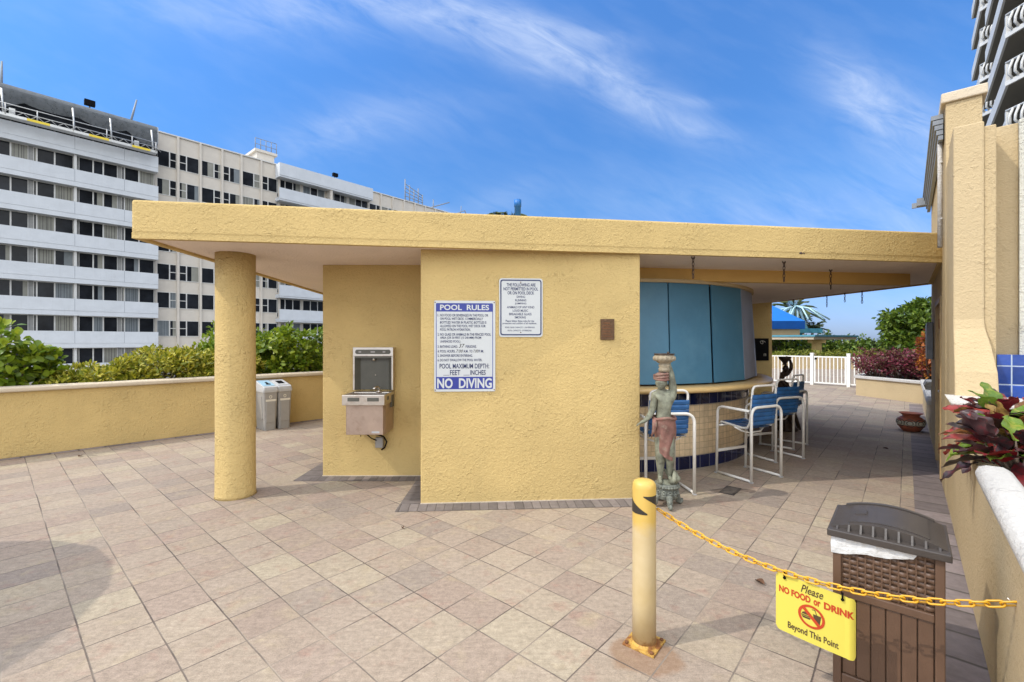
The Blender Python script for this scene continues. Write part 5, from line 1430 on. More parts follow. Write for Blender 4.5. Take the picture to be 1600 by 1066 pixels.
mb.loft([[rl(aE + a, s, zz) for s, zz in ((-0.07, .80), (-0.09, .86), (-0.06, .93), (0.2, .93), (0.22, .85), (0.2, .80))] for a in (0.02, 0.7)], True, True, False)
mb.tube([rl(aE + 0.45, 0.08, 0.62), rl(aE + 0.7, 0.08, 0.72), rl(aE + 0.72, 0.08, 0.85)], 0.07, 8)
obj('coping', mb, M['cap_white'], lw2, True, bevel=0.008)
# near planter with the crotons
np_ = thing('planter', 'cream planter with thick white coping at the foot of the buttress, full of crotons', 'planter', rl(-1.2, 0.5))
a0 = along(0.75)
mb = MB(); wallblock(mb, a0, 0.02, 0.0, 0.10, 0, 0.90); wallblock(mb, -0.40, -0.0, 0.10, 2.2, 0, 1.06); wallblock(mb, a0, a0 + .16, 0.10, 2.2, 0, 0.90)
wallblock(mb, -0.40, 0.02, 0.0, 0.10, 0.90, 1.06); wallblock(mb, 0.02, 0.30, 0.25, 2.2, 0.9, 1.10)
obj('wall', mb, M['wall_pale'], np_, True, bevel=0.012)
mb = MB()
prof = [(-0.01, .90), (-0.035, .915), (-0.042, .95), (-0.03, .975), (0.0, .985), (0.06, .985), (0.085, .97), (0.085, .90)]
a2 = along(2.28)
mb.loft([[rl(a2 + da, 0.05 + (s - 0.05) * k, 0.94 + (zz - 0.94) * k) for s, zz in prof] for a2, da, k in ((a0, 0, 1), (a2, -0.08, 1), (a2, -0.02, 0.92), (a2, 0.02, 0.7), (a2, 0.035, 0.35))], True, True, True)
prof = [(-0.44, 1.06), (-0.47, 1.08), (-0.47, 1.12), (-0.45, 1.15), (-0.25, 1.158), (-0.12, 1.158), (-0.10, 1.06)]
mb.loft([[rl(-0.28 + (a + 0.28) * k, s + (1.158 - zz) * (0.5 if s < 0 else 0), zz) for a, zz in prof] for s, k in ((-0.062, .9), (-0.05, 0.96), (0.0, 1), (2.2, 1))], True, True, False)
obj('coping', mb, M['cap_white'], np_, True)
mb = MB(); wallblock(mb, 0.035, 0.28, 0.255, 2.2, 1.10, 1.49); tl = obj('tile_splashback', mb, M['tile_pool'], np_, True)
at_ = tl.data.attributes.new('along', 'FLOAT', 'POINT'); off = root_offset(np_)
at_.data.foreach_set('value', [((Vector(v.co) + off) - Q0).dot(N2) - 0.335 for v in tl.data.vertices])
mb = MB(); wallblock(mb, a0 + .16, -0.40, 0.10, 2.2, 0, 0.83); obj('soil', mb, M['soil'], np_, True)

# ------------------------------------------------------------------ leaves
def leaf_cloud(mb, P, Nrm, Dir, L, Wd, rng, fold=0.15, bend=0.15, simple=False):
    """one folded leaf per row of P; Dir = its axis, Nrm = its upper side"""
    n = len(P); L = np.asarray(L).reshape(-1, 1) * np.ones((n, 1)); Wd = np.asarray(Wd).reshape(-1, 1) * np.ones((n, 1))
    Dir = Dir / np.linalg.norm(Dir, axis=1, keepdims=True); Nrm = Nrm - Dir * (Nrm * Dir).sum(1, keepdims=True); Nrm /= np.linalg.norm(Nrm, axis=1, keepdims=True) + 1e-9
    S = np.cross(Dir, Nrm)
    if simple:
        tpl = [(0, 0, 0), (-0.5, 0.5, fold), (0, 1, -bend), (0.5, 0.5, fold)]; fs = [(0, 3, 2), (0, 2, 1)]
    else:
        tpl = [(0, 0, 0), (-0.34, 0.26, fold * .7), (-0.5, 0.58, fold), (-0.30, 0.86, fold * .6 - bend * .6), (0, 1.0, -bend), (0.30, 0.86, fold * .6 - bend * .6), (0.5, 0.58, fold), (0.34, 0.26, fold * .7),
               (0, 0.30, 0.0), (0, 0.62, -bend * .3)]
        fs = [(0, 8, 1), (1, 8, 9, 2), (2, 9, 4, 3), (0, 7, 8), (7, 6, 9, 8), (6, 5, 4, 9)]
    V = []
    for (a, b, c) in tpl: V.append(P + S * Wd * a + Dir * L * b + Nrm * L * c * 0.5)
    V = np.stack(V, 1).reshape(-1, 3); k = len(tpl); o = len(mb.v)
    mb.v += [tuple(x) for x in V.tolist()]
    for i in range(n):
        for f in fs: mb.f.append([o + i * k + j for j in f]); mb.mi.append(mb.cur); mb.sm.append(True)


def blobs_sample(rng, blobs, n, shell=0.55):
    """points in a union of ellipsoids, biased to their outsides; returns points and outward directions"""
    vol = np.array([b[3] * b[4] * b[5] for b in blobs]) ** 0.75; pk = rng.choice(len(blobs), n, p=vol / vol.sum())
    d = rng.normal(size=(n, 3)); d /= np.linalg.norm(d, axis=1, keepdims=True); r = (shell + (1 - shell) * rng.random((n, 1)) ** 0.7) * (1 + 0.12 * rng.normal(size=(n, 1)))
    B = np.array(blobs)[pk]
    return B[:, :3] + d * r * B[:, 3:6], d


def shrub(name, label, cat, loc, blobs, n, L, Wd, mat, seed, group=None, stem=True, up=0.5, simple=False, zmin=0.0, shell=0.5, kind=None):
    """blobs in local coordinates (cx, cy, cz, rx, ry, rz)"""
    rng = np.random.default_rng(seed); t = thing(name, label, cat, loc, 0, group)
    # rough the silhouette: each big blob carries many small tufts
    tb_ = []
    for b in blobs:
        k = max(6, int(10 * (b[3] * b[4] * b[5]) ** 0.33 / max(0.12, 2.2 * L)))
        d = rng.normal(size=(k, 3)); d /= np.linalg.norm(d, axis=1, keepdims=True)
        for q in d:
            s = rng.uniform(0.22, 0.42); tb_.append((b[0] + q[0] * b[3] * .72, b[1] + q[1] * b[4] * .72, b[2] + q[2] * b[5] * .72, b[3] * s, b[4] * s, b[5] * s))
    P, d = blobs_sample(rng, tb_, n, shell)
    keep = P[:, 2] > zmin; P = P[keep]; d = d[keep]; m = len(P)
    Dir = d + rng.normal(size=(m, 3)) * 0.55 + np.array([0, 0, 0.25]); Nrm = np.array([[0, 0, 1.0]]) * up + d * 0.5 + rng.normal(size=(m, 3)) * 0.35
    mb = MB(); sc_ = rng.uniform(0.65, 1.25, (m, 1)); leaf_cloud(mb, P, Nrm, Dir, L * sc_, Wd * sc_, rng, simple=simple)
    lf = obj('foliage', mb, mat, t)
    if kind: pass
    if stem:
        mb = MB(); bz = min(b[2] - b[5] for b in blobs)
        for b in tb_[::max(1, len(tb_) // 26)]:
            base = Vector((b[0] * 0.35, b[1] * 0.35, min(bz, 0.0) if bz < 0 else 0.0)); mid = Vector((b[0] * 0.7, b[1] * 0.7, b[2] * 0.55)); r = 0.010 + 0.03 * L
            mb.tube([base, mid + Vector(rng.normal(size=3) * 0.04), Vector(b[:3])], [r, r * .7, r * .3], 5)
        obj('stems', mb, M['bark'], t)
    return t


def tree(name, label, loc, h, crown, n, L, mat, seed, group=None, trunk_r=0.16, bark='bark', cat='tree'):
    rng = np.random.default_rng(seed); t = thing(name, label, cat, loc, 0, group)
    tb_ = []
    for b in crown:
        k = 22; d = rng.normal(size=(k, 3)); d /= np.linalg.norm(d, axis=1, keepdims=True)
        for q in d:
            s = rng.uniform(0.2, 0.40); tb_.append((b[0] + q[0] * b[3] * .75, b[1] + q[1] * b[4] * .75, b[2] + q[2] * b[5] * .75, b[3] * s, b[4] * s, b[5] * s * 0.8))
    P, d = blobs_sample(rng, tb_, n, 0.4); m = len(P)
    Dir = d + rng.normal(size=(m, 3)) * 0.6; Nrm = np.array([[0, 0, 1.0]]) * .6 + d * 0.5 + rng.normal(size=(m, 3)) * 0.4
    mb = MB(); sc_ = rng.uniform(0.6, 1.3, (m, 1)); leaf_cloud(mb, P, Nrm, Dir, L * sc_, L * 0.5 * sc_, rng, simple=True); obj('crown', mb, mat, t)
    mb = MB(); top = Vector((0.1, 0, h * 0.55)); mb.tube([(0, 0, 0), (0.05, 0.03, h * .3), top], [trunk_r, trunk_r * .8, trunk_r * .6], 10)
    for b in tb_[::max(1, len(tb_) // 22)]: mb.tube([top + Vector((0, 0, -0.1 * h)), top.lerp(Vector(b[:3]), 0.5) + Vector((0, 0, 0.05 * h)), Vector(b[:3])], [trunk_r * .45, trunk_r * .25, trunk_r * .08], 6)
    obj('trunk', mb, M[bark], t)
    return t


# left planter: broad-leaved bush, variegated shrubs, taller bush, hedge
gz = 0.80
def on_lw(u, Yoff): pass
shrub('broadleaf_bush', 'bright green broad-leaved bush at the left end of the planter', 'bush', lw(-0.05, 0.72, gz), [(0, 0, 0.50, 0.62, 0.5, 0.52), (-0.6, -0.6, 0.66, 0.62, 0.55, 0.66), (-0.2, -0.1, 0.86, 0.45, 0.38, 0.30), (0.22, 0.2, 0.45, 0.36, 0.36, 0.40), (-1.1, -1.2, 0.6, 0.6, 0.55, 0.6)], 4300, 0.115, 0.09, M['lf_clusia'], 11, up=0.8, shell=0.35)
vs_ = [((1.02, 0.62), 0.46, 0.44, 'low yellow variegated shrub next to the broad-leaved bush'), ((1.80, 0.62), 0.62, 0.66, 'yellow variegated shrub in the middle of the left planter'), ((2.75, 0.62), 0.62, 0.58, 'yellow variegated shrub nearest the round column')]
for i, ((a, o), r, h, lab) in enumerate(vs_):
    shrub('variegated_shrub', lab, 'shrub', lw(a, o, gz), [(0, 0, h * .5, r, 0.42, h * .55), (WD.x * .35, WD.y * .35, h * .55, r * .6, .38, h * .5), (-WD.x * .3, -WD.y * .3, h * .35, r * .6, .38, h * .4)], 4200, 0.085, 0.034, M['lf_variegated'], 21 + i, 'variegated shrubs in the left planter', up=0.6)
shrub('green_bush', 'taller dark green bush rising behind the round column', 'bush', lw(3.0, 1.15, gz), [(0, 0, 0.62, 0.55, 0.45, 0.62), (0.3, 0.35, 0.5, 0.5, 0.4, 0.5)], 3400, 0.09, 0.05, M['lf_clusia'], 31, up=0.6)
hb = []
for i in range(6): hb.append((WD.x * (i * .55 - 1.4), WD.y * (i * .55 - 1.4), 0.52 + 0.05 * math.sin(i * 2.1), 0.46, 0.46, 0.60))
shrub('hedge', 'thick glossy clipped hedge above the recycling bins', 'hedge', lw(5.0, 0.70, gz), hb, 9500, 0.10, 0.06, M['lf_clusia'], 41, up=0.5, shell=0.3)

# crotons at the right: large leathery leaves set one by one
def croton(label, loc, n, spread, seed, mats, hmax=0.42, L0=0.22):
    rng = np.random.default_rng(seed); t = thing('croton', label, 'plant', loc, 0, 'crotons in the near planter')
    mbs = [MB() for _ in mats]; st_ = MB()
    for k in range(n):
        a = rng.uniform(0, 2 * PI); lvl = rng.random(); el = R(-28 + 80 * lvl + rng.normal() * 14)
        h = hmax * (0.25 + 0.70 * lvl) + 0.03; rr = spread * (0.10 + 0.45 * (1 - 0.6 * lvl) * rng.random())
        base = np.array([rr * math.cos(a), rr * math.sin(a), h]); d = np.array([math.cos(a) * math.cos(el), math.sin(a) * math.cos(el), math.sin(el)])
        up = np.array([0, 0, 1.0]) + rng.normal(size=3) * .3; s = np.cross(d, up); s /= np.linalg.norm(s); nn = np.cross(s, d)
        L = L0 * rng.uniform(0.65, 1.2); W = L * rng.uniform(0.42, 0.66); curl = rng.uniform(0.15, 0.55); wavea = rng.uniform(0.02, 0.07); ph = rng.uniform(0, 6)
        nl_, nw = 12, 6; vs = []
        for i in range(nl_ + 1):
            u = i / nl_; wdt = W * (math.sin(PI * min(1, u ** 0.8 * 0.98 + 0.02)) ** 0.75) * 0.5 + 0.003; c_ = base + d * L * u - np.array([0, 0, 1.0]) * curl * L * u * u * 0.6
            for j in range(nw + 1):
                v = j / nw * 2 - 1; vs.append(c_ + s * wdt * v + nn * (abs(v) * wdt * 0.35 + wavea * L * math.sin(u * 14 + ph + v * 1.5) * abs(v)))
        mi = int(rng.choice(len(mats), p=[m[1] for m in mats]))
        mbs[mi].add(vs, [(i * (nw + 1) + j, (i + 1) * (nw + 1) + j, (i + 1) * (nw + 1) + j + 1, i * (nw + 1) + j + 1) for i in range(nl_) for j in range(nw)], True)
        if k % 2 == 0: st_.tube([(0, 0, 0), tuple(base * 0.6), tuple(base)], [0.012, 0.008, 0.004], 5)
    # one foliage part of several colours
    all_ = MB()
    for i, b in enumerate(mbs):
        all_.cur = i; all_.add(b.v, b.f, True)
    obj('foliage', all_, [M[m[0]] for m in mats], t); obj('stems', st_, M['bark'], t)


croton('croton with dark maroon and red leaves reaching out past the white coping end', rl(-0.85, 0.22, 0.85), 74, 0.50, 3, [('lf_cr_dark', .45), ('lf_cr_red', .33), ('lf_cr_green', .12), ('lf_cr_rust', .10)], 0.30, 0.20)
croton('croton with rust-edged and greenish leaves in the middle of the near planter', rl(-1.22, 0.20, 0.83), 74, 0.46, 8, [('lf_cr_dark', .36), ('lf_cr_red', .18), ('lf_cr_green', .16), ('lf_cr_rust', .30)], 0.24, 0.19)
croton('croton with a bright green leaf and blackish leaves hanging over the coping', rl(-1.60, 0.17, 0.82), 70, 0.44, 14, [('lf_cr_dark', .46), ('lf_cr_red', .26), ('lf_cr_green', .16), ('lf_cr_rust', .12)], 0.22, 0.195)
croton('croton at the right edge of the near planter below the blue tiles', rl(-1.05, 0.45, 0.83), 60, 0.45, 19, [('lf_cr_dark', .40), ('lf_cr_red', .3), ('lf_cr_green', .18), ('lf_cr_rust', .12)], 0.3, 0.19)

# ------------------------------------------------------------------ plant hooks and chains under the roof
def hang_chain(u, vt, vb, Z, label):
    Y = F * (Z - EYE) / (533 - vt); p = Vector(((u - 800) / F * Y, Y, Z)); zb = EYE - (vb - 533) / F * Y
    n = max(3, int((Z - zb) / 0.042)); t = MB(); pt_ = (Z - 0.015 - zb) / n
    for i in range(n):
        c = p + Vector((0, 0, -0.015 - pt_ * (i + .5))); a = R(30 + 90 * (i % 2)); l_ = pt_ * .5 + 0.005
        t.tube([c + Vector((0.011 * math.cos(b) * math.cos(a), 0.011 * math.cos(b) * math.sin(a), l_ * math.sin(b))) for b in [2 * PI * j / 12 for j in range(12)]], 0.0042, 6, closed=True)
    t.tube([p + Vector((0.017 * math.cos(b), 0, -0.010 + 0.017 * math.sin(b))) for b in [2 * PI * j / 12 for j in range(12)]], 0.0045, 6, closed=True)
    solo('hanging_chain', t, M['chain_iron'], label, 'chain', 'rusty chains hanging under the roof')


for (u, vt, vb, lab) in [(1083, 401, 435, 'short rusty chain under the roof, in front of the wide blue shutter'), (1225, 408, 440, 'short rusty chain under the roof, above the last bar stools'),
                         (1298, 421, 452, 'rusty chain under the roof, third counting from the shutters'), (1347, 446, 474, 'rusty chain at the rear roof edge, nearest the tall wall'),
                         (1320, 456, 472, 'shortest rusty chain at the rear roof edge'), (1292, 460, 480, 'rusty chain at the rear roof edge, against the sky left of the shortest one'),
                         (1240, 466, 480, 'rusty chain at the rear roof edge beside the blue canopy')]:
    hang_chain(u, vt, vb, 2.50, lab)
mb = MB(); p = at(1388, 443, 7.0); p.z = 2.5; mb.lathe([(0.05, -0.005), (0.05, -0.015), (0.012, -0.02), (0.012, -0.06), (0.02, -0.065)], 12, p); solo('ceiling_hook', mb, M['chain_iron'], 'dark hook fitting on the roof underside near the tall wall', 'hook')
mb = MB(); p = at(1250, 396, 4.735); 
mb.tube([p + Vector((-0.02, -0.02, 0)), p + Vector((0.0, -0.035, -0.012)), p + Vector((0.022, -0.02, 0.0)), p + Vector((0.03, -0.03, -0.01))], 0.006, 6); mb.ball(p + Vector((0.0, -0.012, 0)), 0.013, 8, 6); solo('fascia_hook', mb, M['chain_iron'], 'small rusted hook on the front edge of the roof', 'hook')

# ------------------------------------------------------------------ far right: fence, gate, planter, pavilion, canopy, trees
fp0, fp1 = Vector((11.0, 16.68, 0)), Vector((11.69, 15.80, 0)); fd = (fp1 - fp0).normalized(); fa_ = math.atan2(fd.y, fd.x)


def rail_panel(mb, a, b, z0, z1, step):
    d = b - a; n = max(1, round(d.length / step)); ang = math.atan2(d.y, d.x); c = (a + b) / 2
    for zz in (z0, z1): mb.box((c.x, c.y, zz), (d.length, 0.035, 0.045), ang)
    for i in range(1, n):
        p = a.lerp(b, i / n); mb.box((p.x, p.y, (z0 + z1) / 2), (0.028, 0.02, z1 - z0 - .04), ang)


fe = thing('picket_fence', 'white metal picket fence across the far end of the paving', 'fence', fp0 - fd * 2)
ld = (Vector((9.2, 18.2, 0)) - fp0).normalized()
ends = [fp0, fp0 + ld * 2.3, fp0 + ld * 4.6, fp0 + ld * 6.9]
for a, b in zip(ends, ends[1:]):
    mb = MB(); rail_panel(mb, a + (b - a).normalized() * .05, b - (b - a).normalized() * .05, 0.09, 1.03, 0.115); obj('panel', mb, M['fence_white'], fe, True)
mb = MB(); q = fp1 + fd * 0.62; rail_panel(mb, fp1 + fd * .05, q, 0.09, 1.03, 0.115); obj('panel', mb, M['fence_white'], fe, True)
for p in ends[0:] + [fp1]:
    mb = MB(); mb.box((p.x, p.y, 0.57), (0.10, 0.10, 1.14), fa_); mb.box((p.x, p.y, 1.15), (0.115, 0.115, 0.03), fa_); obj('post', mb, M['fence_white'], fe, True)
gt = thing('gate', 'white picket gate between the two posts of the far fence', 'gate', (fp0 + fp1) / 2)
mb = MB(); rail_panel(mb, fp0 + fd * .09, fp1 - fd * .09, 0.09, 1.03, 0.112)
for p in (fp0 + fd * .09, fp1 - fd * .09): mb.box((p.x, p.y, 0.56), (0.045, 0.045, 0.98), fa_)
obj('pickets', mb, M['fence_white'], gt, True)
mb = MB(); p = fp0 + fd * .12 - Vector((0.03, 0.04, 0)); mb.box((p.x, p.y, 0.96), (0.06, 0.05, 0.07), fa_); obj('latch', mb, M['black'], gt, True)
pl_ = thing('planter', 'long cream planter filled with burgundy bushes near the gate', 'planter', (12.5, 12.5, 0))
pp = [(10.47, 11.58), (10.2, 13.5), (13.2, 16.4), (17, 13.0), (13.6, 9.6)]
mb = MB(); mb.prism(pp, 0, 0.5); obj('wall', mb, M['wall_pale'], pl_, True)
pi = inset(pp, -0.05); pj = inset(pp, 0.16)
mb = MB(); n = len(pp); vs = [Vector((p.x, p.y, 0.502)) for p in pi] + [Vector((p.x, p.y, 0.575)) for p in pi] + [Vector((p.x, p.y, 0.575)) for p in pj] + [Vector((p.x, p.y, 0.502)) for p in pj]
mb.add(vs, [(k * n + i, k * n + (i + 1) % n, ((k + 1) % 4) * n + (i + 1) % n, ((k + 1) % 4) * n + i) for k in range(4) for i in range(n)], False); obj('coping', mb, M['cap_white'], pl_, True, bevel=0.01)
mb = MB(); mb.prism([(p.x, p.y) for p in inset(pp, 0.17)], 0.45, 0.53); obj('soil', mb, M['soil'], pl_, True)
for i, (x, y, r, lab) in enumerate([(10.75, 13.45, 0.55, 'burgundy-leaved bush at the gate end of the far planter'), (11.15, 12.95, 0.55, 'burgundy-leaved bush in the middle of the far planter'), (11.35, 12.35, 0.48, 'burgundy-leaved bush beside the orange one'), (11.9, 13.4, 0.6, 'burgundy-leaved bush behind the others')]):
    shrub('burgundy_bush', lab, 'bush', (x, y, 0.5), [(0, 0, 0.42, r, r * .9, 0.42), (-0.2, 0.2, 0.5, r * .6, r * .6, 0.36), (0.2, -0.2, 0.36, r * .7, r * .7, 0.40)], 2300, 0.075, 0.04, M['lf_burgundy'], 51 + i, 'burgundy bushes in the far planter')
shrub('orange_croton', 'upright orange-leaved bush against the end of the low wall', 'bush', (11.02, 11.95, 0.5), [(0, 0, 0.75, 0.30, 0.30, 0.60), (0.05, 0.1, 1.0, 0.22, 0.22, 0.35)], 1300, 0.10, 0.05, M['lf_orange'], 61)
tree('leafy_tree', 'big rounded green tree beyond the burgundy bushes', (21.3, 24.4, -0.0), 3.9, [(0, 0, 2.5, 1.25, 1.25, 1.1), (0.9, 0.0, 2.9, 1.1, 1.1, 1.0), (-0.45, 0, 1.7, 0.85, 0.85, 0.8), (1.0, 0.2, 1.7, 1.2, 1.0, 0.9)], 9000, 0.26, M['lf_dark'], 71, trunk_r=0.12)
# low wall and hedges past the fence
fw = thing('low_wall', 'low cream wall behind the white fence with a hedge along its top', 'wall', (17, 26.3, 0))
mb = MB(); mb.prism([(8.0, 28.4), (25, 24.6), (25, 24.8), (8.0, 28.6)], 0, 0.70); obj('wall', mb, M['wall_pale'], fw, True)
shrub('lime_hedge', 'low clipped lime-green hedge along the far wall', 'hedge', (16.5, 27.1, 0.0), [(x, -x * 0.2235, 0.75, 0.9, 0.5, 0.38) for x in np.arange(-7, 8, 0.9)], 7000, 0.12, 0.07, M['lf_lime'], 81, simple=True, zmin=0.3)
rng0 = random.Random(4)
for i in range(8):
    x = 15 + i * 3.1; y = 38 - i * 0.5 + rng0.uniform(-1, 1); h = 3.7 + rng0.uniform(-0.3, 0.6) + (0.9 if i > 5 else 0)
    lab = ['dense round tree behind the blue canopy', 'dense round tree beneath the end of the blue canopy', 'dark tree behind the slender palm trunks', 'dark tree to the left of the pavilion column', 'dark tree to the right of the pavilion column', 'low distant tree right of the pavilion roof', 'distant olive tree left of the big rounded tree', 'distant tree behind the big rounded tree'][i]
    tree('distant_tree', lab, (x, y, -1.3), h, [(0, 0, h * .62, 2.1, 1.6, h * .36), (1.0, 0.3, h * .5, 1.5, 1.4, h * .33), (-1.1, 0.2, h * .5, 1.4, 1.3, h * .3)], 3000, 0.30, M['lf_far'] if i > 4 else M['lf_dark'], 90 + i, 'trees beyond the far wall', trunk_r=0.14)
pv = thing('pavilion', 'small flat-roofed pavilion with aqua trim and a square cream column', 'pavilion', (20.0, 30.5, -1.3))
mb = MB(); mb.prism([(17.3, 30.4), (19.1, 28.8), (23.6, 31.2), (21.6, 33.0)], 1.70, 1.88); obj('roof', mb, M['cap'], pv, True)
mb = MB(); mb.prism([(17.2, 30.4), (19.1, 28.7), (23.75, 31.2), (21.6, 33.1)], 1.883, 1.985); obj('roof_trim', mb, M['aqua_trim'], pv, True)
mb = MB(); mb.box((19.95, 29.8, 0.2), (0.40, 0.40, 3.0)); mb.box((19.95, 29.8, 1.58), (0.8, 0.6, 0.22)); obj('column', mb, M['wall'], pv, True)
bc = thing('blue_canopy', 'bright blue canvas canopy roof with a darker scalloped valance', 'canopy', (17, 35, -1.3))
cx0, cx1_, cy0, cy1 = 10.5, 21.9, 34.0, 41.0
mb = MB(); e = [(cx0, cy0, 3.1), (cx1_, cy0, 3.1), (cx1_, cy1, 3.1), (cx0, cy1, 3.1)]; r_ = [(cx0 + 3.4, (cy0 + cy1) / 2, 6.0), (cx1_ - 3.6, (cy0 + cy1) / 2, 6.0)]
mb.add(e + r_, [(0, 1, 5, 4), (1, 2, 5), (2, 3, 4, 5), (3, 0, 4)], False); obj('canvas', mb, M['canvas_blue'], bc, True)
mb = MB()
for a, b in zip(e, e[1:] + e[:1]): mb.add([a, b, (b[0], b[1], 2.5), (a[0], a[1], 2.5)], [(0, 1, 2, 3)], False)
obj('valance', mb, M['canvas_deep'], bc, True)
mb = MB(); mb.prism([(cx0, cy0 + .15), (cx1_ - .3, cy0 + .15), (cx1_ - .3, cy1), (cx0, cy1)], 1.95, 2.49); obj('beam', mb, M['wall_pale'], bc, True)
for x, y in ((12.5, 34.6), (21.2, 40.2), (12.5, 40.2)):
    mb = MB(); mb.box((x, y, 0.3), (0.4, 0.4, 3.3)); obj('column', mb, M['wall_pale'], bc, True)
# bare aqua pipe frame of a folded parasol roof
fr = thing('pipe_frame', 'bare pale aqua pipe frame of an umbrella canopy against the sky', 'frame', (23.2, 36.5, -1.3))
mb = MB(); c = Vector((22.9, 36.2, 0)); top = Vector((22.6, 36.2, 4.4))
for i in range(11):
    a = 2 * PI * i / 11; mb.tube([top, top + Vector((1.0 * math.cos(a), 1.0 * math.sin(a), -0.25)), top + Vector((2.3 * math.cos(a), 2.0 * math.sin(a), -1.15))], 0.065, 6)
for x in (-0.9, -0.45, 0.2, 0.7): mb.tube([(22.6 + x * .35, 36.2, 4.2), (22.6 + x * 1.2, 36.2, 2.6)], 0.085, 6)
mb.tube([top + Vector((-2.6, 0, 1.5)), top + Vector((-1.2, 0, 0.9)), top + Vector((0, 0, 0.0))], 0.09, 6)
obj('pipes', mb, M['aqua'], fr, True)
mb = MB(); mb.box((23.0, 36.2, 2.42), (3.0, 0.6, 0.36)); mb.box((22.9, 36.2, 0.5), (0.25, 0.25, 3.6)); obj('deck_beam', mb, M['aqua_trim'], fr, True)


def palm(label, loc, h, nfr, Lf, seed, lean=0.3, group=None, tr=0.13):
    rng = np.random.default_rng(seed); t = thing('palm_tree', label, 'palm', loc, 0, group)
    mb = MB(); top = Vector((lean, 0, h)); mb.tube([(0, 0, 0), (lean * .2, 0, h * .4), (lean * .6, 0, h * .75), top], [tr * 1.3, tr, tr * .85, tr * .8], 12); obj('trunk', mb, M['pale_bark'], t)
    mb = MB()
    for k in range(nfr):
        a = 2 * PI * k / nfr + rng.uniform(-.25, .25); el = R(rng.uniform(5, 70)); d = np.array([math.cos(a) * math.cos(el), math.sin(a) * math.cos(el), math.sin(el)]); L = Lf * rng.uniform(.8, 1.1)
        pts = [np.array(top) + d * L * s - np.array([0, 0, 1]) * (0.55 * L * s * s) for s in np.linspace(0, 1, 15)]
        mb.tube([tuple(p) for p in pts], [0.03 * (1 - i / 15) + 0.006 for i in range(15)], 5)
        side = np.cross(d, [0, 0, 1]); side /= np.linalg.norm(side) + 1e-6
        P, D_, N_, LL_ = [], [], [], []
        for s in np.linspace(0.10, 0.99, 34):
            f = s * 14; i = min(13, int(f)); p = pts[i] + (pts[i + 1] - pts[i]) * (f - i); tv = (pts[i + 1] - pts[i]); tv /= np.linalg.norm(tv)
            for sg_ in (-1, 1):
                P.append(p); D_.append(side * sg_ * 0.9 + tv * 0.75 + np.array([0, 0, -0.28]) + rng.normal(size=3) * .08); N_.append(np.cross(tv, side) * 1.0 + np.array([0, 0, .3])); LL_.append(L * 0.26 * math.sin(PI * (0.12 + 0.83 * s)) + 0.05)
        leaf_cloud(mb, np.array(P), np.array(N_), np.array(D_), np.array(LL_), 0.035 * Lf / 1.6, rng, simple=True)
    obj('fronds', mb, M['lf_palm'], t)


palm('palm with broad fronds behind the bare aqua frame', (24.3, 40.0, -1.3), 5.6, 16, 2.6, 5, 0.4)
palm('shorter palm leaning to the right of the aqua frame', (26.3, 40.5, -1.3), 3.9, 13, 1.9, 6, 0.5)
palm('tall palm whose frond tips show just above the bar roof', (-0.55, 26.0, -1.3), 9.6, 15, 1.9, 9, 0.1)
for i, (u, lab) in enumerate([(1207, 'slender pale palm trunk leaning by the bar corner'), (1224, 'slender pale palm trunk leaning right under the canopy beam'), (1247, 'slender pale palm trunk in a close pair, the left one'), (1255, 'slender pale palm trunk nearest the pavilion column')]):
    p = at(u, 560, 43.0); t = thing('slender_palm', lab, 'palm', (p.x, 43.0, -1.3), 0, 'slender palms under the canopy')
    mb = MB(); ln = (0.35, -0.3, 0.15, 0.0)[i]; mb.tube([(ln, 0, 0), (ln * .5, 0, 2.2), (0, 0, 5.0)], [0.13, 0.11, 0.09], 8); obj('trunk', mb, M['pale_bark'], t)
    rg = np.random.default_rng(200 + i); mb = MB(); P, d = blobs_sample(rg, [(0, 0, 5.1, 0.5, 0.5, 0.3)], 120, 0.2); leaf_cloud(mb, P, d + np.array([0, 0, 1.0]), d, 0.5, 0.09, rg, simple=True); obj('fronds', mb, M['lf_palm'], t)

# ------------------------------------------------------------------ the long condominium block
CO = Vector((-35.2, 45.3, 0)); CN = Vector((0.755, -0.656, 0)).normalized(); CDir = Vector((0.656, 0.755, 0)).normalized(); CANG = math.atan2(CDir.y, CDir.x)


def cl(a, n, zz=0.0): return CO + CDir * a + CN * n + Vector((0, 0, zz))


def cbox(mb, a0, a1, n0, n1, z0, z1): mb.prism([cl(a0, n0), cl(a1, n0), cl(a1, n1), cl(a0, n1)], z0, z1)


def a_of(u, n=0.0):
    k = (u - 800) / F; x0_, y0_ = CO.x + CN.x * n, CO.y + CN.y * n; return (k * y0_ - x0_) / (CDir.x - k * CDir.y)


TOP = 22.85; FL = [2.49 + 2.9 * k for k in range(-1, 7)]
cb_ = thing('condominium', 'long eight-storey grey and beige condominium block with ribbon balconies', 'building', cl(0, -6, -1.3))
mb = MB(); cbox(mb, -0.6, 62, -14, -1.25, -1.3, TOP); obj('beige_wall', mb, M['bld_beige'], cb_, True)
mb = MB(); cbox(mb, -34, -0.6, -14, -0.75, -1.3, TOP - 0.05); obj('grey_wall', mb, M['bld_strip'], cb_, True)
mb = MB(); cbox(mb, -34, 62, -14, -1.1, TOP, TOP + 0.12); obj('roof_edge', mb, M['bld_white'], cb_, True)
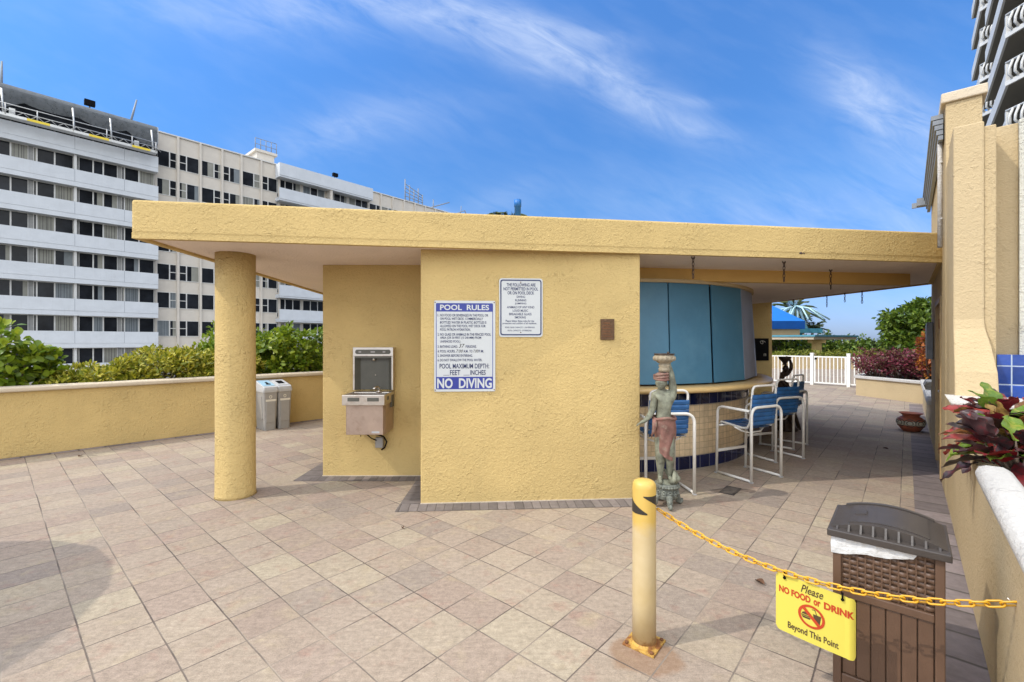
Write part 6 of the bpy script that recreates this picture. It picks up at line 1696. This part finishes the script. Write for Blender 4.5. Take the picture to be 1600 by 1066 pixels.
# ribbon balconies of the near wing
bands = [(z - 1.50, z) for z in FL] + [(21.2, TOP)]
for z0, z1 in bands:
    mb = MB(); cbox(mb, -34, 0, -0.14, 0.0, z0 + 0.42, z1)
    mb.prism([cl(-34, -0.74), cl(0, -0.74), cl(0, -0.025), cl(-34, -0.025)], z0, z0 + 0.416)
    b = obj('balcony_band', mb, M['bld_grey'], cb_, True)
    mb = MB()
    for a in (-6.02, -2.6, -11.8, -15.0, -21, -26): cbox(mb, a - 0.012, a + 0.012, -0.01, 0.004, z0 + 0.42, z1)
    obj('panel_joints', mb, M['grey_paint'], b, True)
# beige bays
mulls = [0.0] + [a_of(u, -1.2) for u in (278, 313, 347, 377, 408, 436)]
bay = (mulls[-1] - mulls[0]) / 6
aB0, aB1 = a_of(437, 0.0), a_of(583, 0.0)
mb = MB()
for a in mulls + [aB1 + i * bay for i in range(0, 12)]: cbox(mb, a - 0.10, a + 0.10, -1.26, -1.06, -1.3, TOP)
obj('pilasters', mb, M['bld_beige'], cb_, True)
rw_ = random.Random(12)
WF, WG, WC, WB_ = M['bld_white'], M['glass'], M['curtain'], M['curtain_grey']


def window(a0, a1, z0, z1, n, split, hung=None):
    """a frame with panes; split = positions of mullions (fractions)"""
    mb = MB(); t = 0.06; mb.cur = 0
    cbox(mb, a0, a1, n - .02, n + .05, z0, z0 + t); cbox(mb, a0, a1, n - .02, n + .05, z1 - t, z1)
    xs = [0] + list(split) + [1]
    for f in xs:
        x = a0 + (a1 - a0) * f; w_ = 0.05 if 0 < f < 1 else 0.04; xa = max(a0, x - w_); xb = min(a1, x + w_); cbox(mb, xa, xb, n - .018, n + .055, z0 + t, z1 - t)
    for i in range(len(xs) - 1):
        pa_ = a0 + (a1 - a0) * xs[i] + 0.05; pb_ = a0 + (a1 - a0) * xs[i + 1] - 0.05
        if hung and i in hung: mb.cur = 0; cbox(mb, pa_, pb_, n - .01, n + .045, (z0 + z1) / 2 - .035, (z0 + z1) / 2 + .035)
        mode = rw_.random()
        if mode < 0.66:
            mb.cur = 1; cbox(mb, pa_, pb_, n - .015, n + 0.004, z0 + t, z1 - t)
        elif mode < 0.82:
            mb.cur = 2 if rw_.random() < .6 else 3; cbox(mb, pa_, pb_, n - .015, n + 0.002, z0 + t, z1 - t)
            k = max(2, int((pb_ - pa_) / 0.16)); mb.cur = 1
            for j in range(1, k): x = pa_ + (pb_ - pa_) * (j + rw_.uniform(-.25, .25)) / k; cbox(mb, x - .012, x + .012, n - .01, n + 0.006, z0 + t, z1 - t)
        else:
            f = rw_.uniform(0.25, 0.7); x = pa_ + (pb_ - pa_) * f; mb.cur = 1; cbox(mb, pa_, x, n - .015, n + 0.004, z0 + t, z1 - t); mb.cur = 2 if rw_.random() < .6 else 3; cbox(mb, x, pb_, n - .015, n + 0.004, z0 + t, z1 - t)
    return mb


for ki, z in enumerate(FL + [TOP - 1.55]):
    if ki == len(FL): break
    za, zb = z - 0.12, z + 1.40
    for bay0 in (-5.95, -11.8, -17.65):
        obj('window', window(bay0 + 0.25, bay0 + 2.95, za, zb, -0.72, (0.36, 0.62)), [WF, WG, WC, WB_], cb_, True)
        obj('window', window(bay0 + 3.25, bay0 + 5.75, za, zb, -0.72, (0.08, 0.52)), [WF, WG, WC, WB_], cb_, True)
        mb = MB(); cbox(mb, bay0 - 0.09, bay0 + 0.09, -0.745, -0.30, za, zb); obj('pier', mb, M['bld_white'], cb_, True)
# the darker open loggia floor under the netting is covered by the same windows; now the beige bays
for k, z in enumerate(FL):
    for i in range(6):
        a0 = mulls[i] + 0.12; a1 = mulls[i + 1] - 0.12; mir = i % 2
        if k < 6 and k not in (0, 1, 2, 3, 4, 5): continue
        obj('window', window(a0, a1, z - 0.42, z + 1.25, -1.25, (0.64,) if not mir else (0.36,), hung=(1,) if not mir else (0,)), [WF, WG, WC, WB_], cb_, True)
# second balcony wing
for z0, z1 in [(FL[-1] - 1.5, FL[-1]), (FL[-2] - 1.5, FL[-2]), (FL[-3] - 1.5, FL[-3]), (FL[-4] - 1.5, FL[-4]), (FL[-5] - 1.5, FL[-5]), (FL[-6] - 1.5, FL[-6]), (FL[-7] - 1.5, FL[-7]), (21.2, TOP)]:
    mb = MB(); cbox(mb, aB0, aB1, -0.14, 0.0, z0 + .2, z1); cbox(mb, aB0, aB1, -1.24, -0.05, z0, z0 + 0.19); cbox(mb, aB0, aB0 + .12, -1.24, -0.15, z0 + .2, z1 - (0.0 if z1 > 22 else 1.1)); obj('balcony_band', mb, M['bld_grey'], cb_, True)
stuff_w = MB()
for k, z in enumerate(FL):
    for i in range(4):
        wdt = (aB1 - aB0) / 4; a0 = aB0 + wdt * i
        mm = window(a0 + 0.15, a0 + wdt - 0.15, z - 0.9, z + 1.35, -1.24, (0.34, 0.67))
        if k == len(FL) - 1: obj('window', mm, [WF, WG, WC, WB_], cb_, True)
        else: o_ = len(stuff_w.v); stuff_w.v += mm.v; stuff_w.f += [[j + o_ for j in f] for f in mm.f]; stuff_w.mi += mm.mi; stuff_w.sm += mm.sm
    for i in range(10):
        a0 = aB1 + bay * i
        mm = window(a0 + 0.12, a0 + bay - 0.12, z - 0.42, z + 1.25, -1.25, (0.64,)); o_ = len(stuff_w.v); stuff_w.v += mm.v; stuff_w.f += [[j + o_ for j in f] for f in mm.f]; stuff_w.mi += mm.mi; stuff_w.sm += mm.sm
far = obj('window', stuff_w, [WF, WG, WC, WB_], cb_, True); far['kind'] = 'stuff'
mb = MB(); cbox(mb, aB0 + 6.4, aB0 + 6.7, -1.2, -0.16, 18.4, 21.2); obj('balcony_divider', mb, M['bld_beige'], cb_, True)
mb = MB(); cbox(mb, a_of(424), a_of(452), -9, -4.4, TOP + 0.1, TOP + 2.2); cbox(mb, a_of(420), a_of(456), -9.2, -4.2, TOP + 2.2, TOP + 2.5)
ph = obj('rooftop_penthouse', mb, M['bld_beige'], cb_, True)
mb = MB()
a0, a1 = a_of(421), a_of(455)
for i in range(5):
    p = cl(a0 + (a1 - a0) * i / 4, -4.3); mb.tube([p + Vector((0, 0, TOP + 2.5)), p + Vector((0, 0, TOP + 3.8))], 0.05, 5)
for zz in (3.1, 3.8): mb.tube([cl(a0, -4.3, TOP + zz), cl(a1, -4.3, TOP + zz)], 0.04, 5)
obj('railing', mb, M['grey_paint'], ph, True)
lowb = MB(); cbox(lowb, -34, 40, 0.2, 6.0, -1.3, -0.75); struct('street_terrace', lowb, M['bld_beige'])
lowb = MB(); cbox(lowb, -34, 40, 0.1, 0.35, -0.75, -0.55); solo('terrace_kerb', lowb, M['bld_white'], 'long white kerb wall at the foot of the condominium', 'kerb')
# debris netting on the top floor; a black sheet behind paints the loggia's shade
mb = MB(); segs = [a_of(u, 0.4) for u in (-60, 0, 38, 120, 180, 248)]; n = 60; vs = []
aL, aR = -16.0, -0.1
for i in range(n + 1):
    a = aL + (aR - aL) * i / n; seg = (a - aL) / 3.4; f = seg - int(seg); low = 21.7 - 0.95 * (1 - (2 * f - 1) ** 2) * (0.6 + 0.4 * math.sin(int(seg) * 2)) + 0.0
    for j in range(5):
        t = j / 4; zz = TOP - 0.02 + (low - TOP) * t; vs.append(cl(a, 0.10 + 0.18 * math.sin(t * PI) + 0.05 * math.sin(a * 2.3) * t, zz))
mb.add(vs, [(i * 5 + j, (i + 1) * 5 + j, (i + 1) * 5 + j + 1, i * 5 + j + 1) for i in range(n) for j in range(4)], True)
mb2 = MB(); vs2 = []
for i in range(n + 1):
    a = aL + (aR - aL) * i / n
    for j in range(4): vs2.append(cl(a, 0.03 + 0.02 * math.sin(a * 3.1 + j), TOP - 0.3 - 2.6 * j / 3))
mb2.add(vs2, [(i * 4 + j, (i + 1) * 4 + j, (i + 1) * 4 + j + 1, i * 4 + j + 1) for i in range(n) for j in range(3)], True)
nt_ = solo('debris_netting', mb, M['net'], 'sagging dark debris netting along the top of the grey wing', 'netting')
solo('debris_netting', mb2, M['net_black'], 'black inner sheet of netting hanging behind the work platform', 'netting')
sw = thing('swing_stage', 'suspended aluminium work platform with yellow panels on the grey wing', 'work platform', cl(-8, 0.7, 19.9))
mb = MB(); cbox(mb, -16, -0.3, 0.35, 1.05, 19.90, 20.05); cbox(mb, -16, -0.3, 1.05, 1.09, 19.9, 20.12); obj('deck', mb, M['alu'], sw, True)
mb = MB()
for zz in (20.45, 20.9): mb.tube([cl(-16, 1.07, zz), cl(-0.3, 1.07, zz)], 0.035, 6)
x = -16; i = 0
while x < -0.7:
    mb.tube([cl(x, 1.07, 20.1), cl(x + .4, 1.07, 20.45), cl(x + .8, 1.07, 20.1)], 0.025, 5); x += 0.8
for x in (-14, -11.6, -10.2, -8.4, -6.2, -4.0, -2.2, -0.4): mb.tube([cl(x, 1.07, 20.0), cl(x, 1.07, 20.95)], 0.045, 6)
obj('guard_rail', mb, M['alu'], sw, True)
for a0 in (-9.0, -5.2, -2.2):
    mb = MB(); cbox(mb, a0, a0 + 1.35, 1.094, 1.115, 19.91, 20.11); obj('yellow_panel', mb, M['stage_yellow'], sw, True)
mb = MB()
for a in (-10.3, -6.1, -3.6, -0.55):
    mb = MB(); mb.tube([cl(a, 0.75, 20.0), cl(a - 0.1, 0.55, 22.2)], 0.07, 6); obj('hoist_post', mb, M['alu'], sw, True)
for a in (-10.0, -2.0):
    mb = MB(); cbox(mb, a, a + .35, 0.5, 0.85, 20.06, 20.7); obj('hoist_motor', mb, M['alu'], sw, True)
def floodlight(a, label, s=1.0):
    t = thing('floodlight', label, 'floodlight', cl(a, -0.6, TOP), 0, 'floodlights on the condominium roof')
    mb = MB(); mb.tube([(0, 0, 0), (0, 0, 0.35 * s)], 0.06, 6); obj('bracket', mb, M['grey_paint'], t)
    mb = MB(); mb.box((0.1, -0.1, 0.62 * s), (0.75 * s, 0.45 * s, 0.5 * s), CANG, ); obj('lamp_head', mb, M['black'], t, bevel=0.04)
floodlight(a_of(140, -0.6), 'black floodlight on the roof edge above the debris netting')
floodlight(a_of(523, -0.6), 'black floodlight on the roof edge above the second balconies', 0.9)
def mast(a, n_, dz, tip, label, r=0.09):
    mb = MB(); p = cl(a, n_, TOP - .2); mb.tube([p, p + Vector(tip) * .5 + Vector((0, 0, 0)), p + Vector(tip)], [r, r, r * .7], 6); solo('roof_mast', mb, M['grey_paint'], label, 'mast')
mast(a_of(203, -0.8), -0.8, 0, (0.5, 0.2, 2.5), 'tilted mast on the roof above the end of the netting')
mast(a_of(2, -0.8), -0.8, 0, (0.05, 0.0, 2.3), 'upright mast on the roof at the far left')
tr_ = thing('roof_ladder_rack', 'dark spiky metal rack standing on the condominium roof', 'roof equipment', cl(a_of(645, -1.5), -1.5, TOP))
mb = MB(); a0, a1 = a_of(633, -1.5), a_of(660, -1.5)
for i, hh in enumerate((3.4, 2.7, 2.2, 2.6, 1.8)): mb.tube([cl(a0 + (a1 - a0) * i / 4, -1.5, TOP - .2), cl(a0 + (a1 - a0) * i / 4, -1.5, TOP + hh)], 0.09, 6)
for k in range(5): mb.tube([cl(a0, -1.5, TOP + 0.3 + k * 0.6), cl(a1, -1.5, TOP + 0.2 + k * 0.36)], 0.06, 5)
obj('rack', mb, M['grey_paint'], tr_, True)
mb = MB(); a0, a1 = a_of(677, -1.5), a_of(702, -1.5); mb.tube([cl(a0, -1.5, TOP - .2), cl(a0, -1.5, TOP + 1.6)], 0.08, 6); mb.tube([cl(a0 - .5, -1.5, TOP + 0.2), cl(a1, -1.5, TOP + 1.9)], 0.10, 6); solo('roof_davit', mb, M['grey_paint'], 'slanted davit arm on the condominium roof right of the dark rack', 'davit')
mb = MB(); a0, a1 = a_of(705, -1.5), a_of(726, -1.5); mb.tube([cl(a0, -1.5, TOP - .2), cl(a1, -1.5, TOP + 1.3), cl(a1 + 1, -1.5, TOP - .2)], 0.10, 6); mb.tube([cl(a1 - 1, -1.5, TOP + .2), cl(a1 - .8, -1.5, TOP + 1.9)], 0.06, 5); solo('roof_davit', mb, M['grey_paint'], 'low folded davit at the far end of the condominium roof', 'davit')

# ------------------------------------------------------------------ high-rise at the upper right
TD = D1.copy(); TNn = -N2; TO = Vector((29.95, 27.6, 0))


def tw(a, n, zz=0.0): return TO + TD * a + TNn * n + Vector((0, 0, zz))


def tbox(mb, a0, a1, n0, n1, z0, z1): mb.prism([tw(a0, n0), tw(a1, n0), tw(a1, n1), tw(a0, n1)], z0, z1)


twr = thing('high_rise', 'tall grey balcony tower rising behind the right-hand wall', 'building', tw(8, -9, -1.3))
WB0 = -4.6
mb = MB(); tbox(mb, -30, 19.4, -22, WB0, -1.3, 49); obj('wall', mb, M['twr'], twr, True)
# each floor: two plates with a solid side parapet and a front edge cut back at an angle, railed
for k in range(0, 11):
    z = 19.96 - 2.9 * 4 + 2.9 * k
    mb = MB(); mb.cur = 0
    mb.prism([tw(19.6, WB0 + .01), tw(19.6, -0.02), tw(13.0, -0.02), tw(9.4, -3.14), tw(9.4, WB0 + .01)], z + 0.01, z + 0.22)
    mb.prism([tw(9.39, WB0 + .01), tw(9.8, WB0 + .01), tw(9.8, -0.02), tw(0.0, -0.02), tw(-4.6, -4.02), tw(-12, -4.02), tw(-12, WB0 + .01)], z + 0.012, z + 0.222)
    b = obj('balcony', mb, M['twr_under'], twr, True)
    mb = MB()
    for a0, a1 in ((13.0, 19.6), (0.0, 9.8)):
        tbox(mb, a0, a1, -0.12, 0.0, z, z + 0.95)
        p, q = tw(a0, 0.0), tw(a0 - 3.6 if a0 else -4.6, -3.12 if a0 else -4.0); d = (q - p).normalized(); o = Vector((-d.y, d.x, 0)) * 0.06
        mb.prism([p - o, q - o, q + o, p + o], z - 0.02, z + 0.26)
        tbox(mb, a0 - 0.05, a0 + 0.32, -0.22, 0.01, z + 0.2, z + 1.4)
    obj('parapet', mb, M['twr_edge'], b, True)
    mb = MB()
    for (p, q) in ((tw(13.0, 0), tw(9.4, -3.12)), (tw(0, 0), tw(-4.6, -4.0))):
        d = (q - p); n_ = int(d.length / 0.33); o = Vector((-d.y, d.x, 0)).normalized(); o = o if (o.dot(Vector((-1, -1, 0))) > 0) else -o
        mb.tube([p + Vector((0, 0, z + 1.38)), q + Vector((0, 0, z + 1.38))], 0.06, 6)
        for i in range(1, n_):
            g = p + d * ((i + .2) / n_)
            mb.tube([g + Vector((0, 0, z + 0.24)), g + o * 0.26 + Vector((0, 0, z + 0.50)), g + o * 0.22 + Vector((0, 0, z + 0.85)), g + Vector((0, 0, z + 1.38))], 0.075, 5)
    obj('railing', mb, M['twr_edge'], b, True)
    mb = MB()
    for a in (14.5, 17.0, 2.0, 5.5, -6): tbox(mb, a, a + 1.9, WB0 - .02, WB0 + .04, z + 0.3, z + 2.4)
    obj('glass_doors', mb, M['glass'], b, True)

# ------------------------------------------------------------------ drain set in the paving
g = gr(1141, 767)
fdn = thing('floor_drain', 'dark flat drain cover let into the paving between the green statue and the stools', 'drain', (g.x, g.y, 0.0), ANG1)
mb = MB(); mb.box((0, 0, 0.004), (0.29, 0.15, 0.006))
obj('cover', mb, M['drain'], fdn, bevel=0.002)
mb = MB()
for i in range(9): mb.box((-0.112 + 0.028 * i, 0, 0.0085), (0.008, 0.11, 0.003))
obj('bars', mb, M['drain_bar'], fdn)

# ------------------------------------------------------------------ fallen leaves on the paving
for (u, v, lab) in [(125, 714, 'curled dry leaf at the foot of the left planter wall'), (1187, 912, 'dark dry leaf on the paving left of the yellow sign'), (629, 827, 'small dark leaf scrap on the paving in front of the main wall'), (1384, 702, 'dry leaf on the shaded paving beyond the litter bin')]:
    g = gr(u, v); mb = MB(); rg = np.random.default_rng(u)
    n_ = 10; a = rg.uniform(0, 6); L = 0.075 if u != 629 else 0.035
    vs = []
    for i in range(n_ + 1):
        s = i / n_; wv = L * .28 * math.sin(PI * s) + .001
        for j in (-1, 0, 1): vs.append(Vector((g.x + math.cos(a) * L * (s - .5) - math.sin(a) * wv * j, g.y + math.sin(a) * L * (s - .5) + math.cos(a) * wv * j, 0.006 + 0.02 * abs(j) * math.sin(PI * s) + 0.006 * s)))
    mb.add(vs, [(i * 3 + j, (i + 1) * 3 + j, (i + 1) * 3 + j + 1, i * 3 + j + 1) for i in range(n_) for j in range(2)], True)
    solo('dry_leaf', mb, M['dry_leaf'], lab, 'leaf', 'dry leaves on the paving')

ps_ = thing('parasol', 'open parasol standing just outside the left edge of the view', 'parasol', (-5.82, 1.72, 0))  # added out of view only to throw shade on the near paving
mb = MB(); r0 = [Vector((1.35 * math.cos(2 * PI * i / 20 + .2), 1.35 * math.sin(2 * PI * i / 20 + .2), 2.12)) for i in range(20)]; r1 = [Vector((p.x, p.y, 2.25)) for p in r0]; r2 = [Vector((p.x * .04, p.y * .04, 2.72)) for p in r0]
mb.loft([r0, r1, r2], True, False, False); obj('canopy', mb, M['canvas_blue'], ps_)
mb = MB(); mb.tube([(0, 0, 0.05), (0, 0, 2.8)], 0.025, 12); obj('pole', mb, M['white_metal'], ps_)
mb = MB(); mb.lathe([(0.28, 0), (0.28, 0.06), (0.08, 0.12), (0.04, 0.30), (0.0, 0.30)], 24); obj('base', mb, M['bin_grey'], ps_)
